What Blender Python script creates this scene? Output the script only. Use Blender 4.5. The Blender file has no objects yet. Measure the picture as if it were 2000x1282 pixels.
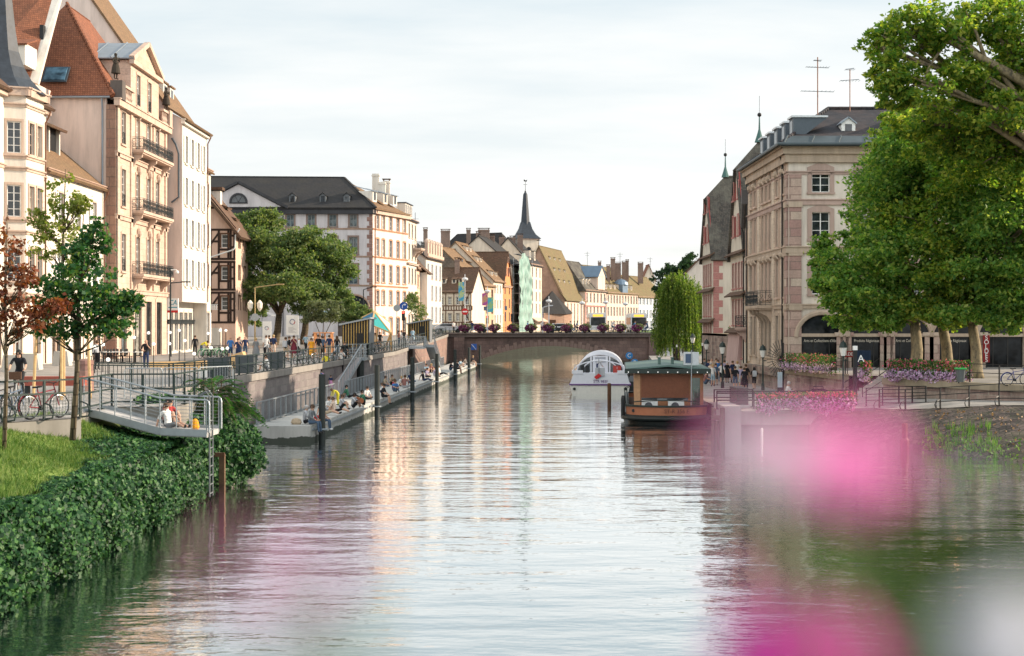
import bpy, math, random
import numpy as np
from mathutils import Vector, Matrix
random.seed(7); RNG = np.random.default_rng(11)
SC = bpy.context.scene; COL = SC.collection
F, CX, HY, CZ = 2778.0, 1000.0, 635.0, 5.8          # lens in photo pixels, picture centre, horizon row, eye height
def X(px, d): return (px - CX) / F * d
def Z(py, d): return CZ - (py - HY) / F * d
def W(px, py, d): return Vector((X(px, d), d, Z(py, d)))
R = math.radians
def frame(p, q=None, th=0.0):
 if q is not None: th = math.atan2(q[1] - p[1], q[0] - p[0])
 z = p[2] if len(p) > 2 else 0.0
 return Matrix.Translation((p[0], p[1], z)) @ Matrix.Rotation(th, 4, 'Z')
# ------------------------------------------------------------------ materials
def newmat(name):
 m = bpy.data.materials.new(name); m.use_nodes = True
 nt = m.node_tree; return m, nt, nt.nodes['Principled BSDF']
def N(nt, t, **kw):
 n = nt.nodes.new(t)
 for k, v in kw.items():
  if k.startswith('i_'):
   n.inputs[k[2:].replace('_', ' ')].default_value = v
  else: setattr(n, k, v)
 return n
def rgb(c): return (c[0], c[1], c[2], 1.0)
def ramp(nt, fac, stops):
 r = N(nt, 'ShaderNodeValToRGB'); e = r.color_ramp.elements
 while len(e) < len(stops): e.new(0.5)
 for i, (p, c) in enumerate(stops): e[i].position = p; e[i].color = rgb(c)
 nt.links.new(fac, r.inputs[0]); return r.outputs[0]
def mixc(nt, fac, a, b, blend='MIX'):
 n = N(nt, 'ShaderNodeMix', data_type='RGBA', blend_type=blend)
 for s, v in ((0, fac), (6, a), (7, b)):
  if hasattr(v, 'node'): nt.links.new(v, n.inputs[s])
  elif s == 0: n.inputs[0].default_value = v
  else: n.inputs[s].default_value = rgb(v)
 return n.outputs[2]
def noise(nt, vec, scale, detail=4, rough=0.6):
 n = N(nt, 'ShaderNodeTexNoise'); n.inputs['Scale'].default_value = scale
 n.inputs['Detail'].default_value = detail; n.inputs['Roughness'].default_value = rough
 if vec is not None: nt.links.new(vec, n.inputs['Vector'])
 return n.outputs[0]
def objvec(nt, scale=(1, 1, 1)):
 t = N(nt, 'ShaderNodeTexCoord'); m = N(nt, 'ShaderNodeMapping'); m.inputs['Scale'].default_value = scale
 nt.links.new(t.outputs['Object'], m.inputs[0]); return m.outputs[0]
def uvz(nt):
 """wall coordinates: (x + y, z) of the object, so courses stay level on every face"""
 t = N(nt, 'ShaderNodeTexCoord'); s = N(nt, 'ShaderNodeSeparateXYZ'); nt.links.new(t.outputs['Object'], s.inputs[0])
 a = N(nt, 'ShaderNodeMath', operation='ADD'); nt.links.new(s.outputs[0], a.inputs[0]); nt.links.new(s.outputs[1], a.inputs[1])
 c = N(nt, 'ShaderNodeCombineXYZ'); nt.links.new(a.outputs[0], c.inputs[0]); nt.links.new(s.outputs[2], c.inputs[1])
 return c.outputs[0]
def bump(nt, b, h, strength=0.3, dist=0.02):
 n = N(nt, 'ShaderNodeBump'); n.inputs['Strength'].default_value = strength; n.inputs['Distance'].default_value = dist
 nt.links.new(h, n.inputs['Height']); nt.links.new(n.outputs[0], b.inputs['Normal'])
MC = {}
def M(name, col, rough=0.7, var=0.12, scale=6.0, metal=0.0, bmp=0.0, spec=0.3):
 if name in MC: return MC[name]
 m, nt, b = newmat(name)
 b.inputs['Roughness'].default_value = rough; b.inputs['Metallic'].default_value = metal
 b.inputs['Specular IOR Level'].default_value = spec
 if var > 0:
  f = noise(nt, objvec(nt), scale)
  c = ramp(nt, f, [(0.25, [x * (1 - var) for x in col]), (0.75, [min(1, x * (1 + var)) for x in col])])
  nt.links.new(c, b.inputs['Base Color'])
  if bmp: bump(nt, b, f, bmp, 0.03)
 else: b.inputs['Base Color'].default_value = rgb(col)
 MC[name] = m; return m
def plaster(name, col, stain=0.25):
 if name in MC: return MC[name]
 m, nt, b = newmat(name); b.inputs['Roughness'].default_value = 0.9; b.inputs['Specular IOR Level'].default_value = 0.15
 f1 = noise(nt, objvec(nt, (0.35, 0.35, 0.18)), 1.0, 6, 0.65)
 f2 = noise(nt, objvec(nt, (1.6, 1.6, 0.25)), 1.0, 5, 0.7)
 f3 = noise(nt, objvec(nt), 9.0, 3)
 dark = [x * (1 - stain) for x in col]
 c = ramp(nt, f1, [(0.3, dark), (0.62, col)])
 c = mixc(nt, 0.5, c, ramp(nt, f2, [(0.35, [x * 0.62 for x in col]), (0.58, col)]))
 nt.links.new(c, b.inputs['Base Color']); bump(nt, b, f3, 0.25, 0.01)
 MC[name] = m; return m
def masonry(name, c1, c2, mortar, bw=0.7, bh=0.35, ms=0.012, stain=(0.05, 0.06, 0.05), amt=0.35, bias=0.0):
 if name in MC: return MC[name]
 m, nt, b = newmat(name); b.inputs['Roughness'].default_value = 0.9; b.inputs['Specular IOR Level'].default_value = 0.15
 v = uvz(nt); k = N(nt, 'ShaderNodeTexBrick'); nt.links.new(v, k.inputs['Vector'])
 k.inputs['Color1'].default_value = rgb(c1); k.inputs['Color2'].default_value = rgb(c2); k.inputs['Mortar'].default_value = rgb(mortar)
 k.inputs['Scale'].default_value = 1.0; k.inputs['Brick Width'].default_value = bw; k.inputs['Row Height'].default_value = bh
 k.inputs['Mortar Size'].default_value = ms; k.inputs['Bias'].default_value = bias
 f = noise(nt, objvec(nt, (0.5, 0.5, 0.25)), 1.0, 7, 0.7)
 fs = ramp(nt, f, [(0.42, (0, 0, 0)), (0.7, (amt, amt, amt))])
 c = mixc(nt, fs, k.outputs['Color'], stain)
 f2 = noise(nt, objvec(nt), 7.0, 4)
 c = mixc(nt, 0.5, c, mixc(nt, 1.0, c, ramp(nt, f2, [(0.3, (0.6, 0.6, 0.6)), (0.7, (1.15, 1.15, 1.15))]), 'MULTIPLY'))
 nt.links.new(c, b.inputs['Base Color']); bump(nt, b, k.outputs['Fac'], 0.6, -0.02)
 MC[name] = m; return m
def tide(m, top=0.45, col=(0.03, 0.04, 0.028)):
 """wet, algae dark band where the masonry meets the river"""
 nt = m.node_tree; b = nt.nodes['Principled BSDF']; src = b.inputs['Base Color'].links[0].from_socket
 g = N(nt, 'ShaderNodeNewGeometry'); s = N(nt, 'ShaderNodeSeparateXYZ'); nt.links.new(g.outputs['Position'], s.inputs[0])
 a = N(nt, 'ShaderNodeMath', operation='MULTIPLY_ADD'); nt.links.new(noise(nt, objvec(nt), 1.7, 5), a.inputs[0]); a.inputs[1].default_value = -0.5; nt.links.new(s.outputs[2], a.inputs[2])
 f = ramp(nt, a.outputs[0], [(0.0, (.9,) * 3), (max(0.01, top - 0.25), (0,) * 3)])
 nt.links.new(mixc(nt, f, src, col), b.inputs['Base Color']); return m
def tiles(name, c1, c2, bw=0.19, bh=0.17, moss=(0.09, 0.09, 0.05), amt=0.4):
 if name in MC: return MC[name]
 m, nt, b = newmat(name); b.inputs['Roughness'].default_value = 0.85; b.inputs['Specular IOR Level'].default_value = 0.25
 v = uvz(nt); k = N(nt, 'ShaderNodeTexBrick'); nt.links.new(v, k.inputs['Vector'])
 k.inputs['Color1'].default_value = rgb(c1); k.inputs['Color2'].default_value = rgb(c2); k.inputs['Mortar'].default_value = rgb([x * 0.35 for x in c1])
 k.inputs['Scale'].default_value = 1.0; k.inputs['Brick Width'].default_value = bw; k.inputs['Row Height'].default_value = bh
 k.inputs['Mortar Size'].default_value = 0.016
 f = noise(nt, objvec(nt, (0.4, 0.4, 0.4)), 1.0, 7, 0.7)
 c = mixc(nt, ramp(nt, f, [(0.45, (0, 0, 0)), (0.7, (amt, amt, amt))]), k.outputs['Color'], moss)
 f2 = noise(nt, objvec(nt), 3.0, 5, 0.75)
 c = mixc(nt, 0.6, c, mixc(nt, 1.0, c, ramp(nt, f2, [(0.3, (0.55, 0.55, 0.55)), (0.7, (1.3, 1.3, 1.3))]), 'MULTIPLY'))
 nt.links.new(c, b.inputs['Base Color'])
 w = N(nt, 'ShaderNodeTexWave', wave_type='BANDS', bands_direction='Y', wave_profile='SAW'); nt.links.new(v, w.inputs['Vector'])
 w.inputs['Scale'].default_value = 0.314 / bh / 1.0; w.inputs['Distortion'].default_value = 0.15
 bump(nt, b, w.outputs[0], 0.5, 0.03)
 MC[name] = m; return m
def glass(name='window_glass', col=(0.025, 0.03, 0.035), rough=0.06):
 if name in MC: return MC[name]
 m, nt, b = newmat(name); b.inputs['Roughness'].default_value = rough; b.inputs['IOR'].default_value = 1.6
 f = noise(nt, objvec(nt), 1.3, 2)
 nt.links.new(ramp(nt, f, [(0.35, [x * 0.5 for x in col]), (0.65, [x * 1.8 for x in col])]), b.inputs['Base Color'])
 f2 = noise(nt, objvec(nt), 0.9, 1); bump(nt, b, f2, 0.15, 0.05)
 MC[name] = m; return m
def leafmat(name, cols, trans=0.35, rough=0.55, spec=0.3):
 if name in MC: return MC[name]
 m, nt, b = newmat(name); b.inputs['Roughness'].default_value = rough; b.inputs['Specular IOR Level'].default_value = spec
 g = N(nt, 'ShaderNodeNewGeometry')
 k = len(cols) - 1
 c = ramp(nt, g.outputs['Random Per Island'], [(i / k, cc) for i, cc in enumerate(cols)])
 nt.links.new(c, b.inputs['Base Color'])
 t = N(nt, 'ShaderNodeBsdfTranslucent')
 ct = mixc(nt, 1.0, c, (1.25, 1.35, 0.55), 'MULTIPLY'); nt.links.new(ct, t.inputs[0])
 mx = N(nt, 'ShaderNodeMixShader'); mx.inputs[0].default_value = trans
 nt.links.new(b.outputs[0], mx.inputs[1]); nt.links.new(t.outputs[0], mx.inputs[2])
 nt.links.new(mx.outputs[0], nt.nodes['Material Output'].inputs[0])
 MC[name] = m; return m
def emit(name, col, s):
 if name in MC: return MC[name]
 m, nt, b = newmat(name); b.inputs['Base Color'].default_value = rgb(col)
 b.inputs['Emission Color'].default_value = rgb(col); b.inputs['Emission Strength'].default_value = s
 MC[name] = m; return m
# ------------------------------------------------------------------ objects
def tag(o, label=None, cat=None, group=None, kind=None):
 if label: o['label'] = label
 if cat: o['category'] = cat
 if group: o['group'] = group
 if kind: o['kind'] = kind
 return o
def thing(name, label, cat, loc=(0, 0, 0), rz=0.0, group=None):
 o = bpy.data.objects.new(name, None); COL.objects.link(o); o.location = loc; o.rotation_euler.z = rz
 o.empty_display_size = 0.3
 return tag(o, label, cat, group)
def kids(o): return [c for c in COL.objects if c.parent is o]
def dup(o, loc=None, rz=None, label=None, parent=None, scale=None):
 c = o.copy(); COL.objects.link(c); c.parent = parent
 if loc is not None: c.location = loc
 if rz is not None: c.rotation_euler.z = rz
 if label: c['label'] = label
 if scale: c.scale = (scale,) * 3
 for ch in list(o.children): dup(ch, parent=c)
 return c
class MB:
 def __init__(s, fr=None): s.v, s.f, s.m, s.F = [], [], [], fr
 def add(s, vs, fs, mi=0):
  o = len(s.v)
  if s.F is not None: vs = [s.F @ Vector(p) for p in vs]
  s.v += [tuple(p) for p in vs]; s.f += [tuple(o + i for i in f) for f in fs]; s.m += [mi] * len(fs); return s
 def box(s, x0, x1, y0, y1, z0, z1, mi=0):
  return s.add([(x0, y0, z0), (x1, y0, z0), (x1, y1, z0), (x0, y1, z0), (x0, y0, z1), (x1, y0, z1), (x1, y1, z1), (x0, y1, z1)],
      [(3, 2, 1, 0), (4, 5, 6, 7), (0, 1, 5, 4), (1, 2, 6, 5), (2, 3, 7, 6), (3, 0, 4, 7)], mi)
 def poly(s, pts, mi=0): return s.add(pts, [tuple(range(len(pts)))], mi)
 def ext(s, pts, vec, mi=0):
  """a polygon pushed along vec: closed prism"""
  n = len(pts); vec = Vector(vec); a = [Vector(p) for p in pts]; b = [p + vec for p in a]
  return s.add(a + b, [tuple(range(n)), tuple(range(2 * n - 1, n - 1, -1))] + [(i, i + n, (i + 1) % n + n, (i + 1) % n) for i in range(n)], mi)
 def slab(s, pts, t=0.2, mi=0):
  a, b, c = (Vector(p) for p in pts[:3]); n = (b - a).cross(c - a).normalized()
  if n.z < 0: n = -n
  return s.ext(pts, -n * t, mi)
 def bar(s, p, q, w=0.06, h=None, mi=0, up=(0, 0, 1)):
  p, q = Vector(p), Vector(q); d = (q - p); h = h or w
  if d.length < 1e-6: return s
  d.normalize(); u = Vector(up)
  if abs(d.dot(u)) > 0.98: u = Vector((0, 1, 0))
  a = d.cross(u).normalized() * w / 2; b = a.cross(d).normalized() * h / 2
  vs = [p - a - b, p + a - b, p + a + b, p - a + b, q - a - b, q + a - b, q + a + b, q - a + b]
  return s.add(vs, [(0, 1, 2, 3), (7, 6, 5, 4), (0, 4, 5, 1), (1, 5, 6, 2), (2, 6, 7, 3), (3, 7, 4, 0)], mi)
 def tube(s, pts, rs, n=8, mi=0):
  pts = [Vector(p) for p in pts]
  if not hasattr(rs, '__len__'): rs = [rs] * len(pts)
  vs, fs = [], []; a = None
  for i, p in enumerate(pts):
   d = (pts[min(i + 1, len(pts) - 1)] - pts[max(i - 1, 0)]).normalized()
   if a is None: a = d.orthogonal().normalized()
   else: a = (a - d * a.dot(d)).normalized()
   b = d.cross(a)
   for k in range(n):
    t = 2 * math.pi * k / n; vs.append(p + (a * math.cos(t) + b * math.sin(t)) * rs[i])
  for i in range(len(pts) - 1):
   for k in range(n): fs.append((i * n + k, i * n + (k + 1) % n, (i + 1) * n + (k + 1) % n, (i + 1) * n + k))
  fs += [tuple(range(n - 1, -1, -1)), tuple(range((len(pts) - 1) * n, len(pts) * n))]
  return s.add(vs, fs, mi)
 def lathe(s, prof, c=(0, 0, 0), n=12, mi=0, sx=1, sy=1):
  vs, fs = [], []
  for r, z in prof:
   for k in range(n):
    t = 2 * math.pi * k / n; vs.append((c[0] + r * sx * math.cos(t), c[1] + r * sy * math.sin(t), c[2] + z))
  for i in range(len(prof) - 1):
   for k in range(n): fs.append((i * n + k, i * n + (k + 1) % n, (i + 1) * n + (k + 1) % n, (i + 1) * n + k))
  fs += [tuple(range(n - 1, -1, -1)), tuple(range((len(prof) - 1) * n, len(prof) * n))]
  return s.add(vs, fs, mi)
 def ball(s, c, r, n=10, mi=0, sz=1.0):
  k = max(4, n // 2 + 1)
  return s.lathe([(max(1e-4, r * math.sin(math.pi * i / k)), -r * sz * math.cos(math.pi * i / k)) for i in range(k + 1)], c, n, mi)
 def torus(s, c, R0, r, ax='y', n=20, m=6, mi=0, a0=0, a1=2 * math.pi):
  pts = []
  for i in range(n + 1):
   t = a0 + (a1 - a0) * i / n; u, v = R0 * math.cos(t), R0 * math.sin(t)
   pts.append({'y': (c[0] + u, c[1], c[2] + v), 'x': (c[0], c[1] + u, c[2] + v), 'z': (c[0] + u, c[1] + v, c[2])}[ax])
  return s.tube(pts, r, m, mi)
 def build(s, name, mats, parent=None, loc=None, smooth=False):
  off = Vector((0, 0, 0)); p = parent
  while p is not None: off += p.location; p = p.parent
  if loc is not None: off = off + Vector(loc)
  me = bpy.data.meshes.new(name)
  me.from_pydata([(v[0] - off.x, v[1] - off.y, v[2] - off.z) for v in s.v], [], s.f)
  if not isinstance(mats, (list, tuple)): mats = [mats]
  for m in mats: me.materials.append(m)
  if len(mats) > 1: me.polygons.foreach_set('material_index', s.m)
  if smooth: me.polygons.foreach_set('use_smooth', [True] * len(me.polygons))
  me.update()
  o = bpy.data.objects.new(name, me); COL.objects.link(o); o.parent = parent
  if loc is not None: o.location = loc
  return o
def npmesh(name, verts, faces, mats, parent=None, off=(0, 0, 0), mi=None, smooth=False):
 """verts (n,3), faces (m,k) arrays"""
 me = bpy.data.meshes.new(name); n, m, k = len(verts), len(faces), faces.shape[1]
 o3 = np.array(off, float); p = parent
 while p is not None: o3 = o3 + np.array(p.location); p = p.parent
 me.vertices.add(n); me.vertices.foreach_set('co', (verts - o3).astype(np.float32).ravel())
 me.loops.add(m * k); me.loops.foreach_set('vertex_index', faces.astype(np.int32).ravel())
 me.polygons.add(m); me.polygons.foreach_set('loop_start', np.arange(0, m * k, k, dtype=np.int32))
 if not isinstance(mats, (list, tuple)): mats = [mats]
 for q in mats: me.materials.append(q)
 if mi is not None: me.polygons.foreach_set('material_index', mi.astype(np.int32))
 if smooth: me.polygons.foreach_set('use_smooth', np.ones(m, bool))
 me.update(calc_edges=True); me.validate()
 o = bpy.data.objects.new(name, me); COL.objects.link(o); o.parent = parent
 if any(off): o.location = off
 return o
def grid(name, fn, nu, nv, mat, parent=None, smooth=True):
 vs = np.array([fn(u / nu, v / nv) for v in range(nv + 1) for u in range(nu + 1)], float)
 i = np.arange(nu * nv); a = (i // nu) * (nu + 1) + i % nu
 return npmesh(name, vs, np.stack([a, a + 1, a + nu + 2, a + nu + 1], 1), mat, parent, smooth=smooth)
def leaves(name, c, size, mats, parent=None, upb=0.5, asp=0.65, jit=0.35, nrm=None, droop=None, mi=None):
 """one little folded rhombus per centre"""
 n = len(c); nr = RNG.normal(size=(n, 3))
 if nrm is not None: nr = nr * 0.55 + nrm
 else: nr[:, 2] += upb * 2
 nr /= np.linalg.norm(nr, axis=1)[:, None]
 t = RNG.normal(size=(n, 3))
 if droop is not None: t = t * 0.35 + np.array(droop)
 t -= nr * (t * nr).sum(1)[:, None]; t /= np.linalg.norm(t, axis=1)[:, None]
 b = np.cross(nr, t); s = size * (1 + RNG.uniform(-jit, jit, n))[:, None]
 v = np.stack([c - t * s * 0.5, c + b * s * asp * 0.5 + nr * s * 0.12, c + t * s * 0.55, c - b * s * asp * 0.5 + nr * s * 0.12], 1).reshape(-1, 3)
 return npmesh(name, v, np.arange(4 * n).reshape(n, 4), mats, parent, mi=mi)
def clumps(blobs, n, per=40, spread=0.22, shell=0.55):
 """leaf centres in ragged clumps: each ellipsoid (centre, radii) carries smaller lobes with gaps between them"""
 full = []
 for c, r in blobs:
  full.append((np.array(c, float), np.array(r, float) * 0.68, 0.6)); m = max(1e-3, float(np.prod(r)) ** (1 / 3))
  for i in range(17):
   d = RNG.normal(size=3); d /= np.linalg.norm(d); q = RNG.uniform(0.18, 0.42)
   full.append((np.array(c) + d * np.array(r) * RNG.uniform(0.7, 1.18), np.array(r) * q * np.array([1, 1, .8]), 0.3))
 vol = np.array([np.prod(b[1]) ** 0.62 for b in full]); vol /= vol.sum(); out = []
 for (c, r, sh), w in zip(full, vol):
  k = max(2, int(n * w / per)); d = RNG.normal(size=(k, 3)); d /= np.linalg.norm(d, axis=1)[:, None]
  rad = sh + (1.12 - sh) * RNG.random(k) ** 0.8
  cc = c + d * rad[:, None] * r
  sp = spread * (np.prod(r) ** (1 / 3)) * RNG.uniform(0.6, 1.5, k) + 0.07
  out.append(np.repeat(cc, per, 0) + RNG.normal(size=(k * per, 3)) * np.repeat(sp, per)[:, None] * np.array([1, 1, 0.7]))
 return np.concatenate(out)
def tree(name, label, cat, base, blobs, n, leaf, lm, bark, r0, group=None, per=40, spread=0.2, fork=None, upb=0.5, shell=0.55, extra=()):
 t = thing(name, label, cat, base, 0, group); b = Vector(base); k = MB()
 fork = Vector(fork) if fork else b + Vector((0, 0, 2.5))
 mid = b.lerp(fork, 0.5) + Vector((r0 * 0.3, 0, 0))
 k.tube([b, b + (mid - b) * 0.25, mid, fork], [r0 * 1.25, r0, r0 * 0.88, r0 * 0.75], 10)
 for c, rr in blobs:
  c = Vector(c); m = fork.lerp(c, 0.5) + Vector((RNG.uniform(-.1, .1), RNG.uniform(-.1, .1), 0.1)) * (c - fork).length
  k.tube([fork - Vector((0, 0, r0 * 0.3)), m, c], [r0 * 0.55, r0 * 0.33, r0 * 0.1], 6)
  for q in range(5):
   d = Vector(RNG.normal(size=3)).normalized(); e = c + Vector((d.x * rr[0], d.y * rr[1], d.z * rr[2])) * 0.8
   k.tube([m.lerp(c, RNG.uniform(0, .8)), c.lerp(e, 0.5) + Vector((0, 0, .1)), e], [r0 * 0.2, r0 * 0.11, r0 * 0.03], 5)
 for pts, rs in extra: k.tube(pts, rs, 7)
 k.build('trunk', bark, t, smooth=True)
 leaves('crown', clumps(blobs, n, per, spread, shell), leaf, lm, t, upb)
 return t
def curve_text(s, size, mat, parent, loc, rot, ext=0.004, align='CENTER', name='lettering', sx=1.0, shear=0.0):
 cu = bpy.data.curves.new(name, 'FONT'); cu.body = s; cu.size = size; cu.extrude = ext; cu.align_x = align; cu.align_y = 'CENTER'; cu.shear = shear
 o = bpy.data.objects.new(name, cu); COL.objects.link(o); bpy.context.view_layer.update()
 me = bpy.data.meshes.new_from_object(o.evaluated_get(bpy.context.evaluated_depsgraph_get())); bpy.data.objects.remove(o); me.materials.clear(); me.materials.append(mat)
 o = bpy.data.objects.new(name, me); COL.objects.link(o); o.parent = parent
 off = Vector((0, 0, 0)); p = parent
 while p is not None: off += p.location; p = p.parent
 o.location = Vector(loc) - off; o.rotation_euler = rot; o.scale = (sx, 1, 1); return o
# ------------------------------------------------------------------ camera, light, sky
cam = bpy.data.cameras.new('camera'); co = bpy.data.objects.new('camera', cam); COL.objects.link(co); SC.camera = co
co.location = (0, 0, CZ); co.rotation_euler = (R(90), 0, 0)
cam.sensor_width = 36; cam.lens = 36 * F / 2000; cam.shift_y = -6 / 2000; cam.clip_start = 0.05; cam.clip_end = 3000
cam.dof.use_dof = True; cam.dof.focus_distance = 95; cam.dof.aperture_fstop = 50 / 26.0
SUN_EL, SUN_AZ = 21.0, 78.0            # azimuth clockwise from +Y: the sun stands to the right, a little ahead
sd = Vector((math.sin(R(SUN_AZ)) * math.cos(R(SUN_EL)), math.cos(R(SUN_AZ)) * math.cos(R(SUN_EL)), math.sin(R(SUN_EL))))
sl = bpy.data.lights.new('sun', 'SUN'); sl.energy = 4.5; sl.angle = R(0.5); sl.color = (1.0, 0.83, 0.64)
so = bpy.data.objects.new('sun', sl); COL.objects.link(so); so.rotation_euler = sd.to_track_quat('Z', 'Y').to_euler(); so.location = (60, 20, 60)
w = bpy.data.worlds.new('World'); SC.world = w; w.use_nodes = True; nt = w.node_tree
bg = nt.nodes['Background']; bg.inputs[1].default_value = 0.12
sk = N(nt, 'ShaderNodeTexSky', sky_type='NISHITA', sun_disc=False, sun_elevation=R(SUN_EL), sun_rotation=R(SUN_AZ), altitude=200, air_density=1.0, dust_density=2.0, ozone_density=1.0)
tc = N(nt, 'ShaderNodeTexCoord'); sp = N(nt, 'ShaderNodeSeparateXYZ'); nt.links.new(tc.outputs['Generated'], sp.inputs[0])
hz = N(nt, 'ShaderNodeMath', operation='ADD'); nt.links.new(sp.outputs[2], hz.inputs[0]); hz.inputs[1].default_value = 0.12
dv = N(nt, 'ShaderNodeVectorMath', operation='DIVIDE'); nt.links.new(tc.outputs['Generated'], dv.inputs[0])
cb = N(nt, 'ShaderNodeCombineXYZ')
for i in range(3): nt.links.new(hz.outputs[0], cb.inputs[i])
nt.links.new(cb.outputs[0], dv.inputs[1])
mp = N(nt, 'ShaderNodeMapping'); mp.inputs['Scale'].default_value = (0.5, 1.0, 0.0); mp.inputs['Rotation'].default_value = (0, 0, R(-24)); mp.inputs['Location'].default_value = (2.6, 0.1, 0)
nt.links.new(dv.outputs[0], mp.inputs[0])
cn = noise(nt, mp.outputs[0], 0.75, 9, 0.56)
cf = ramp(nt, cn, [(0.43, (0.0,) * 3), (0.62, (1.0,) * 3)])
hor = ramp(nt, sp.outputs[2], [(0.0, (4.8, 4.78, 4.6)), (0.10, (4.5, 4.68, 4.68)), (0.26, (3.7, 4.2, 4.4)), (1.0, (3.7, 4.2, 4.5))])
veil = mixc(nt, 0.9, sk.outputs[0], hor)
c2 = mixc(nt, cf, veil, (5.15, 5.15, 5.05))
bf = N(nt, 'ShaderNodeMath', operation='MULTIPLY_ADD'); nt.links.new(sp.outputs[1], bf.inputs[0]); bf.inputs[1].default_value = -0.6; bf.inputs[2].default_value = 1.22  # brightens the unseen sky behind and overhead, added as fill light
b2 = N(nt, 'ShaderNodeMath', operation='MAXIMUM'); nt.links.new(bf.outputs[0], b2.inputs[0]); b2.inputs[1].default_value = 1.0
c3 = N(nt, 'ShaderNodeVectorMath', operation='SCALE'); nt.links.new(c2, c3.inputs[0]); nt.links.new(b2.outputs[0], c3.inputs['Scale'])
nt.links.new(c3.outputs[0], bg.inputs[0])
vs_ = SC.view_settings; vs_.view_transform = 'Standard'; vs_.look = 'None'; vs_.exposure = 0.8; vs_.gamma = 1.0
SC.cycles.use_denoising = True
SC.cycles.max_bounces = 6; SC.cycles.transparent_max_bounces = 6; SC.cycles.caustics_reflective = False; SC.cycles.caustics_refractive = False
SC.cycles.sample_clamp_indirect = 6.0
# ------------------------------------------------------------------ shared materials
STONE = plaster('pale_sandstone', (0.50, 0.40, 0.31), 0.3)
PINKSTONE = masonry('pink_sandstone', (0.36, 0.21, 0.17), (0.25, 0.14, 0.12), (0.22, 0.16, 0.13), 0.8, 0.42)
WHITE = M('white_paint', (0.78, 0.77, 0.74), 0.55, 0.05)
GLASS = glass()
IRON = M('dark_iron', (0.018, 0.024, 0.026), 0.5, 0.2)
GALV = M('galvanised_steel', (0.30, 0.33, 0.35), 0.5, 0.12, 4, 0.7)
GREENIRON = M('green_black_iron', (0.02, 0.035, 0.032), 0.5, 0.2)
ASPH = M('paving', (0.24, 0.23, 0.22), 0.92, 0.2, 3, 0, 0.2)
CONC = plaster('pale_concrete', (0.50, 0.49, 0.46), 0.22)
WOODL = M('pale_wood', (0.55, 0.36, 0.17), 0.7, 0.2, 5)
WOODD = M('dark_wood', (0.10, 0.045, 0.022), 0.6, 0.3, 4)
BARK = masonry('bark', (0.20, 0.155, 0.10), (0.10, 0.075, 0.05), (0.06, 0.045, 0.03), 0.12, 0.3, 0.02)
ZINC = M('zinc', (0.25, 0.29, 0.33), 0.45, 0.12, 1.2, 0.4)
BLACK = M('black_paint', (0.012, 0.013, 0.014), 0.5, 0.1)
# ------------------------------------------------------------------ water
def water_mat():
 m, nt, b = newmat('river_water')
 b.inputs['Base Color'].default_value = (0.008, 0.026, 0.025, 1); b.inputs['Roughness'].default_value = 0.06
 t = N(nt, 'ShaderNodeTexCoord')
 def mp(sx, sy, rot=0):
  q = N(nt, 'ShaderNodeMapping'); q.inputs['Scale'].default_value = (sx, sy, 1); q.inputs['Rotation'].default_value = (0, 0, R(rot))
  nt.links.new(t.outputs['Object'], q.inputs[0]); return q.outputs[0]
 def op(o, a, k):
  q = N(nt, 'ShaderNodeMath', operation=o); nt.links.new(a, q.inputs[0])
  if hasattr(k, 'node'): nt.links.new(k, q.inputs[1])
  else: q.inputs[1].default_value = k
  return q.outputs[0]
 f1 = noise(nt, mp(0.24, 0.55, 10), 1.0, 2, 0.5); f2 = noise(nt, mp(0.95, 2.3, -6), 1.0, 3, 0.55); f3 = noise(nt, mp(2.4, 5.5, 9), 1.0, 2, 0.5)
 patch = ramp(nt, noise(nt, mp(0.07, 0.03, 20), 1.0, 4), [(0.36, (0.3,) * 3), (0.64, (1.0,) * 3)])
 h = op('ADD', op('MULTIPLY', f1, 0.062), op('MULTIPLY', op('ADD', op('MULTIPLY', f2, 0.023), op('MULTIPLY', f3, 0.010)), patch))
 bp = N(nt, 'ShaderNodeBump'); bp.inputs['Strength'].default_value = 1.0; bp.inputs['Distance'].default_value = 1.0
 nt.links.new(h, bp.inputs['Height']); nt.links.new(bp.outputs[0], b.inputs['Normal'])
 lw = N(nt, 'ShaderNodeLayerWeight'); lw.inputs[0].default_value = 0.5; nt.links.new(bp.outputs[0], lw.inputs['Normal'])
 fac = ramp(nt, lw.outputs['Facing'], [(0.0, (0.04,) * 3), (0.45, (0.10,) * 3), (0.68, (0.42,) * 3), (0.80, (0.70,) * 3), (0.90, (0.97,) * 3)])
 g = N(nt, 'ShaderNodeBsdfGlossy'); g.inputs['Roughness'].default_value = 0.02; g.inputs[0].default_value = (0.97, 0.985, 0.985, 1); nt.links.new(bp.outputs[0], g.inputs['Normal'])
 mx = N(nt, 'ShaderNodeMixShader'); nt.links.new(fac, mx.inputs[0]); nt.links.new(b.outputs[0], mx.inputs[1]); nt.links.new(g.outputs[0], mx.inputs[2])
 nt.links.new(mx.outputs[0], nt.nodes['Material Output'].inputs[0]); return m
q = MB(); q.poly([(-80, -12, 0), (80, -12, 0), (80, 420, 0), (-80, 420, 0)])
tag(q.build('river', water_mat()), 'calm rippled river reflecting the bright sky', kind='structure')
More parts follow.
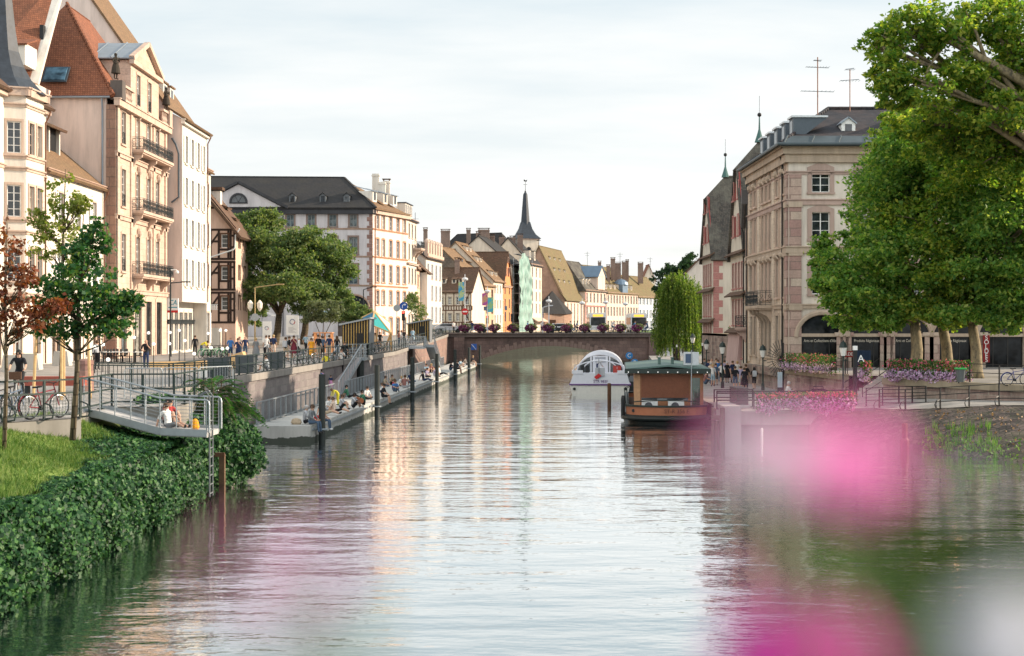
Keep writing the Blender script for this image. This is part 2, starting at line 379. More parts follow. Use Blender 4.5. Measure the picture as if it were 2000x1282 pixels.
# ------------------------------------------------------------------ left bank
EDGE = [(-13.0, 46, 3.15), (-11.0, 46.1, 3.15), (-10.9, 53, 3.15), (-13.9, 58, 3.15), (-13.9, 71, 3.15), (-12.6, 104, 3.15), (-11.3, 136, 3.2), (-10.2, 172, 3.8), (-9.2, 205, 4.45)]
def strip(name, pts, xo, mat, label):
 k = MB()
 for a, b in zip(pts[:-1], pts[1:]):
  n = max(1, int((b[1] - a[1]) / 8))
  for i in range(n):
   p = [a[j] + (b[j] - a[j]) * i / n for j in range(3)]; q = [a[j] + (b[j] - a[j]) * (i + 1) / n for j in range(3)]
   k.poly([(xo, p[1], p[2]), (p[0], p[1], p[2]), (q[0], q[1], q[2]), (xo, q[1], q[2])])
 return tag(k.build(name, mat), label, kind='structure')
def paving_mat():
 m, nt, b = newmat('promenade_paving'); b.inputs['Roughness'].default_value = 0.9; b.inputs['Specular IOR Level'].default_value = 0.2
 k = N(nt, 'ShaderNodeTexBrick'); nt.links.new(objvec(nt), k.inputs['Vector']); k.inputs['Scale'].default_value = 1
 k.inputs['Color1'].default_value = (0.33, 0.31, 0.29, 1); k.inputs['Color2'].default_value = (0.27, 0.255, 0.24, 1); k.inputs['Mortar'].default_value = (0.19, 0.18, 0.17, 1)
 k.inputs['Brick Width'].default_value = 0.9; k.inputs['Row Height'].default_value = 0.6; k.inputs['Mortar Size'].default_value = 0.01
 f = noise(nt, objvec(nt), 0.35, 6); c = mixc(nt, 0.6, k.outputs[0], mixc(nt, 1.0, k.outputs[0], ramp(nt, f, [(0.35, (0.55,) * 3), (0.65, (1.2,) * 3)]), 'MULTIPLY'))
 nt.links.new(c, b.inputs['Base Color']); return m
PAVE = paving_mat()
strip('promenade', [(-13.8, 38.6, 3.15), (-12.3, 40.6, 3.15), (-12.9, 42, 3.15)] + EDGE, -130, PAVE, 'pale paved promenade on the left bank')
def polyline_wall(name, pts, zb, mat, label, cat, coping=None, cm=None, t=0.5, side=1):
 """a retaining wall with a coping of its own, along pts (x, y, ztop); thickness to the left of travel"""
 o = thing(name, label, cat, (pts[0][0], pts[0][1], zb)); k, c = MB(), MB()
 for a, b in zip(pts[:-1], pts[1:]):
  a, b = Vector(a), Vector(b); d = (b - a); d.z = 0; d.normalize(); n = Vector((-d.y, d.x, 0)) * t * side
  lo = lambda p: Vector((p.x, p.y, zb))
  cz = Vector((0, 0, 0.3)) if coping else Vector((0, 0, 0))
  k.add([lo(a), lo(b), b - cz, a - cz, lo(a) + n, lo(b) + n, b + n - cz, a + n - cz], [(0, 1, 2, 3), (7, 6, 5, 4), (3, 2, 6, 7), (0, 3, 7, 4), (1, 5, 6, 2)])
  if coping:
   e = n.normalized() * -0.12; u = Vector((0, 0, 0.06))
   c.add([a + e - cz, b + e - cz, b + e + u, a + e + u, a + n - cz, b + n - cz, b + n + u, a + n + u], [(0, 1, 2, 3), (7, 6, 5, 4), (3, 2, 6, 7), (0, 3, 7, 4), (1, 5, 6, 2), (0, 4, 5, 1)])
 k.build('wall', mat, o)
 if coping: c.build('coping', cm, o)
 return o
QUAY = masonry('quay_stone', (0.235, 0.205, 0.20), (0.16, 0.135, 0.14), (0.19, 0.18, 0.17), 0.95, 0.42, 0.02, (0.26, 0.24, 0.22), 0.6)
tide(QUAY, .6)
polyline_wall('quay_wall', EDGE[3:7] + [(-10.9, 149, 3.42)], -1.5, QUAY, 'grey stone quay wall behind the floating pontoon, below the promenade railing', 'quay wall', True, plaster('coping_stone', (0.30, 0.275, 0.25)))
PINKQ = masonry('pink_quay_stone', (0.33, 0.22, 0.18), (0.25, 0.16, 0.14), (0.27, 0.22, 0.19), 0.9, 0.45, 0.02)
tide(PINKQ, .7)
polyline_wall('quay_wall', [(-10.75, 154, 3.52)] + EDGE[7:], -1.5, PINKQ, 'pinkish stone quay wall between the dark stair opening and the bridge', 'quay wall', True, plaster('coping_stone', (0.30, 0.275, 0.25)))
def lerp(a, b, t): return a + (b - a) * t
def sm(t): t = min(1, max(0, t)); return t * t * (3 - 2 * t)
def lawn_z(x, y): return 2.02 + 0.95 * sm((-10.7 - x) / 3.2) * sm((y - 27) / 9.5) + 0.07 * math.sin(x * 1.7 + y) * math.cos(y * 1.3) + 0.05 * math.sin(y * 0.9 + 1)
def lawn(u, v):
 y = lerp(18.0, 48.0, v); x = lerp(-26, -10.3, u); return (x, y, lawn_z(x, y) - 1.0 * sm((x + 10.95) / 0.4))
EARTH = M('lawn_soil', (0.14, 0.20, 0.045), 0.95, 0.4, 0.8, 0, 0.3)
tag(grid('lawn', lawn, 40, 60, EARTH), 'sloping lawn in front of the fence', kind='structure')
q = MB()
for (xa, ya), (xb, yb) in zip([(-10.9, 18), (-10.9, 30), (-10.7, 47.5)], [(-10.9, 30), (-10.7, 47.5), (-10.6, 47.6)]):
 q.ext([(xa, ya, -1), (xb, yb, -1), (xb, yb, 1.6), (xa, ya, 1.6)], (-1.2, 0, 0))
q.ext([(-11.8, 47.7, -1), (-9.95, 51.0, -1), (-9.95, 51.0, 1.9), (-11.8, 47.7, 2.2)], (-0.5, 3.5, 0))
for (xa, ya), (xb, yb) in zip([(-60, 38.6), (-13.8, 38.6), (-12.3, 40.6), (-12.9, 42), (-13, 46), (-11, 46.1), (-10.9, 53)], [(-13.8, 38.6), (-12.3, 40.6), (-12.9, 42), (-13, 46), (-11, 46.1), (-10.9, 53), (-13.9, 58)]): q.ext([(xa, ya, 0), (xb, yb, 0), (xb, yb, 3.13), (xa, ya, 3.13)], Vector((-(yb - ya), xb - xa, 0)).normalized() * .3)
tag(q.build('embankment', plaster('embankment_concrete', (0.30, 0.28, 0.25), 0.4)), 'concrete foot of the left bank under the ivy', kind='structure')
def ivy_pts(n):
 y = RNG.uniform(18.5, 47.3, n); s = RNG.random(n)
 z = s ** 0.9 * (1.93 + 0.10 * np.sin(y * 0.55 + 1) + 0.10 * np.sin(y * 1.7))
 bulge = 0.45 * np.sin(np.clip(s, 0, 1) * math.pi) ** 0.7 + 0.34 * np.abs(np.sin(y * 0.8 + 2 * s) * np.sin(y * 0.37 + 1.0 + 2 * s)) + 0.12 * np.sin(y * 3.1 + s * 9)
 x = -10.5 + bulge * 0.75 - 0.12 * np.clip(s - 0.8, 0, 1) / 0.2 + RNG.normal(0, 0.08, n)
 return np.stack([x, y, z + RNG.normal(0, 0.06, n) + 0.03], 1)
def ivy_top(n):
 y = 47.2 - 28.5 * RNG.random(n) ** 1.5; u = RNG.random(n) ** 1.3
 w = 0.55 + np.clip((y - 36.5) * 0.4, 0, 1.6) + 0.16 * np.sin(y * 1.9) + 0.12 * np.sin(y * 5.0)
 x = -10.4 - u * w; lz = np.array([lawn_z(a, b) for a, b in zip(x, y)]); big = 0.05 + np.clip((y - 33) * .04, 0, .22) * (np.sin(x * 2.3 + y) * np.cos(y * 1.1) + 1) / 2
 return np.stack([x, y, lz + RNG.uniform(0, 1, n) * big * np.clip((1 - u) * 3, .25, 1)], 1)
IVY = leafmat('ivy_leaf', [(0.005, 0.028, 0.011), (0.009, 0.045, 0.015), (0.018, 0.07, 0.02), (0.032, 0.105, 0.027), (0.08, 0.18, 0.045)], 0.15, 0.5, 0.22)
pp = np.concatenate([ivy_pts(80000), ivy_top(26000)])
nr = np.tile(np.array([0.75, -0.45, 0.45]), (len(pp), 1)); nr[80000:] = (0.2, -0.2, 0.9)
tag(leaves('ivy', pp, 0.105, IVY, nrm=nr, asp=0.85, jit=0.5), 'glossy ivy covering the long left bank down to the water', kind='stuff')
s = RNG.random(30000); a = RNG.random(30000)
px_ = -11.95 + 2.05 * a ** 0.8; py_ = 47.4 + 4.6 * a + 1.2 * RNG.random(30000)
hgt = 3.3 - 0.9 * a ** 3; pz = s * hgt
pts = np.stack([px_ + 0.75 * np.sin(s * math.pi) ** 0.8 * (0.4 + 0.6 * a) - 1.1 * np.clip(s - .72, 0, 1) / .28 * .8 + 0.15 * np.sin(pz * 4 + py_ * 2), py_ - 0.9 * np.sin(s * math.pi) * (1 - 0.3 * a) - 0.3 * (1 - s), pz + 0.02], 1) + RNG.normal(0, 0.07, (30000, 3))
pts[:, 2] = np.abs(pts[:, 2])
tag(leaves('ivy', pts, 0.12, IVY, nrm=np.tile([0.6, -0.65, 0.4], (30000, 1)), asp=0.85, jit=0.5), 'ivy mound hanging to the water beside the sumac shrub', kind='stuff')
n = 80000; y = RNG.uniform(22, 43, n); x = RNG.uniform(-19, -10.35, n)
zz = np.array([lawn_z(a, b) - 1.0 * sm((a + 10.95) / 0.4) for a, b in zip(x, y)])
pat = np.sin(x * 1.3) * np.cos(y * 0.9) + RNG.normal(0, .4, n)
hh = np.clip(0.13 + 0.07 * pat, 0.05, 0.32) * RNG.uniform(.6, 1.3, n); an = RNG.uniform(0, 6.28, n)
bx = np.stack([np.cos(an), np.sin(an), an * 0], 1) * 0.014; tp = np.stack([RNG.normal(0, .06, n), RNG.normal(0, .06, n), hh], 1)
c = np.stack([x, y, zz], 1); v = np.stack([c - bx, c + bx, c + tp], 1).reshape(-1, 3)
GR = leafmat('grass_blade', [(0.06, 0.13, 0.03), (0.10, 0.19, 0.04), (0.17, 0.25, 0.07), (0.27, 0.30, 0.12)], 0.3, 0.7, .15)
gnt = GR.node_tree; gb = gnt.nodes['Principled BSDF']; gl = gb.inputs['Base Color'].links[0].from_socket
gc = mixc(gnt, 1.0, gl, ramp(gnt, noise(gnt, objvec(gnt), 0.8, 5, 0.7), [(0.36, (.35, .5, .4)), (0.5, (.9, .95, .9)), (0.66, (1.35, 1.2, 1.25))]), 'MULTIPLY'); gnt.links.new(gc, gb.inputs['Base Color'])
tag(npmesh('grass', v, np.arange(3 * n).reshape(n, 3), GR), 'uneven meadow grass on the lawn', kind='stuff')
# ------------------------------------------------------------------ right bank
RQ = [(11.4, 75, 1.25), (11.9, 84, 1.1), (12.5, 100, 0.85), (14, 125, 0.8), (16.5, 160, 0.9), (19.6, 204, 1.4)]
k = MB()
for a, b in zip(RQ[:-1], RQ[1:]):
 n = 4
 for i in range(n):
  p = [lerp(a[j], b[j], i / n) for j in range(3)]; r = [lerp(a[j], b[j], (i + 1) / n) for j in range(3)]
  k.poly([p, (40, p[1], p[2]), (40, r[1], r[2]), r]); k.poly([p, r, (r[0], r[1], -1), (p[0], p[1], -1)])
k.poly([(11.4, 75, 1.25), (22, 75, 1.5), (22, 75, -1), (11.4, 75, -1)])
tag(k.build('lower_quay', PAVE), 'low paved quay on the right bank', kind='structure')
WL = [(15.6, 74.7), (16.4, 71), (18, 65.8), (19.4, 62), (21.5, 59.7), (26, 57), (40, 52)]
TP = [(15.7, 75.2, 1.3), (19, 75.4, 1.35), (20.2, 73.6, 1.42), (21.5, 71.5, 1.6), (23.6, 69, 1.9), (27, 65, 2.1), (42, 58, 2.4)]
def bank(u, v):
 t = u * (len(WL) - 1); i = min(len(WL) - 2, int(t)); f = t - i
 a = Vector((lerp(WL[i][0], WL[i + 1][0], f), lerp(WL[i][1], WL[i + 1][1], f), -0.15))
 b = Vector([lerp(TP[i][j], TP[i + 1][j], f) for j in range(3)])
 p = a.lerp(b, v); p.z += 0.25 * math.sin(v * math.pi) + 0.04 * math.sin(p.x * 3 + p.y * 5); return p
def cobble_mat():
 m, nt, b = newmat('cobbles'); b.inputs['Roughness'].default_value = 0.9
 vo = N(nt, 'ShaderNodeTexVoronoi', feature='DISTANCE_TO_EDGE'); nt.links.new(objvec(nt, (3.6, 3.6, 4)), vo.inputs['Vector']); vo.inputs['Scale'].default_value = 1
 vc = N(nt, 'ShaderNodeTexVoronoi'); nt.links.new(objvec(nt, (3.6, 3.6, 4)), vc.inputs['Vector']); vc.inputs['Scale'].default_value = 1
 s = N(nt, 'ShaderNodeSeparateXYZ'); nt.links.new(vc.outputs['Color'], s.inputs[0])
 c = ramp(nt, s.outputs[0], [(0, (0.055, 0.038, 0.034)), (0.5, (0.095, 0.066, 0.057)), (1, (0.14, 0.10, 0.085))])
 e = ramp(nt, vo.outputs[0], [(0.02, (0, 0, 0)), (0.12, (1, 1, 1))])
 c = mixc(nt, e, (0.03, 0.03, 0.02), c); f = noise(nt, objvec(nt), 0.6, 5)
 c = mixc(nt, ramp(nt, f, [(0.5, (0, 0, 0)), (0.75, (0.6,) * 3)]), c, (0.07, 0.08, 0.03))
 nt.links.new(c, b.inputs['Base Color']); bump(nt, b, e, 0.6, 0.04); return m
tag(grid('cobbled_bank', bank, 60, 24, cobble_mat()), 'cobbled slope of the right bank', kind='structure')
q = MB(); q.poly([(11.6, 75.3, 1.26), (19, 75.4, 1.36), (20.2, 73.6, 1.43), (21.5, 71.5, 1.61), (23.6, 69, 1.91), (27, 65, 2.11), (42, 58, 2.41), (42, 90, 2.3), (19.5, 92, 1.3)])
tag(q.build('footpath', PAVE), 'sloping footpath behind the black railing', kind='structure')
TER = [(20.3, 104, 2.6), (19.9, 103, 2.6), (21.0, 90.7, 2.6)]
TER2 = [(21.9, 83.9, 2.6), (26.7, 74, 2.6), (36, 66, 2.6)]
q = MB(); q.poly([(20.3, 104.2, 2.58), (20.0, 103, 2.58), (21.1, 90.7, 2.58), (23.3, 90.0, 2.58), (23.3, 84.4, 2.58), (22.0, 84, 2.58), (26.8, 74.1, 2.58), (36, 66.1, 2.58), (70, 60, 2.58), (70, 107, 2.62), (20.6, 107, 2.62)])
tag(q.build('terrace', PAVE), 'raised shop terrace on the right bank', kind='structure')
TERW = masonry('terrace_stone', (0.42, 0.33, 0.27), (0.24, 0.16, 0.14), (0.36, 0.30, 0.25), 0.75, 0.38, 0.025, (0.05, 0.045, 0.04), 0.8)
CPS = plaster('terrace_coping', (0.33, 0.28, 0.20), 0.45)
polyline_wall('terrace_wall', TER, 0.6, TERW, 'curved pinkish terrace wall under the corner building, left of the steps', 'terrace wall', True, CPS)
polyline_wall('terrace_wall', [(23.3, 84.6, 2.6)] + TER2, 0.9, TERW, 'patchy stone terrace wall below the plane trees, right of the steps', 'terrace wall', True, CPS)
q = thing('stone_steps', 'stone steps climbing to the terrace between the two terrace walls', 'steps', (21, 87.5, 1.2))
for i in range(8):
 k = MB(); k.box(21.2 + i * 0.27, 23.6, 84.4, 90.2, 1.1 + i * 0.18, 1.28 + i * 0.18); k.build('step', CONC, q)
q = MB(); q.poly([(-300, 205, 4.4), (-9.2, 205, 4.4), (-9.5, 226, 4.4), (4, 285, 4.4), (17, 345, 4.4), (36, 400, 4.4), (60, 440, 4.4), (400, 600, 4.4), (400, 900, 4.4), (-300, 900, 4.4)])
tag(q.build('street', ASPH), 'far street beyond the bridge', kind='structure')
q = MB(); q.poly([(19.8, 205, 4.4), (300, 205, 4.4), (300, 420, 4.4), (70, 420, 4.4), (42, 330, 4.4), (24, 250, 4.4)])
tag(q.build('far_bank', ASPH), 'ground behind the willow', kind='structure')
q = MB(); q.poly([(40, 75, 0.6), (300, 75, 0.6), (300, 206, 0.9), (19.5, 206, 0.9), (19.5, 107, 0.7)]); tag(q.build('ground', ASPH), 'ground under the right bank buildings', kind='structure')
q = MB(); q.poly([(-500, -60, -1.2), (500, -60, -1.2), (600, 2200, -1.2), (-600, 2200, -1.2)]); tag(q.build('terrain', EARTH), 'flat land reaching the horizon', kind='structure')
polyline_wall('quay_wall', [(-9.5, 226, 4.4), (4, 285, 4.4), (17, 345, 4.4), (36, 400, 4.4)], -1, masonry('shaded_quay', (.032, .034, .026), (.025, .027, .02), (.02, .02, .017)), 'far stone quay wall seen through the bridge arch', 'quay wall', True, CPS)  # shade under the arch put into the stone colour, dark greenish grey
# ------------------------------------------------------------------ bridge
def bridge():
 D = 205.0; xa, xb = X(870, D), X(1275, D); o = thing('stone_bridge', 'pink sandstone arch bridge with flower pots across the river', 'bridge', (5, D, 0))
 BR = masonry('bridge_stone', (0.215, 0.145, 0.125), (0.155, 0.105, 0.095), (0.12, 0.09, 0.08), 1.1, 0.5, 0.02, (0.06, 0.05, 0.045), 0.7)
 tide(BR, .8); ax0, ax1 = X(935, D), X(1212, D); zc, zs = Z(676, D), Z(704, D)
 k = MB(); n = 36
 arch = []
 for i in range(n + 1):
  u = i / n; arch.append((lerp(ax0, ax1, u), zs + (zc - zs) * (1 - (2 * u - 1) ** 2)))
 for y, s in ((D, 1), (D + 14, -1)):
  for (x0, z0), (x1, z1) in zip(arch[:-1], arch[1:]): k.poly([(x0, y, z0), (x1, y, z1), (x1, y, 4.05), (x0, y, 4.05)])
  for x0, x1 in ((xa, ax0), (ax1, xb)): k.poly([(x0, y, -1), (x1, y, -1), (x1, y, 4.05), (x0, y, 4.05)])
 for (x0, z0), (x1, z1) in zip(arch[:-1], arch[1:]): k.poly([(x0, D, z0), (x0, D + 14, z0), (x1, D + 14, z1), (x1, D, z1)])
 for x in (ax0, ax1): k.poly([(x, D, -1), (x, D + 14, -1), (x, D + 14, zs), (x, D, zs)])
 k.build('masonry', BR, o)
 k = MB()
 for i in range(0, n):
  (x0, z0), (x1, z1) = arch[i], arch[i + 1]; t = Vector((x1 - x0, 0, z1 - z0)).normalized(); nn = Vector((-t.z, 0, t.x)) * (0.95 if i % 2 else 0.6)
  y = D - (0.16 if i % 2 else 0.1)
  k.ext([(x0 + 0.03, y, z0), (x1 - 0.03, y, z1), (x1 - 0.03 + nn.x, y, z1 + nn.z), (x0 + 0.03 + nn.x, y, z0 + nn.z)], (0, 0.2, 0))
 k.build('arch_ring', plaster('voussoir', (.25, .175, .15), .4), o)
 for px in (897, 1277):
  k = MB(); x = X(px, D); k.box(x - 0.75, x + 0.75, D - 0.5, D + 0.3, -1, 4.05); k.build('buttress', BR, o)
 k = MB(); k.box(xa - 0.5, xb + 0.5, D - 0.45, D + 14.4, 4.05, 4.45); k.box(xa - .5, xb + .5, D - 0.6, D + 14.5, 4.45, 4.62)
 k.build('cornice', plaster('bridge_cornice', (0.14, 0.11, 0.10)), o)
 k = MB()
 for x in np.arange(xa, xb, 0.62): k.box(x - .02, x + .02, D - 0.3, D - 0.26, 4.62, 5.35)
 for z in (4.72, 5.05, 5.38): k.box(xa, xb, D - 0.31, D - 0.25, z - 0.02, z + 0.03)
 k.build('railing_lattice', GREENIRON, o)
bridge()
PCONC = tide(plaster('pontoon_concrete', (0.52, 0.51, 0.48), 0.3), .27)
def pontoon():
 o = thing('floating_pontoon', 'long pale concrete pontoon floating along the left quay', 'pontoon', (-11.4, 70, 0))
 a, b = Vector((-9.95, 70, 0)), Vector((-4.8, 188, 0)); wv = Vector((-2.95, 0.1, 0))
 k, g = MB(), MB(); n = 6
 for i in range(n):
  p, q2 = a.lerp(b, i / n), a.lerp(b, (i + 0.995) / n)
  if i == 0: p = Vector((-9.95, 70, 0)); w0 = Vector((-2.95, 0, 0))
  k.ext([p + Vector((0, 0, -.3)), q2 + Vector((0, 0, -.3)), q2 + wv + Vector((0, 0, -.3)), p + wv + Vector((0, 0, -.3))], (0, 0, 1.12))
  k.build('float_section', PCONC, o); k = MB()
  g.bar(p + Vector((0.06, 0.5, 0.62)), q2 + Vector((0.06, -0.5, 0.62)), 0.08, 0.1)
 g.build('fender', GALV, o)
 return o
pontoon()
PE = lambda d, off=0.0: Vector((-9.95 + 0.0436 * (d - 70) + off, d, 0.82))
DKPILE = M('pile_paint', (0.022, 0.028, 0.026), 0.55, 0.3, 2)
for i, (px, top) in enumerate(((617, 731), (725, 713), (795, 698), (847, 691), (884, 683), (912, 679), (934, 675))):
 d = 71.6 + 20 * i; x = PE(d).x + 0.32
 o = thing('mooring_pile', ['nearest dark mooring pile, at the front corner of the pontoon', 'second mooring pile from the near end, behind the group with the guitar', 'third mooring pile from the near end of the pontoon', 'fourth mooring pile, in the middle of the pontoon edge', 'fifth mooring pile along the pontoon edge', 'mooring pile just before the last one, near the bridge', 'farthest mooring pile, beside the blue sign on the bridge'][i], 'pile', (x, d, 0), 0, 'dark piles along the pontoon')
 k = MB(); k.lathe([(0.17, -1.5), (0.17, Z(top, d) - 0.02), (0.15, Z(top, d))], (x, d, 0), 14); k.build('shaft', DKPILE, o, smooth=False)
 k = MB(); k.torus((x, d, 0.55), 0.24, 0.05, 'z', 14); k.box(x - 0.5, x - 0.15, d - 0.12, d + 0.12, 0.5, 0.6); k.build('collar', GALV, o)
# ------------------------------------------------------------------ building kit
WMESH = {}
GLASS_B = glass('pane_pale', (.10, .125, .14), .08); GLASS_C = glass('pane_curtain', (.26, .25, .22), .25); GLASS_D = glass('pane_dark', (.012, .014, .016), .04)
def meshof(k, name, mats):
 o = k.build(name, mats); me = o.data; bpy.data.objects.remove(o); return me
def inst(name, me, parent, mat4=None, label=None):
 o = bpy.data.objects.new(name, me); COL.objects.link(o); o.parent = parent
 if mat4 is not None: o.matrix_basis = mat4
 return o
SURR = plaster('window_surround', (0.42, 0.29, 0.22), 0.3)
def winstyle(stone=None, frame=None, bars=(2, 3), sill=True, shut=None, arch=False, gl=None, sw=0.16, key='', out=0.05, rail=False):
 return dict(stone=stone or SURR, frame=frame or WHITE, bars=bars, sill=sill, shut=shut, arch=arch, gl=gl or GLASS, sw=sw, out=out, rail=rail)
WR = random.Random(5)
def put_window(root, fr, u, v, w, h, st, off=0.0):
 if st['gl'] is GLASS: st = dict(st, gl=WR.choice([GLASS, GLASS, GLASS_B, GLASS_C, GLASS_D]))
 key = (round(w, 2), round(h, 2), st['stone'].name, st['frame'].name, st['bars'], st['sill'], st['shut'].name if st['shut'] else '', st['arch'], st['gl'].name, st['sw'], st['rail'])
 if key not in WMESH:
  k, s, o = MB(), st['sw'], st['out']
  if s > 0:
   k.box(-w / 2 - s, -w / 2, -o, 0.02, 0, h, 0); k.box(w / 2, w / 2 + s, -o, 0.02, 0, h, 0)
   if st['arch']:
    k.ext([(-w / 2 - s, -o - .003, h - 0.02), (w / 2 + s, -o - .003, h - 0.02), (w / 2 + s, -o - .003, h + s * 0.7), (w / 4, -o - .003, h + s * 1.5), (-w / 4, -o - .003, h + s * 1.5), (-w / 2 - s, -o - .003, h + s * 0.7)], (0, o + 0.02, 0), 0)
   else: k.box(-w / 2 - s, w / 2 + s, -o - .003, 0.02, h, h + s * 1.1, 0)
  if st['sill']: k.box(-w / 2 - s - .05, w / 2 + s + .05, -o - 0.08, 0.02, -0.14, 0, 0)
  f = 0.07; y0, y1 = 0.13, 0.19
  k.box(-w / 2, -w / 2 + f, y0, y1, 0, h, 1); k.box(w / 2 - f, w / 2, y0, y1, 0, h, 1); k.box(-w / 2 + f, w / 2 - f, y0, y1, 0, f, 1); k.box(-w / 2 + f, w / 2 - f, y0, y1, h - f, h, 1)
  nx, ny = st['bars']
  for i in range(1, nx): x = -w / 2 + w * i / nx; k.box(x - .035, x + .035, y0, y1, f, h - f, 1)
  for j in range(1, ny): z = h * j / ny; k.box(-w / 2 + f, w / 2 - f, y0 + .012, y1, z - .02, z + .02, 1)
  if st['rail']:
   for z in (0.12, 0.5, 0.95): k.box(-w / 2, w / 2, -0.04, -0.01, z, z + 0.035, 2)
   for i in range(int(w / 0.13)): x = -w / 2 + 0.06 + i * 0.13; k.box(x, x + 0.022, -0.035, -0.015, 0.12, 0.95, 2)
  g = MB(); g.poly([(-w / 2, 0.17, 0), (w / 2, 0.17, 0), (w / 2, 0.17, h), (-w / 2, 0.17, h)])
  sh = None
  if st['shut']:
   q = MB(); a = w / 2 + 0.02
   q.box(0, a * 0.96, -0.05, 0, 0.03, h - 0.02)
   for j in range(int(h / 0.12)): q.box(0.06, a * 0.96 - 0.06, -0.065, -0.05, 0.08 + j * 0.12, 0.14 + j * 0.12)
   sh = meshof(q, 'shutter', st['shut'])
  WMESH[key] = (meshof(k, 'window', [st['stone'], st['frame'], IRON]), meshof(g, 'pane', st['gl']), sh)
 wm, gm, sh = WMESH[key]; T = Matrix.Translation
 loc = T((0, 0, 0)) @ fr @ T((u, off, v)); m4 = T(-root.location) @ loc
 o = inst('window', wm, root, m4); inst('pane', gm, o)
 if sh:
  a = (w / 2 + 0.02) * 0.96
  inst('shutter', sh, o, T((w / 2 + 0.03, -0.045, 0))); inst('shutter', sh, o, T((-w / 2 - 0.03 - a, -0.045, 0)))
 return o
def facade(k, root, fr, u0, u1, z0, z1, wins=(), mi=0, rev=0.2):
 """a wall sheet with real openings; wins = [(u centre, z bottom, w, h, style)]"""
 old = k.F; k.F = fr; hol = [(u - w / 2, u + w / 2, v, v + h) for u, v, w, h, s in wins]
 us = sorted({u0, u1} | {a for q in hol for a in q[:2] if u0 < a < u1}); zs = sorted({z0, z1} | {a for q in hol for a in q[2:] if z0 < a < z1})
 for j in range(len(zs) - 1):
  run = None
  for i in range(len(us) - 1):
   cu, cz = (us[i] + us[i + 1]) / 2, (zs[j] + zs[j + 1]) / 2
   if any(a < cu < b and c < cz < d for a, b, c, d in hol):
    if run is not None: k.poly([(run, 0, zs[j]), (us[i], 0, zs[j]), (us[i], 0, zs[j + 1]), (run, 0, zs[j + 1])], mi); run = None
   elif run is None: run = us[i]
  if run is not None: k.poly([(run, 0, zs[j]), (u1, 0, zs[j]), (u1, 0, zs[j + 1]), (run, 0, zs[j + 1])], mi)
 for a, b, c, d in hol:
  for p, q in (((a, c), (a, d)), ((b, d), (b, c)), ((a, d), (b, d)), ((b, c), (a, c))):
   k.poly([(p[0], 0, p[1]), (q[0], 0, q[1]), (q[0], rev, q[1]), (p[0], rev, p[1])], mi)
 k.F = old
 for u, v, w, h, s in wins: put_window(root, fr, u, v, w, h, s)
def chimney(root, p, w=0.8, d=0.6, h=2.0, mat=None, cap=True):
 k = MB(); x, y, z = p; k.box(x - w / 2, x + w / 2, y - d / 2, y + d / 2, z - 2.2, z + h)
 k.box(x - w / 2 - .08, x + w / 2 + .08, y - d / 2 - .08, y + d / 2 + .08, z + h - 0.35, z + h - 0.2)
 o = k.build('chimney', mat or BRICK, root)
 if cap:
  c = MB(); c.box(x - w / 2 - .1, x + w / 2 + .1, y - d / 2 - .1, y + d / 2 + .1, z + h + 0.22, z + h + 0.32)
  for a in (-1, 1):
   for b in (-1, 1): c.box(x + a * w / 2.4 - .06, x + a * w / 2.4 + .06, y + b * d / 2.4 - .06, y + b * d / 2.4 + .06, z + h, z + h + 0.22)
  c.build('cap', TILEB, o)
BRICK = masonry('chimney_brick', (0.32, 0.20, 0.15), (0.25, 0.15, 0.12), (0.3, 0.26, 0.22), 0.3, 0.12, 0.015)
TILER = tiles('red_roof_tiles', (0.31, 0.12, 0.065), (0.22, 0.085, 0.05), moss=(0.11, 0.06, 0.04))
TILEB = tiles('brown_roof_tiles', (0.17, 0.095, 0.06), (0.115, 0.07, 0.05), moss=(0.10, 0.085, 0.05))
TILET = tiles('tan_roof_tiles', (0.27, 0.165, 0.09), (0.19, 0.12, 0.075), moss=(0.14, 0.11, 0.06))
TILED = tiles('dark_roof_tiles', (0.045, 0.042, 0.042), (0.028, 0.03, 0.034), moss=(0.05, 0.045, 0.035))
TILEG = tiles('mossy_grey_tiles', (0.11, 0.095, 0.08), (0.06, 0.058, 0.055), moss=(0.20, 0.19, 0.15), amt=0.7)
SLATE = M('slate', (0.030, 0.038, 0.05), 0.5, 0.35, 2.5, 0, 0.2)
def dormer(root, fr, u, y, z, w=1.2, h=1.4, dp=2.0, wall=None, roofm=None, kind='gable', pw=0.55):
 """front face at local (u, y), bottom at z; runs back dp into the roof"""
 k = MB(fr); a, b = u - w / 2, u + w / 2
 k.poly([(a, y, z), (b, y, z), (b, y, z + h), (a, y, z + h)]); k.poly([(a, y, z), (a, y, z + h), (a, y + dp, z + h)]); k.poly([(b, y, z), (b, y + dp, z + h), (b, y, z + h)])
 if kind == 'gable':
  k.poly([(a, y, z + h), (b, y, z + h), (u, y, z + h + w * 0.4)])
  r = z + h + w * 0.4
  for s in (a - .12, b + .12): k.slab([(s, y - .15, z + h - .06), (u, y - .15, r + .04), (u, y + dp * 1.3, r + .04), (s, y + dp * 1.1, z + h - .06)], 0.08, 1)
 elif kind == 'flat': k.box(a - .12, b + .12, y - .15, y + dp, z + h, z + h + 0.14, 1)
 else: k.slab([(a - .1, y - .2, z + h), (b + .1, y - .2, z + h), (b + .1, y + dp * 1.25, z + h + dp * 0.35), (a - .1, y + dp * 1.25, z + h + dp * 0.35)], 0.1, 1)
 o = k.build('dormer', [wall or WHITE, roofm or TILEB], root)
 g = MB(fr); g.poly([(u - w * pw / 2, y - .02, z + h * .15), (u + w * pw / 2, y - .02, z + h * .15), (u + w * pw / 2, y - .02, z + h * .9), (u - w * pw / 2, y - .02, z + h * .9)])
 g.build('pane', GLASS, o)
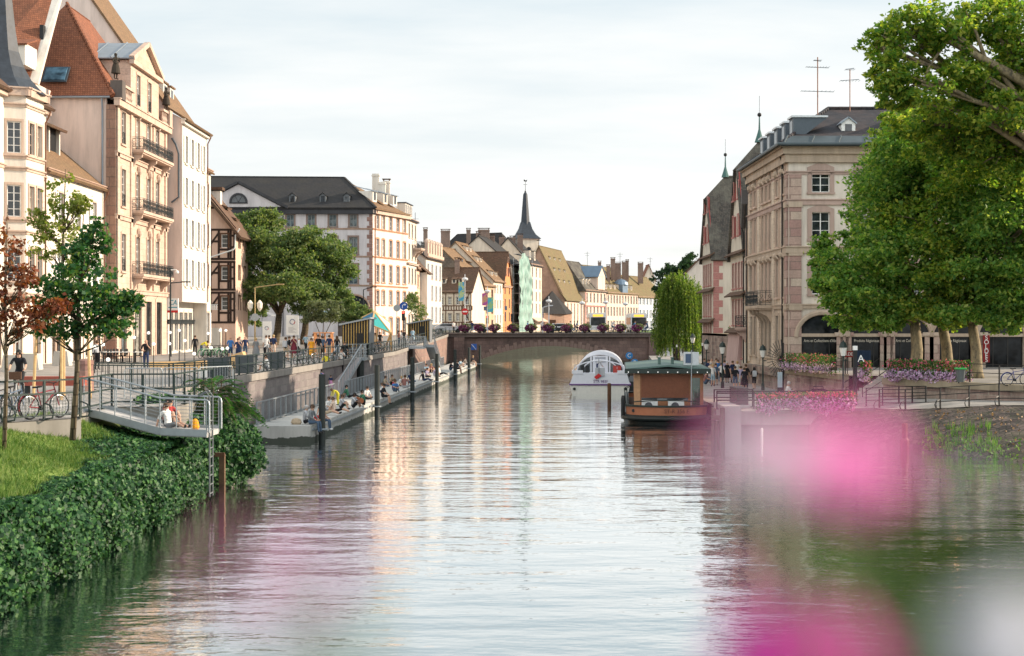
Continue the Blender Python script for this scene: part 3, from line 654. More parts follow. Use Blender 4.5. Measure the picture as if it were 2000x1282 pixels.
def band(root, fr, u0, u1, z, h=0.3, out=0.15, mat=None, name='string_course'):
 k = MB(fr); k.box(u0 - out, u1 + out, -out, 0.05, z, z + h); k.box(u0 - out - .06, u1 + out + .06, -out - .08, 0.06, z + h, z + h + .09); return k.build(name, mat or SURR, root)
def pipe(root, fr, u, z0, z1, mat=None, out=0.12):
 k = MB(fr); k.tube([(u, -0.45, z1), (u, -0.4, z1 - .25), (u, -out, z1 - .8), (u, -out, z0)], 0.06, 8); return k.build('downpipe', mat or ZINC, root)
def quoins(root, fr, u, z0, z1, mat, side=1, w=0.65, hh=0.45, out=0.03):
 k = MB(fr); z, i = z0, 0
 while z < z1 - 0.1:
  ww = w if i % 2 else w * 0.6; k.box(min(u, u + side * ww), max(u, u + side * ww), -out, 0.02, z + .015, min(z1, z + hh) - .015); z += hh; i += 1
 return k.build('quoins', mat, root)
def balcony(root, fr, u0, u1, z, proj=1.0, mat=None, brk=3, h=1.0):
 k = MB(fr); k.box(u0, u1, -proj, 0, z - 0.22, z); k.box(u0 + .1, u1 - .1, -proj + .1, 0, z - .34, z - .22)
 b = k.build('balcony', mat or STONE, root)
 for i in range(brk):
  u = u0 + 0.5 + (u1 - u0 - 1.0) * i / (brk - 1); q = MB(fr)
  q.ext([(u - .16, 0, z - .34), (u - .16, -proj * .8, z - .34), (u - .16, -proj * .75, z - .6), (u - .16, -proj * .35, z - .85), (u - .16, -.12, z - 1.35), (u - .16, 0, z - 1.35)], (0.32, 0, 0)); q.build('bracket', mat or STONE, b)
 r = MB(fr)
 segs = [((u0 + .05, -proj + .06), (u1 - .05, -proj + .06)), ((u0 + .05, -proj + .06), (u0 + .05, 0)), ((u1 - .05, -proj + .06), (u1 - .05, 0))]
 for p, q in segs:
  L = math.hypot(q[0] - p[0], q[1] - p[1]); n = max(2, int(L / 0.45))
  for zz in (0.06, 0.2, h - .12, h): r.bar((p[0], p[1], z + zz), (q[0], q[1], z + zz), 0.035)
  for i in range(n + 1):
   x, y = lerp(p[0], q[0], i / n), lerp(p[1], q[1], i / n); r.bar((x, y, z), (x, y, z + h), 0.035)
   if i < n:
    dx, dy = (q[0] - p[0]) / L, (q[1] - p[1]) / L; cx, cy = x + dx * L / n / 2, y + dy * L / n / 2
    for rr, cz in ((0.17, 0.42), (0.10, 0.74), (0.08, 0.42)):
     r.tube([(cx + dx * rr * math.cos(t), cy + dy * rr * math.cos(t), z + cz + rr * math.sin(t)) for t in np.linspace(0, 6.28, 13)], 0.018, 4)
 r.build('railing_lattice', IRON, b); return b
def timber(root, fr, rails, posts, braces=(), w=0.2, mat=None, out=0.04):
 k = MB(fr)
 for z, u0, u1 in rails: k.box(u0, u1, -out - .004, 0.03, z - w / 2, z + w / 2)
 for u, z0, z1 in posts: k.box(u - w / 2, u + w / 2, -out, 0.03, z0, z1)
 for a, b in braces: k.bar((a[0], -out + .025, a[1]), (b[0], -out + .025, b[1]), w * 0.9, 0.045, 0, (0, 1, 0))
 return k.build('timber_frame', mat or WOODD, root)
def grid_wins(cols, rows, st): return [(u, v, w, h, st) for (v, w, h) in rows for u in cols]
def house(name, label, P0, P1, z0, eave, depth, roof='par', rise=5.0, wall=None, roofm=None, cols=None, rows=(), st=None, end_wins=(), ov=0.4, group=None, cat='house', gable_wall=None, hip=3.0, end1=True, bandm=None, bands=(), corn=None, tim=None):
 """P0 is the left end of the front seen from outside; local x along the front, y into the house"""
 root = thing(name, label, cat, (P0[0], P0[1], z0), 0, group); fr = frame((P0[0], P0[1], 0), P1)
 L = math.hypot(P1[0] - P0[0], P1[1] - P0[1]); k = MB(fr); st = st or winstyle()
 if isinstance(cols, int): cols = [L * (i + 0.5) / cols for i in range(cols)]
 facade(k, root, fr, 0, L, z0, eave, grid_wins(cols or [], rows, st))
 f0 = fr @ Matrix.Translation((0, depth, 0)) @ Matrix.Rotation(R(-90), 4, 'Z'); f1 = fr @ Matrix.Translation((L, 0, 0)) @ Matrix.Rotation(R(90), 4, 'Z')
 facade(k, root, f0, 0, depth, z0, eave, list(end_wins)); k.F = fr
 k.poly([(L, 0, z0), (L, depth, z0), (L, depth, eave), (L, 0, eave)]); k.poly([(0, depth, z0), (L, depth, z0), (L, depth, eave), (0, depth, eave)])
 m, rz = depth / 2, eave + rise; r = MB(fr)
 sl = rise / m if roof in ('par', 'hip') else rise / (L / 2)
 e = eave - ov * sl
 if roof == 'par':
  k.poly([(0, 0, eave), (0, depth, eave), (0, m, rz)]); k.poly([(L, 0, eave), (L, depth, eave), (L, m, rz)])
  r.slab([(-.25, -ov, e), (L + .25, -ov, e), (L + .25, m, rz), (-.25, m, rz)], 0.16); r.slab([(-.25, depth + ov, e), (L + .25, depth + ov, e), (L + .25, m, rz), (-.25, m, rz)], 0.16)
  r.box(-.27, L + .27, m - .12, m + .12, rz - .08, rz + .1)
 elif roof == 'hip':
  a = (-ov, -ov, e); b = (L + ov, -ov, e); c = (L + ov, depth + ov, e); d = (-ov, depth + ov, e); p, q = (hip, m, rz), (L - hip, m, rz)
  for pts in ([a, b, q, p], [c, d, p, q], [d, a, p], [b, c, q]): r.slab(pts, 0.16)
  for s, t in ((a, p), (b, q), (p, q), (d, p)): r.bar(s, t, 0.22, 0.16)
 else:
  k.poly([(0, 0, eave), (L, 0, eave), (L / 2, 0, rz)]); k.poly([(0, depth, eave), (L, depth, eave), (L / 2, depth, rz)])
  for s in (-1, 1):
   x = L / 2 + s * (L / 2 + ov); r.slab([(x, -.3, e), (L / 2, -.3, rz), (L / 2, depth, rz), (x, depth, e)], 0.16)
  r.box(L / 2 - .12, L / 2 + .12, -.3, depth, rz - .08, rz + .1)
 k.build('wall', wall, root); r.build('roof', roofm or TILEB, root)
 for z in bands: band(root, fr, 0, L, z, 0.16, 0.07, bandm)
 band(root, fr, 0, L, eave - 0.4, 0.28, 0.22, corn or bandm, 'cornice')
 root['L'] = L
 return root, fr, L
# ------------------------------------------------------------------ left row of buildings (front line parallel to the river)
CREAM = plaster('cream_plaster', (0.71, 0.65, 0.57), 0.18)
WARM = plaster('warm_white_plaster', (0.72, 0.66, 0.58), 0.14)
PINKP = plaster('pinkish_plaster', (0.70, 0.57, 0.50), 0.10)
SAND = masonry('sandstone_blocks', (0.64, 0.49, 0.39), (0.55, 0.41, 0.33), (0.44, 0.33, 0.27), 1.1, 0.5, 0.008, (0.36, 0.24, 0.17), 0.4)
SANDT = plaster('sandstone_trim', (0.57, 0.43, 0.345), 0.3)
GREYP = plaster('grey_lilac_plaster', (0.56, 0.52, 0.52), 0.12)
def cream_house():
 o = thing('corner_house', 'cream corner house with a stone oriel under a dark bell shaped roof', 'house', (-31.8, 97, 3.15))
 k = MB(); st = winstyle(SANDT, WHITE, (2, 4), True, None, False, None, 0.2); side = winstyle(SANDT, WHITE, (2, 3), True, None, False, None, 0.16)
 fr = frame((-31.8, 70), (-31.8, 97)); ws = [(26.0 - 2.9 * 0 - 0.1, z, 1.1, 2.1, side) for z in ()]
 ws = [(u, z, 1.2, 2.3, side) for z in (8.2, 12.3, 16.3) for u in (3, 7, 11, 15)] + [(17.6, 3.3, 1.6, 3.0, side), (25.2, 3.25, 1.2, 2.7, winstyle(SANDT, WOODD, (1, 2), False)), (21.5, 4.0, 1.4, 2.1, side)]
 facade(k, o, fr, 0, 27, 3.0, 20.6, ws)
 k.F = None
 k.poly([(-45, 97, 3), (-31.8, 97, 3), (-31.8, 97, 20.6), (-45, 97, 20.6)]); k.poly([(-45, 70, 3), (-31.8, 70, 3), (-31.8, 70, 20.6), (-45, 70, 20.6)])
 k.build('wall', CREAM, o)
 b = MB(); A, B, C, D = (-31.9, 89.0), (-30.62, 89.6), (-30.45, 92.5), (-31.9, 94.2)
 faces = [(frame(A, B), math.dist(A, B)), (frame(B, C), math.dist(B, C)), (frame(C, D), math.dist(C, D))]
 for i, (f, L) in enumerate(faces):
  ws = []
  for z in (8.6, 12.6, 16.6):
   if i == 0: ws += [(L / 2, z, 0.86, 2.0, winstyle(SANDT, WHITE, (2, 4), True, None, False, None, 0.14))]
   if i == 1: ws += [(L * .3, z, 0.8, 2.0, winstyle(SANDT, SANDT, (2, 3), True, None, False, None, 0.14)), (L * .74, z, 0.8, 2.0, winstyle(SANDT, SANDT, (2, 3), True, None, False, None, 0.14))]
   if i == 2: ws += [(L / 2, z, 0.8, 2.0, winstyle(SANDT, WHITE, (2, 4), True, None, False, None, 0.14))]
  facade(b, o, f, 0, L, 7.6, 20.6, ws)
 b.F = None; b.poly([(*A, 7.6), (*B, 7.6), (*C, 7.6), (*D, 7.6)])
 ob = b.build('oriel', CREAM, o)
 for f, L in faces:
  for z in (7.6, 11.5, 12.25, 15.5, 16.25, 19.5): band(ob, f, 0, L, z, 0.16, 0.07, SANDT)
  band(ob, f, 0, L, 20.2, 0.45, 0.3, SANDT, 'cornice')
 band(o, fr, 0, 27, 20.1, 0.45, 0.3, SANDT, 'cornice')
 for z in (7.4, 11.6, 15.6): band(o, fr, 0, 27, z, 0.2, 0.07, SANDT)
 r = MB(); r.lathe([(3.0, 20.55), (2.6, 20.9), (2.05, 21.5), (1.6, 22.3), (1.25, 23.3), (1.02, 24.8), (0.82, 26.6), (0.6, 29.5), (0.3, 33), (0.05, 37)], (-32.9, 91.3, 0), 8)
 r.build('bell_roof', SLATE, o)
 r = MB(); r.slab([(-31.2, 70, 20.5), (-31.2, 97.3, 20.5), (-36, 97.3, 24.5), (-36, 70, 24.5)], 0.2); r.slab([(-36, 70, 24.5), (-36, 97.3, 24.5), (-45, 97.3, 20.5), (-45, 70, 20.5)], 0.2); r.build('roof', TILEB, o)
 pipe(o, fr, 26.6, 3.2, 20.3, M('copper_pipe', (0.16, 0.07, 0.04), .5))
 for x, y in ((-30.5, 96), (-30.6, 86)):
  pass
cream_house()
q = thing('rear_house', 'house with dark red roof and white slanted parapet rising behind the cream house', 'house', (-42, 104, 3.15))
k = MB(); k.box(-52, W(58, 155, 106).x, 104.5, 112, 3, Z(157, 106)); k.build('wall', PINKP, q)
k = MB(); a, b, c, d = W(-60, 155, 104), W(58, 155, 106), W(112, -40, 112), W(-10, -40, 112); k.slab([a, b, c, d], 0.25); k.build('roof', TILER, q)
k = MB(); k.ext([W(57, 158, 106), W(74, 164, 106), W(128, -40, 112), W(108, -40, 112)], (-0.2, 0.9, 0)); k.build('parapet', WARM, q)
k = MB(); p = W(83, 68, 108.6); k.box(p.x - .14, p.x + .14, p.y - .25, p.y + .3, p.z - .9, p.z + .7); k.build('window', BLACK, q)
k = MB(); p = W(41, 98, 105.0); k.box(p.x - .5, p.x + .5, p.y - .6, p.y + 2, p.z - 1.2, p.z + .4); k.slab([(p.x - .7, p.y - .8, p.z + .35), (p.x + .7, p.y - .8, p.z + .35), (p.x + .7, p.y + 2, p.z + 1.2), (p.x - .7, p.y + 2, p.z + 1.2)], .12, 1); k.build('dormer', [CREAM, TILER], q)
st = winstyle(SANDT, WHITE, (2, 3), True, WHITE, False, None, 0.12)
r, fr, L = house('low_house', 'low white house with brown roof and open dark dormer beside the sandstone mansion', (-31.8, 97.1), (-31.8, 110.8), 3.0, 16.6, 12.5, 'par', 5.3, WARM, TILET, [3.0, 7.0, 11.0], [(12.9, 1.1, 2.2), (8.7, 1.1, 2.4)], st)
k = MB(fr)
for i, u in enumerate((2.2, 6.9, 11.8)):
 w_ = 1.5; put_window(r, fr, u, 3.2, w_, 3.1, winstyle(SANDT, WOODD, (2, 2), False, None, False, None, 0.18), -0.2)
k = MB(fr); k.box(3.5, 10.5, 2.6, 2.75, 18.3, 20.6, 1)
for u in (3.5, 5.7, 7.9, 10.3): k.box(u - .12, u + .12, 2.35, 2.6, 18.2, 20.6, 0)
k.slab([(3.2, 1.9, 20.5), (10.8, 1.9, 20.5), (10.8, 5.5, 21.6), (3.2, 5.5, 21.6)], 0.2, 2); k.build('dormer', [WARM, BLACK, TILEB], r)
pipe(r, fr, 13.4, 3.2, 16.2, M('copper_pipe', (0.16, 0.07, 0.04), .5))
def mansion():
 P0, P1 = (-30.9, 111.0), (-30.9, 127.3); fr = frame(P0, P1); L = 16.3; z0, ze = 3.1, 23.4
 o = thing('sandstone_mansion', 'tall sandstone mansion with iron balconies, pediment dormer, statues and steep red hipped roof', 'house', (-30.9, 111, 3.1))
 tall = winstyle(SANDT, WHITE, (2, 5), True, None, True, None, 0.18, rail=True); door = winstyle(SANDT, WHITE, (2, 5), False, None, True, None, 0.18)
 cols = [2.1, 6.4, 9.9, 12.9]; ws = []
 for z in (10.05, 15.2, 20.15):
  h = 3.0 if z < 20 else 2.6
  ws += [(u, z, 1.15, h, tall if u < 3 else door) for u in cols]
 ws += [(2.1, 3.6, 1.6, 4.2, winstyle(SANDT, BLACK, (2, 3), False, None, True, None, 0.25)), (6.4, 3.2, 2.2, 4.6, winstyle(SANDT, BLACK, (2, 3), False, None, True, None, 0.3)), (9.9, 3.2, 1.8, 4.6, winstyle(SANDT, BLACK, (2, 3), False, None, True, None, 0.3)), (13.4, 3.2, 1.8, 4.6, winstyle(SANDT, BLACK, (2, 3), False, None, True, None, 0.3))]
 k = MB(); facade(k, o, fr, 0, L, z0, ze, ws); k.F = None
 k.poly([(-30.9, 127.3, z0), (-42, 127.3, z0), (-42, 127.3, ze), (-30.9, 127.3, ze)]); k.poly([(-42, 111, z0), (-42, 127.3, z0), (-42, 127.3, ze), (-42, 111, ze)])
 k.build('wall', SAND, o)
 k = MB(); k.box(-42, -31.65, 111, 111.3, z0, ze + .3); k.build('side_wall', PINKP, o)
 k = MB(); k.box(-31.65, -30.9, 110.9, 111.2, z0, ze - .4); k.build('corner_pier', masonry('pier_stone', (0.30, 0.17, 0.13), (0.40, 0.26, 0.19), (0.22, 0.15, 0.12), 1.2, 0.75, 0.03), o)
 for z in (8.3, 14.1, 19.0): band(o, fr, 0, L, z, 0.3, 0.12, SANDT)
 band(o, fr, 0, L, ze - .5, 0.5, 0.4, SANDT, 'cornice')
 for u in (0.4, 4.3, 11.5, 15.7):
  k = MB(fr); k.box(u - .28, u + .28, -0.12, 0.02, 8.6, ze - .5); k.build('pilaster', SAND, o)
 for z in (9.95, 15.1, 20.05): balcony(o, fr, 4.3, 14.6, z, 1.05, SANDT, 3)
 for u in cols[1:]:
  for z in (13.4, 18.5, 23.0):
   k = MB(fr); k.ball((u, -0.1, z), 0.28, 8, 0, 1.4); k.build('carved_head', SANDT, o)
 for u0, u1, nm in ((0.9, 4.2, 0), (13.6, 15.7, 1)):
  k = MB(fr); k.box(u0, u1, -0.35, -0.05, ze, ze + .25); k.box(u0, u1, -0.4, 0, ze + 1.15, ze + 1.35); n = int((u1 - u0) / 0.42)
  for i in range(n): k.lathe([(0.07, 0), (0.14, .25), (0.05, .6), (0.09, .9)], (u0 + .25 + i * .42, -0.2, ze + .25), 8)
  k.build('balustrade', SANDT, o)
 for u in (0.45, 15.9):
  k = MB(fr); k.box(u - .5, u + .5, -0.5, 0.45, ze, ze + 1.5); k.build('pedestal', SANDT if u > 5 else plaster('dark_stone', (.13, .11, .1)), o)
 a0, a1, zt, za = 4.3, 13.4, 27.3, 29.2
 ak = MB(); facade(ak, o, fr, a0, a1, ze, zt, [(6.6, ze + .45, 1.1, 2.6, tall), (10.2, ze + .45, 1.1, 2.6, tall)]); ak.F = fr
 ak.poly([(a0, 0, ze), (a0, 8, ze), (a0, 8, zt), (a0, 0, zt)]); ak.poly([(a1, 0, ze), (a1, 8, ze), (a1, 8, zt), (a1, 0, zt)])
 mid = (a0 + a1) / 2; ak.poly([(a0, 0, zt), (a1, 0, zt), (mid, 0, za)]); at = ak.build('attic', SAND, o)
 k = MB(fr)
 k.box(a0 - .3, a1 + .3, -.35, 0.05, zt - .35, zt)
 for s in (a0 - .35, a1 + .35): k.bar((s, -.18, zt + .1), (mid, -.18, za + .25), 0.45, 0.35)
 k.build('pediment', SANDT, at)
 k = MB(fr)
 for s in (a0 - .4, a1 + .4): k.slab([(s, -.3, zt + .1), (mid, -.3, za + .35), (mid, 8, za + .35), (s, 8, zt + .1)], 0.1)
 for i in range(5): k.bar((a0 - .4, -.1 + i * 1.6, zt + .16), (mid, -.1 + i * 1.6, za + .4), 0.08)
 k.build('zinc_roof', ZINC, at)
 e = ze + .25; r = MB(); top = 32.2; pa, pb = (-36.6, 116.9, top), (-36.6, 123, top)
 A, B, C, D = (-42.2, 110.6, e), (-31.0, 110.6, e), (-31.0, 127.3, e), (-42.2, 127.3, e)
 r.slab([A, B, pa], .2); r.slab([B, C, pb, pa], .2); r.slab([D, A, pa, pb], .2); r.slab([C, D, pb], .2)
 for i in range(28):
  t = i / 28; p = Vector(B).lerp(Vector(pa), t); p2 = Vector(B).lerp(Vector(pa), t + 1 / 28); r.tube([p + Vector((0, 0, .06)), p2 + Vector((0, 0, .1))], [0.17, 0.12], 6)
 ro = r.build('roof', TILER, o)
 s = W(111, 151, 111.85); n = Vector((0, -.8, .55)).normalized(); up = Vector((0, .62, .78)).normalized()
 k = MB(); xx = Vector((1, 0, 0)); c = s
 def quad(kk, a, b_, off, mi): kk.ext([c - xx * a - up * b_ + n * off, c + xx * a - up * b_ + n * off, c + xx * a + up * b_ + n * off, c - xx * a + up * b_ + n * off], n * 0.1, mi)
 quad(k, .98, .85, 0.25, 0); sk_ = k.build('skylight', M('skylight_frame', (.05, .07, .09), .4), o); k = MB(); quad(k, .82, .7, 0.32, 0); k.build('pane', glass('skylight_glass', (.06, .12, .17), .1), sk_)
 k = MB(); k.tube([(-42, 110.7, e - .1), (-31.3, 110.7, e - .1)], .1, 8); k.tube([(-31.95, 110.75, e - .2), (-31.95, 110.9, e - 1), (-31.95, 110.9, 3.2)], .075, 8); k.build('downpipe', ZINC, o)
mansion()
def shutter_house():
 P0, P1 = (-29.7, 128.1), (-29.7, 138.4); fr = frame(P0, P1); L = 10.3; ze = 24.4
 o = thing('shuttered_house', 'white house with pink side gable and white shutters overhanging the bank arcade', 'house', (-29.7, 128.1, 3.1))
 st = winstyle(WARM, WHITE, (2, 4), True, WHITE, False, None, 0.08); ws = [(u, z, 0.95, 2.5, st) for z in (9.3, 13.0, 16.7, 20.5) for u in (1.5, 3.9, 6.4, 8.8)]
 k = MB(); facade(k, o, fr, 0, L, 7.9, ze, ws); k.F = None
 k.poly([(-29.7, 128.1, 7.9), (-29.7, 138.4, 7.9), (-31, 138.4, 7.9), (-31, 128.1, 7.9)])
 k.poly([(-29.7, 138.4, 3), (-42, 138.4, 3), (-42, 138.4, ze), (-29.7, 138.4, ze)]); k.build('wall', WARM, o)
 k = MB(); k.poly([(-42, 128.1, 7.9), (-29.7, 128.1, 7.9), (-29.7, 128.1, ze), (-30.7, 128.1, ze + .5), (-39.5, 128.1, 37.5), (-42, 128.1, 37.5)]); k.poly([(-42, 128.1, 3), (-31, 128.1, 3), (-31, 128.1, 7.9), (-42, 128.1, 7.9)]); k.build('side_wall', PINKP, o)
 g = frame((-31.0, 128.1), (-31.0, 138.4)); k = MB(); aw = winstyle(WARM, WHITE, (2, 1), False, None, True, glass('shop_glass', (.05, .055, .06)), 0.15)
 facade(k, o, g, 0, L, 3.0, 7.9, [(u, 3.4, 1.35, 3.6, aw) for u in (1.2, 3.1, 5.0, 6.9, 8.8)]); k.build('arcade', WARM, o)
 band(o, g, 0, L, 5.9, 0.3, 0.1, IRON)
 r = MB(); r.slab([(-29.1, 127.9, ze - .1), (-29.1, 138.6, ze - .1), (-30.9, 138.6, ze + 1.0), (-30.9, 127.9, ze + 1.0)], .2); r.slab([(-30.9, 127.9, ze + 1), (-30.9, 138.6, ze + 1), (-39.7, 138.6, 38), (-39.7, 127.9, 38)], .2); r.build('roof', TILET, o)
 for y in (3.5, 7.2):
  pass
 dormer(o, fr, 4.0, 2.5, 26.2, 1.5, 2.0, 2.2, WARM, TILET, 'flat'); dormer(o, fr, 6.6, 2.5, 26.2, 1.5, 2.0, 2.2, WARM, TILET, 'flat')
 band(o, fr, 0, L, ze - .5, .35, .3, WARM, 'cornice'); pipe(o, fr, L - .1, 8, ze - .2, M('copper_pipe', (0.16, 0.07, 0.04), .5));
 k = MB(); k.tube([(-30.6, 128.0, 22.6), (-30.2, 127.8, 22.0), (-29.95, 127.8, 21.2), (-29.95, 127.8, 17.3), (-30.6, 127.8, 16.8)], .09, 8); k.build('downpipe', M('grey_pipe', (.07, .09, .11), .4), o)
shutter_house()
house('narrow_house', 'narrow cream house squeezed between the shuttered house and the timber framed one', (-30.0, 138.6), (-30.0, 141.6), 3.1, 21.2, 10, 'par', 4.5, CREAM, TILET, 1, [(17.6, 1, 2.1), (13.6, 1, 2.2), (9.6, 1, 2.2), (4, 1.3, 3)], winstyle(SANDT, WHITE, (2, 3), True, WHITE))
def timber_house():
 d = 149.0; xr = X(460, d); z0 = 3.1; o = thing('timber_house', 'pink half timbered gable house with dark beams beside the big tree', 'house', (xr, d, z0))
 PT = plaster('pink_panel_plaster', (0.66, 0.46, 0.36), 0.1); fr = frame((xr - 9, d)); ze = Z(447, d)
 wx = 9 - (460 - 439) / F * d; st = winstyle(WOODD, WHITE, (1, 3), False, None, False, glass('pale_pane', (.09, .1, .1)), 0.14, out=0.055)
 zs = [Z(p, d) for p in (484, 547, 606)]
 k = MB(); facade(k, o, fr, 0, 9, z0, ze, [(wx, z, 0.72, 1.4, st) for z in zs]); k.F = fr
 ridge = ze + 8.2 * 1.22
 k.poly([(0, 0, ze), (9, 0, ze), (0.8, 0, ridge)]); k.build('wall', PT, o)
 e = MB(); f1 = frame((xr, d), (xr, d + 7)); facade(e, o, f1, 0, 7, z0, ze, [(u, z, .9, 1.5, st) for u in (2, 5) for z in zs]); e.build('side_wall', PT, o)
 r = MB(fr); r.slab([(9.75, -.7, ze - .9), (0.8, -.7, ridge), (0.8, 8, ridge), (9.75, 8, ze - .9)], .3); r.slab([(0.8, -.7, ridge), (-8, -.7, ze - .5), (-8, 8, ze - .5), (0.8, 8, ridge)], .3); r.build('roof', TILEB, o)
 zl = [Z(p, d) for p in (628, 569, 512, 449)]; rails, posts, br = [], [], []
 for p in (630, 572, 566, 512, 506, 449): rails.append((Z(p, d), 0, 9))
 for a, b in ((630, 572), (566, 512), (506, 449)):
  za, zb = Z(a, d), Z(b, d); zm = (za + zb) / 2
  for u in (8.88, 8.25, wx + .62, wx - .62, wx - 1.5, 3.5, 1.2): posts.append((u, za, zb))
  rails += [(zm - .55, wx - .6, wx + .6), (zm + .3, 1.2, wx - .6), (zm - .3, wx + .6, 8.9), (zm + .9, wx + .6, 8.9)]
  br += [((wx - 2.6, za), (wx - .6, zb - .3))]
 g = ze; rails += [(g + 2.2, 0, 7.0), (g + 4.6, 0, 4.9)]; posts += [(6.2, g, g + 2.2), (3.0, g, g + 2.2), (4.4, g + 2.2, g + 4.6)]; br += [((5.2, g + 2.2), (6.0, g)), ((9, ze), (1.4, ridge - .6))]
 timber(o, fr, rails, posts, br, 0.22, M('dark_beam', (0.030, 0.016, 0.011), .7, .3))
 k = MB(); p0, p1 = W(468, 447, d - .7), W(405, 505, d - .6); k.tube([p0, W(460, 460, d - .5), W(459, 484, d - .4), W(456, 488, d - .4), p1], .07, 8); k.build('downpipe', WHITE, o)
 k = MB(); p = W(422, 385, d + 4); k.box(p.x - .55, p.x + .55, p.y - .5, p.y + .5, p.z - 2, p.z + .6); k.box(p.x - .8, p.x + .8, p.y - .7, p.y + .7, p.z + .7, p.z + 1.0, 1); k.build('chimney', [WARM, TILEB], o)
 for px, py in ((432, 408), (447, 430)):
  p = W(px, py, d + 5); k = MB(); k.box(p.x - .8, p.x + .5, p.y - .8, p.y + .8, p.z - 1, p.z + .2); k.slab([(p.x - 1.6, p.y - 1, p.z + 1.0), (p.x + 1, p.y - 1, p.z + .1), (p.x + 1, p.y + 1, p.z + .1), (p.x - 1.6, p.y + 1, p.z + 1.0)], .2, 1); k.build('dormer', [WARM, TILEB], o)
 k = MB(fr); k.box(5.6, 7.6, -1.2, -.05, z0, z0 + 2.4); k.build('porch', WARM, o)
timber_house()
def grey_house():
 d = 195.0; P = (X(728, d), d); Q = (X(796, 206.5), 206.5); z0, ze = 3.8, 21.7; xl = -46.0
 o = thing('grey_hall', 'large grey plastered house with dark hipped roof, pediment and round-headed attic window', 'house', (P[0], P[1], z0))
 f = frame((xl, d), P); g = frame(P, Q); Lf = P[0] - xl; Lg = math.dist(P, Q); u = lambda px: X(px, d) - xl
 st = winstyle(plaster('grey_brown_surround', (.25, .18, .15)), M('grey_frame', (.22, .24, .24), .5), (2, 2), True, None, False, glass('sky_pane', (.10, .13, .14)), .22)
 ws = []
 for px in (485, 526, 567, 608, 650, 690): ws += [(u(px), Z(443, d), 1.0, 1.65, st), (u(px), Z(497, d), 1.15, 2.35, st), (u(px), Z(555, d), 1.15, 2.65, st)]
 k = MB(); facade(k, o, f, 0, Lf, z0, ze, ws)
 sg = winstyle(plaster('orange_surround', (.50, .27, .17)), WHITE, (2, 3), True, None, True, None, .15); wg = []
 cs = [Lg * t for t in (0.13, 0.29, 0.5, 0.71, 0.9)]
 for z, h in ((Z(450, 200), 1.85), (Z(503, 200), 2.4), (Z(553, 200), 2.4), (Z(596, 200), 1.95)): wg += [(c, z, 0.95, h, sg) for c in cs]
 wg += [(c, 4.4, 1.1, 2.4, sg) for c in cs]
 facade(k, o, g, 0, Lg, z0, ze, wg, 1); k.build('wall', [GREYP, plaster('pale_pink_plaster', (.74, .62, .54), .12)], o)
 for z in (Z(444, d) - .35, Z(499, d) - .3, Z(557, d) - .2): band(o, f, 0, Lf, z, .14, .06, SURR); band(o, g, 0, Lg, z, .14, .06, sg['stone'])
 DC = plaster('dark_cornice', (.06, .06, .065))
 band(o, f, 0, Lf, ze - .7, .75, .45, DC, 'cornice'); band(o, g, 0, Lg, ze - .6, .55, .4, SANDT, 'cornice')
 quoins(o, f, Lf, z0, ze - .7, PINKSTONE, -1, .8, .6)
 r = MB(); e = ze + .15; A, B = Vector((xl, d - .6, e)), Vector((P[0] + .5, d - .7, e)); C = Vector((Q[0] + .5, Q[1], e)); ra, rb = Vector((xl, d + 9.5, Z(345, d + 9.5))), Vector((X(672, d + 9.5), d + 9.5, Z(347, d + 9.5)))
 Dd = Vector((-40, d + 20, e)); C2 = Vector((Q[0] - 3, d + 22, e))
 r.slab([A, B, rb, ra], .25); r.slab([B, C, C2, rb], .25, 1); r.slab([C2, Dd, ra, rb], .25)  # sunlit slope gets tan tiles, shaded slopes dark ones: light put into colour
 for s, t in ((B, rb), (ra, rb)): r.bar(s, t, .3, .2)
 r.build('roof', [TILED, TILET], o)
 cx, hw = u(467), 90 / F * d; zb, zp = ze + .15, ze + .15 + 3.3; yy = -.45
 k = MB(f); k.poly([(cx - hw, yy, zb), (cx + hw, yy, zb), (cx, yy, zp)]); k.slab([(cx - hw, yy, zb), (cx, yy, zp), (cx, 8, zp), (cx - hw, 3, zb)], .1, 1); k.slab([(cx + hw, yy, zb), (cx, yy, zp), (cx, 8, zp), (cx + hw, 3, zb)], .1, 1)
 pe = k.build('pediment', [GREYP, TILED], o)
 k = MB(f)
 for s in (-1, 1): k.bar((cx + s * (hw + .5), yy - .15, zb), (cx, yy - .15, zp + .2), .5, .35)
 k.build('pediment_moulding', DC, pe)
 k = MB(f); rr = 1.0; zc = zb + .75; arc = [(cx + rr * math.cos(t), yy - .04, zc + rr * math.sin(t)) for t in np.linspace(0, math.pi, 15)]; k.poly(arc); lu = k.build('lunette', GLASS, pe)
 k = MB(f); k.tube([(cx + 1.1 * math.cos(t), yy - .06, zc + 1.1 * math.sin(t)) for t in np.linspace(0, math.pi, 15)], .16, 6); k.box(cx - 1.25, cx + 1.25, yy - .12, yy, zc - .2, zc)
 for t in (math.pi / 3, 2 * math.pi / 3): k.bar((cx, yy - .07, zc), (cx + math.cos(t), yy - .07, zc + math.sin(t)), .06)
 k.build('lunette_frame', DC, lu)
 for px in (568, 628, 675): dormer(o, f, u(px), 1.2, Z(397, d + 1.2), .85, 1.1, 1.6, M('dormer_grey', (.12, .13, .14), .6), TILED, 'gable', .6)
 for t in (.22, .52, .8): dormer(o, g, Lg * t, .9, ze + 1.2, 1.4, 1.5, 2.2, WARM, ZINC, 'shed', .5)
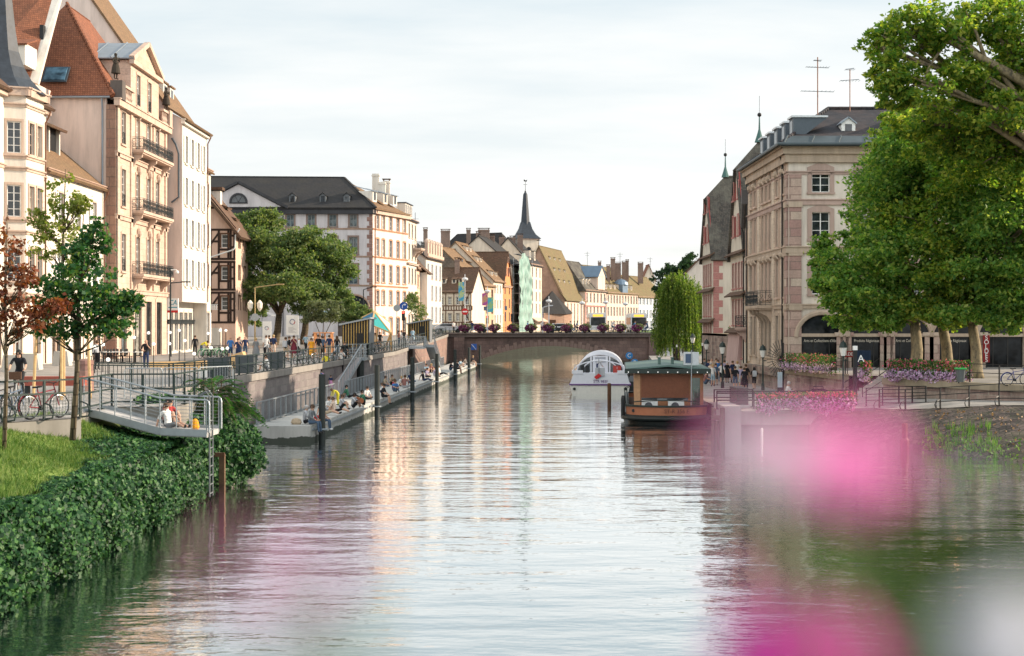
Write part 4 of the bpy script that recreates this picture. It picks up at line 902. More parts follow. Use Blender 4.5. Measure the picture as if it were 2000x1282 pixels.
 for px, py, dd, w_, h_ in ((674, 347, 205, .5, .6), (734, 336, 206, 1.0, 3.0), (747, 352, 206, .9, 2.0), (755, 350, 208, 1.0, 2.2)):
  p = W(px, py, dd); chimney(o, (p.x, p.y, p.z - h_), w_, .8, h_ - .3, WARM if px > 700 else BRICK, px == 755)
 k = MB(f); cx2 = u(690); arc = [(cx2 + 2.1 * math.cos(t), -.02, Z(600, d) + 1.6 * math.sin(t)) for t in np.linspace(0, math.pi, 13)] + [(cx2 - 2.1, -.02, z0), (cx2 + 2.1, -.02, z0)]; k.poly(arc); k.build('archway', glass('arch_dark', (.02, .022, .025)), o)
 k = MB(f); k.tube([(cx2 + 2.2 * math.cos(t), -.04, Z(600, d) + 1.7 * math.sin(t)) for t in np.linspace(0, math.pi, 13)], .14, 6); k.build('arch_moulding', SURR, o)
 pipe(o, g, .6, z0, ze - .2, M('copper_pipe', (0.16, 0.07, 0.04), .5)); pipe(o, f, u(553), z0, ze - .3, DC)
grey_house()
PEACH = plaster('peach_plaster', (.70, .50, .36), .15)
P = [(X(796, 206.5), 206.5), (X(814, 214), 214), (X(832, 224), 224), (X(863, 238), 238)]
s1 = winstyle(SANDT, WHITE, (2, 3), True, None, False, None, .14)
r, fr, L = house('balcony_house', 'tall cream house with rooftop terrace next to the grey hall', P[0], P[1], 4.2, 21.4, 10, 'par', 2.6, CREAM, SLATE, 3, [(18.6, .9, 2), (15.4, .9, 2.2), (11.9, 1, 2.2), (8.6, 1, 2), (4.5, 1.3, 2.8)], s1)
for t in (.2, .4, .6, .8): dormer(r, fr, L * t, .5, 21.6, 1.0, 2.0, 2.0, CREAM, SLATE, 'flat', .5)
balcony(r, fr, L * .55, L - .2, 17.2, 1.3, SANDT, 2); band(r, fr, 0, L, 14.6, .2, .3, SANDT)
r, fr, L = house('oriel_house', 'house with a small oriel and brown mansard roof between two taller facades', P[1], P[2], 4.3, 14.6, 10, 'par', 6, PEACH, TILEB, 4, [(11.5, .9, 1.9), (8.2, .9, 2), (4.5, 1.4, 2.6)], s1)
k = MB(fr); k.box(L * .35, L * .75, -1.1, 0, 6.8, 13.8); ob = k.build('oriel', CREAM, r); k = MB(fr); k.slab([(L * .3, -1.4, 13.7), (L * .8, -1.4, 13.7), (L * .8, .6, 15.4), (L * .3, .6, 15.4)], .12); k.build('oriel_roof', TILEB, ob)
f0 = fr @ Matrix.Translation((L * .35, 0, 0)) @ Matrix.Rotation(R(-90), 4, 'Z'); put_window(ob, f0, .5, 10.8, .6, 2, s1, -.2); put_window(ob, f0, .5, 7.6, .6, 1.6, s1, -.2)
dormer(r, fr, L * .3, 1.4, 16.4, 1.1, 1.3, 1.8, CREAM, TILEB, 'shed'); dormer(r, fr, L * .7, 1.4, 16.4, 1.1, 1.3, 1.8, CREAM, TILEB, 'shed')
r, fr, L = house('white_house', 'white shuttered house with ornate parapet facing the bridge', P[2], P[3], 4.4, 16.6, 10, 'par', 3.5, WARM, TILED, 4, [(13.2, .9, 2.3), (9.8, .9, 2.3), (6.3, .9, 2.4)], winstyle(SANDT, WHITE, (2, 3), True, M('grey_shutter', (.55, .57, .6), .6), False, None, .1))
k = MB(fr); k.box(0, L, -.4, .3, 16.6, 17.1)
for i in range(6): k.box(L * (i + .2) / 6, L * (i + .8) / 6, -.2, .4, 17.1, 18.9); k.lathe([(.5, 0), (.4, .3), (.1, .6)], (L * (i + .5) / 6, .1, 18.9), 8)
k.build('parapet', SANDT, r)
k = MB(fr); k.poly([(0, -.02, 4.4), (L, -.02, 4.4), (L, -.02, 5.9), (0, -.02, 5.9)]); k.build('shopfront', GLASS, r)
# ------------------------------------------------------------------ right bank buildings
BEIGE = plaster('beige_plaster', (0.70, 0.63, 0.55), 0.2)
BEIGES = masonry('beige_ashlar', (0.68, 0.57, 0.45), (0.60, 0.50, 0.40), (0.46, 0.38, 0.31), 1.0, 0.45, 0.01, (0.2, 0.16, 0.13), 0.5)
PIER = masonry('rose_pier', (0.40, 0.25, 0.22), (0.60, 0.50, 0.40), (0.28, 0.2, 0.17), 2.2, 0.62, 0.03, bias=-0.1)
ROSE = plaster('rose_surround', (0.46, 0.34, 0.29), 0.3)
SHOPG = glass('shop_glass_dark', (.012, .014, .016), .05); SHOPG.node_tree.nodes['Principled BSDF'].inputs['IOR'].default_value = 1.22
def corner_building():
 o = thing('corner_building', 'large beige corner building with rose stone piers and slate roof above the shop terrace', 'building', (20.6, 106, 0.6))
 A, B = (20.4, 122.5), (20.6, 106.0); f = frame(A, B); L = math.dist(A, B); g = frame((20.6, 106), (52, 106)); Lg = 31.4
 ze = 18.4; st = winstyle(ROSE, WHITE, (2, 3), True, None, True, None, .32, out=.08); sv = winstyle(SANDT, WHITE, (2, 4), True, None, True, None, .18, out=.1)
 u = lambda px: X(px, 106) - 20.6
 wf = [(u(px), z, 1.35, h, st) for px in (1603, 1693, 1783, 1873, 1963) for z, h in ((Z(376, 106), 1.65), (Z(468, 106), 2.05), (Z(575, 106), 2.3))]
 ad = winstyle(STONE, M('shop_frame', (.03, .028, .026), .5), (3, 1), False, None, False, SHOPG, .22, out=.12)
 shops = [(1605, 3.5), (1692, 3.5), (1773, 3.2), (1862, 3.0), (1955, 3.3)]
 for px, w_ in shops: wf.append((u(px), 2.62, w_, 2.3, ad))
 k = MB(); facade(k, o, g, 0, Lg, .6, ze, wf, 0, .3)
 us = [2.0, 3.6, 6.0, 7.35, 8.7, 12.0, 14.2]; d_of = lambda px: px
 wl = []
 cols = [1.5, 3.3, 6.6, 8.2, 9.8, 12.6, 15.0]
 for z, h in ((Z(392, 113), 2.3), (Z(488, 113), 2.9), (Z(583, 113), 2.9)): wl += [(c, z, .95, h, sv) for c in cols]
 wl += [(c, 3.3, 1.0, 3.2, winstyle(STONE, M('dark_frame', (.05, .04, .035), .5), (2, 3), True, None, False, None, .2, out=.1)) for c in cols]
 facade(k, o, f, 0, L, .6, ze, wl, 1, .3); k.F = None
 k.poly([(*A, .6), (52, 122.5, .6), (52, 122.5, ze), (*A, ze)]); k.build('wall', [BEIGE, BEIGES], o)
 for px, w_ in shops:
  c = u(px); k = MB(g); rr = w_ / 2; zc = 4.92
  k.poly([(c + rr * math.cos(t), -.03, zc + rr * .92 * math.sin(t)) for t in np.linspace(0, math.pi, 17)]); fl = k.build('fanlight', SHOPG, o)
  k = MB(g); k.tube([(c + (rr + .18) * math.cos(t), -.06, zc + (rr * .92 + .18) * math.sin(t)) for t in np.linspace(0, math.pi, 17)], .2, 6); k.build('arch_moulding', STONE, fl)
 for px in (1648, 1733, 1820, 1910):
  k = MB(g); c = u(px); k.box(c - .55, c + .55, -.12, 0, 2.6, 5.0); k.box(c - .7, c + .7, -.2, 0, 5.0, 5.25); k.build('pier', PIER, o)
 for fr_, L_, n in ((g, Lg, 0), (f, L, 1)):
  band(o, fr_, 0, L_, Z(600, 106) - .1, .25, .14, STONE); band(o, fr_, 0, L_, Z(492, 106) - .1, .42, .22, STONE); band(o, fr_, 0, L_, Z(398, 106) - .1, .35, .16, ROSE)
  k = MB(fr_); k.box(-.3, L_ + .3, -.28, .05, 17.9, 18.5); k.box(-.5, L_ + .5, -.5, .05, 18.5, 18.95); k.box(-.65, L_ + .65, -.7, .05, 18.95, 19.2); k.build('cornice', STONE, o)
  band(o, fr_, 0, L_, 17.0, .18, .08, ROSE)
 for fr_, c in ((g, .5), (f, L - .5), (f, .6), (f, 4.9), (f, 11.1)):
  k = MB(fr_); k.box(c - .45, c + .45, -.13, .02, 2.7, 17.0); k.build('corner_pier', PIER if (fr_ is g or c > 15) else BEIGES, o)
 for fr_, c in ((g, .5), (f, L - .5)):
  for z in (2.2, Z(606, 106), Z(500, 106), Z(405, 106)): k = MB(fr_); k.box(c - .52, c + .52, -.2, .02, z, z + .4); k.build('pier_block', STONE, o)
 b = balcony(o, f, 5.6, 11.0, Z(597, 112), 1.35, STONE, 4, 1.15)
 for z in (Z(510, 112), Z(418, 112) + 2.6):
  for c in cols:
   k = MB(f); k.ball((c, -.16, z + 0.25), .3, 8, 0, .9); k.tube([(c - .6, -.1, z), (c - .3, -.18, z + .25), (c + .3, -.18, z + .25), (c + .6, -.1, z)], .09, 6); k.build('carved_keystone', STONE, o)
 k = MB(f); k.box(-.1, L + .1, -.25, .02, .6, 1.9); k.box(-.15, L + .15, -.55, .02, 1.9, 2.5); k.build('plinth', TERW, o)
 e = 19.2; r = MB(); a, b_, c, d = (19.7, 123, e), (19.9, 105.2, e), (53, 105.2, e), (53, 123, e); p, q = (X(1618, 114), 114.2, Z(213, 114)), (45, 114.2, Z(213, 114))
 r.slab([a, b_, p], .2); r.slab([b_, c, q, p], .2); r.slab([c, d, q], .2); r.slab([d, a, p, q], .2)
 for s, t in ((b_, p), (p, q), (a, p)):
  for i in range(22): s2, t2 = Vector(s).lerp(Vector(t), i / 22), Vector(s).lerp(Vector(t), (i + 1) / 22); r.tube([s2 + Vector((0, 0, .05)), t2 + Vector((0, 0, .09))], [.17, .12], 6)
 r.build('roof', tiles('corner_roof_tiles', (.052, .052, .06), (.032, .034, .042), moss=(.14, .08, .06), amt=.3), o)
 k = MB(); k.slab([(19.6, 104.9, e), (53, 104.9, e), (53, 106.4, e + .75), (21, 106.4, e + .75)], .08)
 k.slab([(19.5, 123, e), (19.6, 104.9, e), (21, 106.4, e + .75), (20.9, 122, e + .75)], .08)
 for i in range(16): x = 20.6 + i * 2.0; k.bar((x - .5, 105.0, e + .08), (x, 106.3, e + .76), .09)
 k.tube([(19.55, 123, e - .05), (19.6, 104.85, e - .05), (53, 104.85, e - .05)], .13, 8); k.build('zinc_edge', M('patina_zinc', (.07, .09, .10), .5, .2, 1, .3), o)
 dormer(o, g, u(1672), 2.4, Z(269, 108.4), 1.05, 1.15, 2.4, WHITE, ZINC, 'gable', .5)
 for px in (1762, 1852): dormer(o, g, u(px), 2.4, Z(269, 108.4), 1.05, 1.15, 2.4, WHITE, ZINC, 'gable', .5)
 for c in (2.2, 5.2, 8.2, 11.2, 14.2): dormer(o, f, c, .7, 19.5, 1.5, 2.0, 2.6, M('zinc_dark', (.08, .1, .12), .5), M('dormer_white', (.6, .63, .65), .5), 'flat', .6)
 pipe(o, f, L - 1.35, .8, 18.9, BLACK, .2); pipe(o, f, .1, .8, 18.9, BLACK, .2)
 lt = M('sign_lettering', (.55, .5, .42), .6, 0)
 for px, s in ((1605, 'Arts et Collections d\'Alsace'), (1692, 'Produits Régionaux'), (1773, 'Arts et Collections'), (1862, 'Produits Régionaux')):
  curve_text(s, .3, lt, o, (X(px, 106), 105.9, 4.62), (R(90), 0, 0), sx=.8)
 return o
corner_building()
o = thing('roof_aerial', 'taller thin rooftop aerial with three cross arms on the left of the slate roof', 'aerial', (X(1597, 112), 112, Z(230, 112)), 0, 'rooftop aerials')
k = MB(); x = X(1597, 112); k.tube([(x, 112, Z(235, 112)), (x, 112, Z(112, 112))], .045, 6); k.build('mast', M('rusty_mast', (.25, .12, .08), .6), o)
for py, hw in ((178, 1.3), (131, .9), (118, .3)): k = MB(); k.tube([(x - hw, 112, Z(py, 112)), (x + hw, 112.2, Z(py + 1, 112))], .03, 5); [k.bar((x - hw + i * hw / 4, 111.8, Z(py, 112)), (x - hw + i * hw / 4, 112.3, Z(py, 112)), .02) for i in range(9)]; k.build('cross_arm', GALV, o)
o = thing('roof_aerial', 'shorter rooftop aerial with one wide cross arm on the slate roof', 'aerial', (X(1660, 113), 113, Z(215, 113)), 0, 'rooftop aerials')
k = MB(); x = X(1660, 113); k.tube([(x, 113, Z(218, 113)), (x, 113, Z(136, 113))], .04, 6); k.build('mast', MC['rusty_mast'], o)
for py, hw in ((136, .35), (158, .75)): k = MB(); k.tube([(x - hw, 113, Z(py, 113)), (x + hw, 113.1, Z(py - 3, 113))], .03, 5); [k.bar((x - hw + i * hw / 3, 112.7, Z(py, 113)), (x - hw + i * hw / 3, 113.4, Z(py, 113)), .02) for i in range(7)]; k.build('cross_arm', GALV, o)
o = thing('curved_house', 'narrow house with a curved parapet between the corner building and the red and white gable', 'house', (20.4, 127, .6))
fr = frame((20.9, 127.2), (20.3, 122.7)); L = math.dist((20.9, 127.2), (20.3, 122.7)); k = MB(); sv = winstyle(ROSE, WHITE, (2, 4), True, None, False, None, .15)
facade(k, o, fr, 0, L, .6, 14.6, [(u_, z, .8, h, sv) for u_ in (1.2, 3.2) for z, h in ((11.6, 2.4), (8.0, 2.5), (4.6, 2.3))]); k.F = fr
k.poly([(0, 0, 14.6), (L, 0, 14.6), (L, 0, 16.6), (L * .7, 0, 16.3), (L * .3, 0, 15.4)]); k.build('wall', BEIGES, o)
k = MB(fr); k.tube([(0, -.2, 14.6), (L * .3, -.2, 15.5), (L * .7, -.2, 16.4), (L + .1, -.2, 16.8)], .28, 8); k.box(L - .3, L + .5, -.5, .4, 16.2, 17.4); k.build('parapet', M('lead', (.09, .085, .085), .5), o)
for z in (11.1, 7.6): band(o, fr, 0, L, z, .2, .1, STONE)
k = MB(fr); k.slab([(0, 0, 14.6), (L, 0, 16.6), (L, 6, 18.5), (0, 6, 17.5)], .2); k.build('roof', TILEG, o)
pipe(o, fr, 0.1, .8, 14.8, BLACK, .2)
balcony(o, fr, 1.0, 3.6, 5.6, 1.0, ROSE, 2, 1.0)
RED = M('red_window_paint', (.33, .05, .045), .6, .2); WW = plaster('museum_white', (.66, .60, .50), .12)
REDQ = M('red_sandstone_trim', (.40, .19, .17), .85, .2)
def gable_museum(nm, label, xf, d0, d1, ze, zt, zr, rx, base_z, south_quoins):
 o = thing(nm, label, 'building', (xf, d0, base_z)); P1, P0 = (xf, d0), (xf, d1); fr = frame(P0, P1); L = d1 - d0; m = L / 2
 st = winstyle(REDQ, RED, (2, 3), True, None, False, glass('red_shutter_pane', (.16, .03, .03), .4), .1)
 zz = [ze - 3.2, ze - 6.6] + ([ze - 9.6] if ze - 9.6 > base_z + 1.5 else [])
 k = MB(); facade(k, o, fr, 0, L, base_z, ze, [(L * t, z, .85, 2.3, st) for t in (.2, .4, .6, .8) for z in zz]); k.F = fr
 hw = m * .22; k.poly([(0, 0, ze), (L, 0, ze), (m + hw, 0, zt), (m - hw, 0, zt)])
 s0 = fr @ Matrix.Translation((L, 0, 0)) @ Matrix.Rotation(R(90), 4, 'Z')
 facade(k, o, s0, 0, 14, base_z, ze, [(u_, z, .85, 2.2, st) for u_ in (5.5, 9) for z in zz]); k.build('wall', WW, o)
 for z, h in ((ze + 1.6, 1.9), (ze + 5.0, 1.6)):
  for t in (-.16, .16): put_window(o, fr, m + t * L, z, .7, h, winstyle(REDQ, RED, (1, 3), True, None, False, MC['red_shutter_pane'], .1), -.2)
 for z in [ze] + [q - .6 for q in zz[:2]]:
  k = MB(fr); k.slab([(-.4, -.6, z - .1), (L + .5, -.6, z - .1), (L + .5, .05, z + .35), (-.4, .05, z + .35)], .12); k.build('pent_roof', TILEB, o)
 sl = (zr - ze) / m; r = MB(fr); e = ze - .5; D = 16; hx = rx - xf
 r.slab([(L + .45, -.3, e), (L + .45, D, e), (m, D, zr), (m, hx, zr), (m + hw, -.3, zt)], .25); r.slab([(-.45, -.3, e), (-.45, D, e), (m, D, zr), (m, hx, zr), (m - hw, -.3, zt)], .25)
 r.slab([(m - hw, -.35, zt), (m + hw, -.35, zt), (m, hx, zr)], .2)
 ro = r.build('roof', TILEG, o)
 for z, dd in ((lerp(ze, zr, .62), 1), (lerp(ze, zr, .34), 2)):
  for x in (4.6, 8.4):
   ky = m + (zr - z) / sl; k = MB(fr); k.box(ky - .5, ky + .55, x - .55, x + .55, z - .1, z + .75); k.slab([(ky + .9, x - .7, z + .7), (ky + .9, x + .7, z + .7), (ky - 1.0, x + .7, z + 1.25), (ky - 1.0, x - .7, z + 1.25)], .1, 1)
   dm = k.build('dormer', [TILEG, TILEG], o); k = MB(fr); k.box(ky + .54, ky + .57, x - .35, x + .35, z + .1, z + .6); k.build('opening', BLACK, dm)
 pk = MB(fr); pk.lathe([(.45, -.2), (.2, .6), (.09, 1.0), (.05, 2.2)], (m, hx, zr), 8); pk.build('finial', M('verdigris', (.05, .12, .11), .6), o)
 pk = MB(fr); pk.ball((m, hx, zr + 2.35), .2, 10); pk.tube([(m, hx, zr + 2.4), (m, hx, zr + 4.1)], .018, 5); pk.build('finial_ball', BLACK, o)
 k = MB(fr); edge = [(L + .05, -.05, ze), (m + hw, -.05, zt), (m - hw, -.05, zt), (-.05, -.05, ze)]; k.tube(edge, .06, 6); k.build('gable_edge', RED, o)
 if south_quoins:
  quoins(o, s0, 0, base_z, ze - .6, REDQ, 1, 1.05, .75, .04); pipe(o, s0, 3.8, base_z, ze, BLACK)
 return o
gable_museum('gabled_building', 'white gabled building with red windows and green finial, next to the curved house', 20.9, 127.3, 136, 12.4, 20.2, 22.9, 22.9, .7, False)
gable_museum('gabled_building', 'white gabled building with red quoins and mossy roof, behind the hanging flower terrace', 22.0, 155.5, 164.5, 13.4, 20.0, 22.6, 24.0, 1.0, True)
q = thing('retaining_wall', 'weathered grey wall with flowers on top between the two red and white buildings', 'wall', (20.6, 137, .7))
k = MB(); k.box(20.7, 21.5, 136.2, 155, .7, 4.9); k.build('wall', TERW, q); k = MB(); k.box(20.7, 24, 137.0, 155, 4.7, 4.9); k.build('slab', CPS, q)
q = MB(); q.ext([(20.3, 129.5, .75), (20.3, 136.1, .75), (20.75, 136.1, 5.2), (20.75, 129.5, 5.2)], (.5, 0, 0)); tag(q.build('battered_wall', plaster('pink_batter', (.50, .36, .33), .15)), 'pink sloping wall base below the first red and white gable', 'wall')
r, fr, L = house('rear_house', 'old house with brown roof half hidden behind the willow', (X(1368, 226), 226), (X(1332, 216), 216), 1.5, 13.2, 12, 'par', 6.0, BEIGE, TILEB, 3, [(9, .9, 1.8), (5.5, .9, 1.8)], winstyle())
# ------------------------------------------------------------------ far row beyond the bridge
OCHRE = plaster('ochre_plaster', (.62, .42, .27), .15); ORANGE = plaster('orange_plaster', (.62, .27, .12), .12); FCREAM = plaster('far_cream', (.72, .62, .50), .12)
ROSEW = plaster('rose_white', (.72, .57, .47), .12); BLUEW = plaster('blue_white', (.62, .66, .68), .12); PINKSAND = masonry('church_sandstone', (.42, .27, .19), (.36, .22, .16), (.34, .24, .18), 1.0, .5, .01)
DM = {860: 250, 928: 262, 945: 266, 965: 272, 980: 279, 998: 288, 1027: 304, 1040: 308, 1057: 318, 1085: 332, 1110: 345, 1143: 360, 1165: 369, 1195: 380, 1220: 389, 1247: 398, 1285: 418}
def dpt(px): ks = sorted(DM); return float(np.interp(px, ks, [DM[k] for k in ks]))
def pt(px): d = dpt(px); return (X(px, d), d)
g0 = 4.4; dk = winstyle(ROSE, M('dark_red_frame', (.2, .05, .04), .6), (2, 2), False, None, False, None, .1); wf = winstyle(SANDT, WHITE, (2, 3), False, None, False, None, .1); sh = winstyle(SANDT, WHITE, (2, 3), False, M('cream_shutter', (.62, .55, .42), .6), False, None, .08)
A, B = (X(855, 252), 252), (X(921, 250.5), 250.5); L = math.dist(A, B); ze = Z(568, 252)
r, fr, L = house('half_timbered_house', 'half timbered house with cream shutters and brown roof facing the bridge', A, B, g0, ze, 9, 'par', 4.2, FCREAM, TILEB, [L * t for t in (.12, .36, .6, .87)], [(ze - 2.5, .6, 1.35), (ze - 5.4, .6, 1.35), (ze - 8.3, .6, 1.35)], winstyle(WOODD, WHITE, (2, 3), False, MC['cream_shutter'], False, None, .05))
rails = [(z, 0, L) for z in (ze - .25, ze - 2.7, ze - 3.5, ze - 5.6, ze - 6.4, ze - 8.5, ze - 9.2)]; posts = [(L * i / 13 + .1, z, z + .8) for i in range(14) for z in (ze - 3.5, ze - 6.4, ze - 9.2)] + [(u, ze - 9, ze) for u in (.1, L * .24, L * .48, L * .74, L - .1)]
timber(r, fr, rails, posts, [((L * .76, ze - 2.7), (L * .95, ze - .3)), ((L * .95, ze - 5.5), (L * .76, ze - 3.5))], .16)
for t in (.12, .42, .62): dormer(r, fr, L * t, 1.3, ze + 1.3, .8, .8, 1.6, FCREAM, TILEB, 'shed')
p = W(893, 520, 255); chimney(r, (p.x, p.y, p.z - 1), .9, .8, 2.2)
r, fr, L = house('white_gable_house', 'narrow white house on the corner of the half timbered house', pt(921), pt(943), g0, Z(563, 258), 6, 'front', 3.2, plaster('lit_white', (.74, .68, .62), .1), TILET, 2, [(ze - 2.5, .8, 1.6), (ze - 5.4, .8, 1.6), (ze - 8.2, .8, 1.6)], dk)
def lit_roof_house(name, label, xa, xb, eave_y, apex, wall, roofm, rows, cols, st, back=10, gab=None, ztop=None):
 """front P0-P1 along the row; ridge parallel to it; near gable shows to the camera"""
 A, B = pt(xa), pt(xb); d = (dpt(xa) + dpt(xb)) / 2; ze = Z(eave_y, d); zr = Z(apex, d + 3)
 return house(name, label, A, B, g0, ze, back, 'par', zr - ze, wall, roofm, cols, [(ze - 2.6 - 2.9 * i, .85, 1.7) for i in range(rows)], st)
r, fr, L = lit_roof_house('stone_gable_house', 'tall house with rough stone gable and sunlit tan roof behind the half timbered one', 936, 966, 556, 486, OCHRE, TILET, 3, 3, dk, 15)
r2 = MB(fr); ze2 = Z(556, 267); f0 = fr @ Matrix.Translation((-.06, 15, 0)) @ Matrix.Rotation(R(-90), 4, 'Z'); q = MB(f0); zr2 = Z(486, 272); q.poly([(.6, -.06, ze2 + .4), (14.4, -.06, ze2 + .4), (7.5, -.06, zr2 - .4)]); q.build('gable_stonework', masonry('rough_stone', (.20, .15, .11), (.13, .10, .08), (.24, .2, .16), .5, .35, .03, (.05, .05, .045), .7), r)
for a, t in ((.2, .2), (.6, .3), (.4, .62), (.75, .55)): dormer(r, fr, L * a, 7.5 * t, ze2 + (zr2 - ze2) * t - .1, .9, .7, 1.4, TILEB, TILET, 'shed')
r, fr, L = lit_roof_house('white_row_house', 'row house with tall sunlit tan roof and three rows of ribbon windows', 964, 985, 548, 476, FCREAM, TILET, 3, 4, winstyle(WHITE, WHITE, (2, 1), False, None, False, None, .05), 15)
zea, zra = Z(548, 278), Z(476, 281)
for a, t in ((.3, .12), (.7, .12), (.3, .5), (.6, .5), (.3, .78), (.6, .78)): dormer(r, fr, L * a, 7.5 * t, zea + (zra - zea) * t - .1, 1.0, .9, 1.6, FCREAM, TILET, 'shed')
p = W(923, 500, 286);
for px, py, dd, w_, h_ in ((945, 446, 300, 2.4, 4.0), (956, 458, 302, 2.2, 3), (934, 452, 300, .9, 4), (941, 480, 292, 1.6, 2)): p = W(px, py, dd); chimney(r, (p.x, p.y, p.z - h_), w_, 1, h_ - .3)
A, B = pt(982), pt(999)
r, fr, L = house('orange_gable_house', 'narrow orange house with a pointed gable in the far row', A, B, g0, Z(558, 284), 12, 'front', Z(492, 284) - Z(558, 284), ORANGE, TILEB, 2, [(Z(575, 284), .8, 1.8), (Z(602, 284), .8, 1.8), (Z(628, 284), .8, 1.8)], dk)
for t in (.35, .65): put_window(r, fr, L * t, Z(540, 284), .8, 1.7, dk, -.2)
put_window(r, fr, L * .5, Z(514, 284), .7, 1.1, dk, -.2)
A, B = pt(1000), pt(1026)
r, fr, L = house('scaffolded_house', 'house hidden behind scaffolding with pale green netting', A, B, g0, Z(520, 297), 14, 'par', 6, FCREAM, TILED, 3, [(Z(560, 297), .9, 1.6), (Z(600, 297), .9, 1.6)], dk)
NET, nt_, b_ = newmat('green_netting'); b_.inputs['Roughness'].default_value = .8
f_ = noise(nt_, objvec(nt_, (1, 1, .35)), .9, 6, .7); nt_.links.new(ramp(nt_, f_, [(.3, (.12, .24, .20)), (.5, (.22, .34, .295)), (.7, (.38, .46, .42))]), b_.inputs['Base Color'])
MC['green_netting'] = NET; bump(nt_, b_, f_, .6, .3)
so_ = thing('scaffold', 'tall scaffold wrapped in pale green netting in the far row', 'scaffold', (A[0], A[1], g0))
def netf(u, v): p = fr @ Vector((lerp(.1, L * (1 - .25 * v * v * v), u), -1.6 + .18 * math.sin(u * 17 + v * 9) + .1 * math.sin(v * 40), lerp(g0, Z(512 - 16 * math.sin(u * 3.1), 297), v))); return p
grid('netting', netf, 24, 60, NET, so_)
k = MB(fr)
for i in range(5):
 u = L * i / 4; k.tube([(u, -1.5, g0), (u, -1.5, Z(505, 297))], .05, 5); k.tube([(u, -.3, g0), (u, -.3, Z(508, 297))], .05, 5)
for j in range(8): z = g0 + 2 * j + 1.8; k.box(0, L, -1.5, -.3, z, z + .06)
k.build('scaffold_frame', GALV, so_)
A, B = pt(1036), pt(1058); ze3 = Z(516, 312)
r, fr, L = house('cream_row_house', 'tall cream house with four rows of narrow red windows beside the scaffold', A, B, g0, ze3, 10, 'par', 5.6, FCREAM, TILED, 3, [(Z(y, 313), .75, 2.0) for y in (542, 565, 589, 612)], dk)
for a in (.3, .7): dormer(r, fr, L * a, .8, ze3 + .9, 1.3, 2.0, 1.8, FCREAM, SLATE, 'flat', .5)
q = MB(fr); q.slab([(0, -.3, g0 + 3), (L, -.3, g0 + 3), (L, -1.6, g0 + 2.2), (0, -1.6, g0 + 2.2)], .12); q.build('awning', SANDT, r)
for px, py in ((1001, 462), (1016, 458), (980, 462)): p = W(px, py, 310); chimney(r, (p.x, p.y, p.z - 3), 1.2, .9, 2.8)
r, fr, L = house('dark_roof_hall', 'long building with big dark hipped roof behind the far row', (X(820, 315), 315), (X(985, 305), 305), g0, Z(525, 310), 16, 'hip', Z(457, 318) - Z(525, 310), GREYP, TILED, None, (), hip=5)
for px, py, w_ in ((831, 445, .9), (870, 448, 2.0), (915, 446, .9)): p = W(px, py, 314); chimney(r, (p.x, p.y, p.z - 3.5), w_, .9, 3.2)
for t in (.28, .45, .62): dormer(r, fr, L * t, 3.4, Z(500, 312), .9, .9, 1.6, ZINC, TILED, 'shed')
r, fr, L = house('dark_roof_house', 'house with dark roof rising behind the orange gable', (X(938, 318), 318), (X(1000, 322), 322), g0, Z(525, 320), 14, 'par', Z(468, 326) - Z(525, 320), GREYP, TILED)
r, fr, L = house('brown_roof_house', 'low brown roofed house just behind the half timbered one', (X(850, 285), 285), (X(935, 282), 282), g0, Z(545, 284), 12, 'par', 5, GREYP, TILEB)
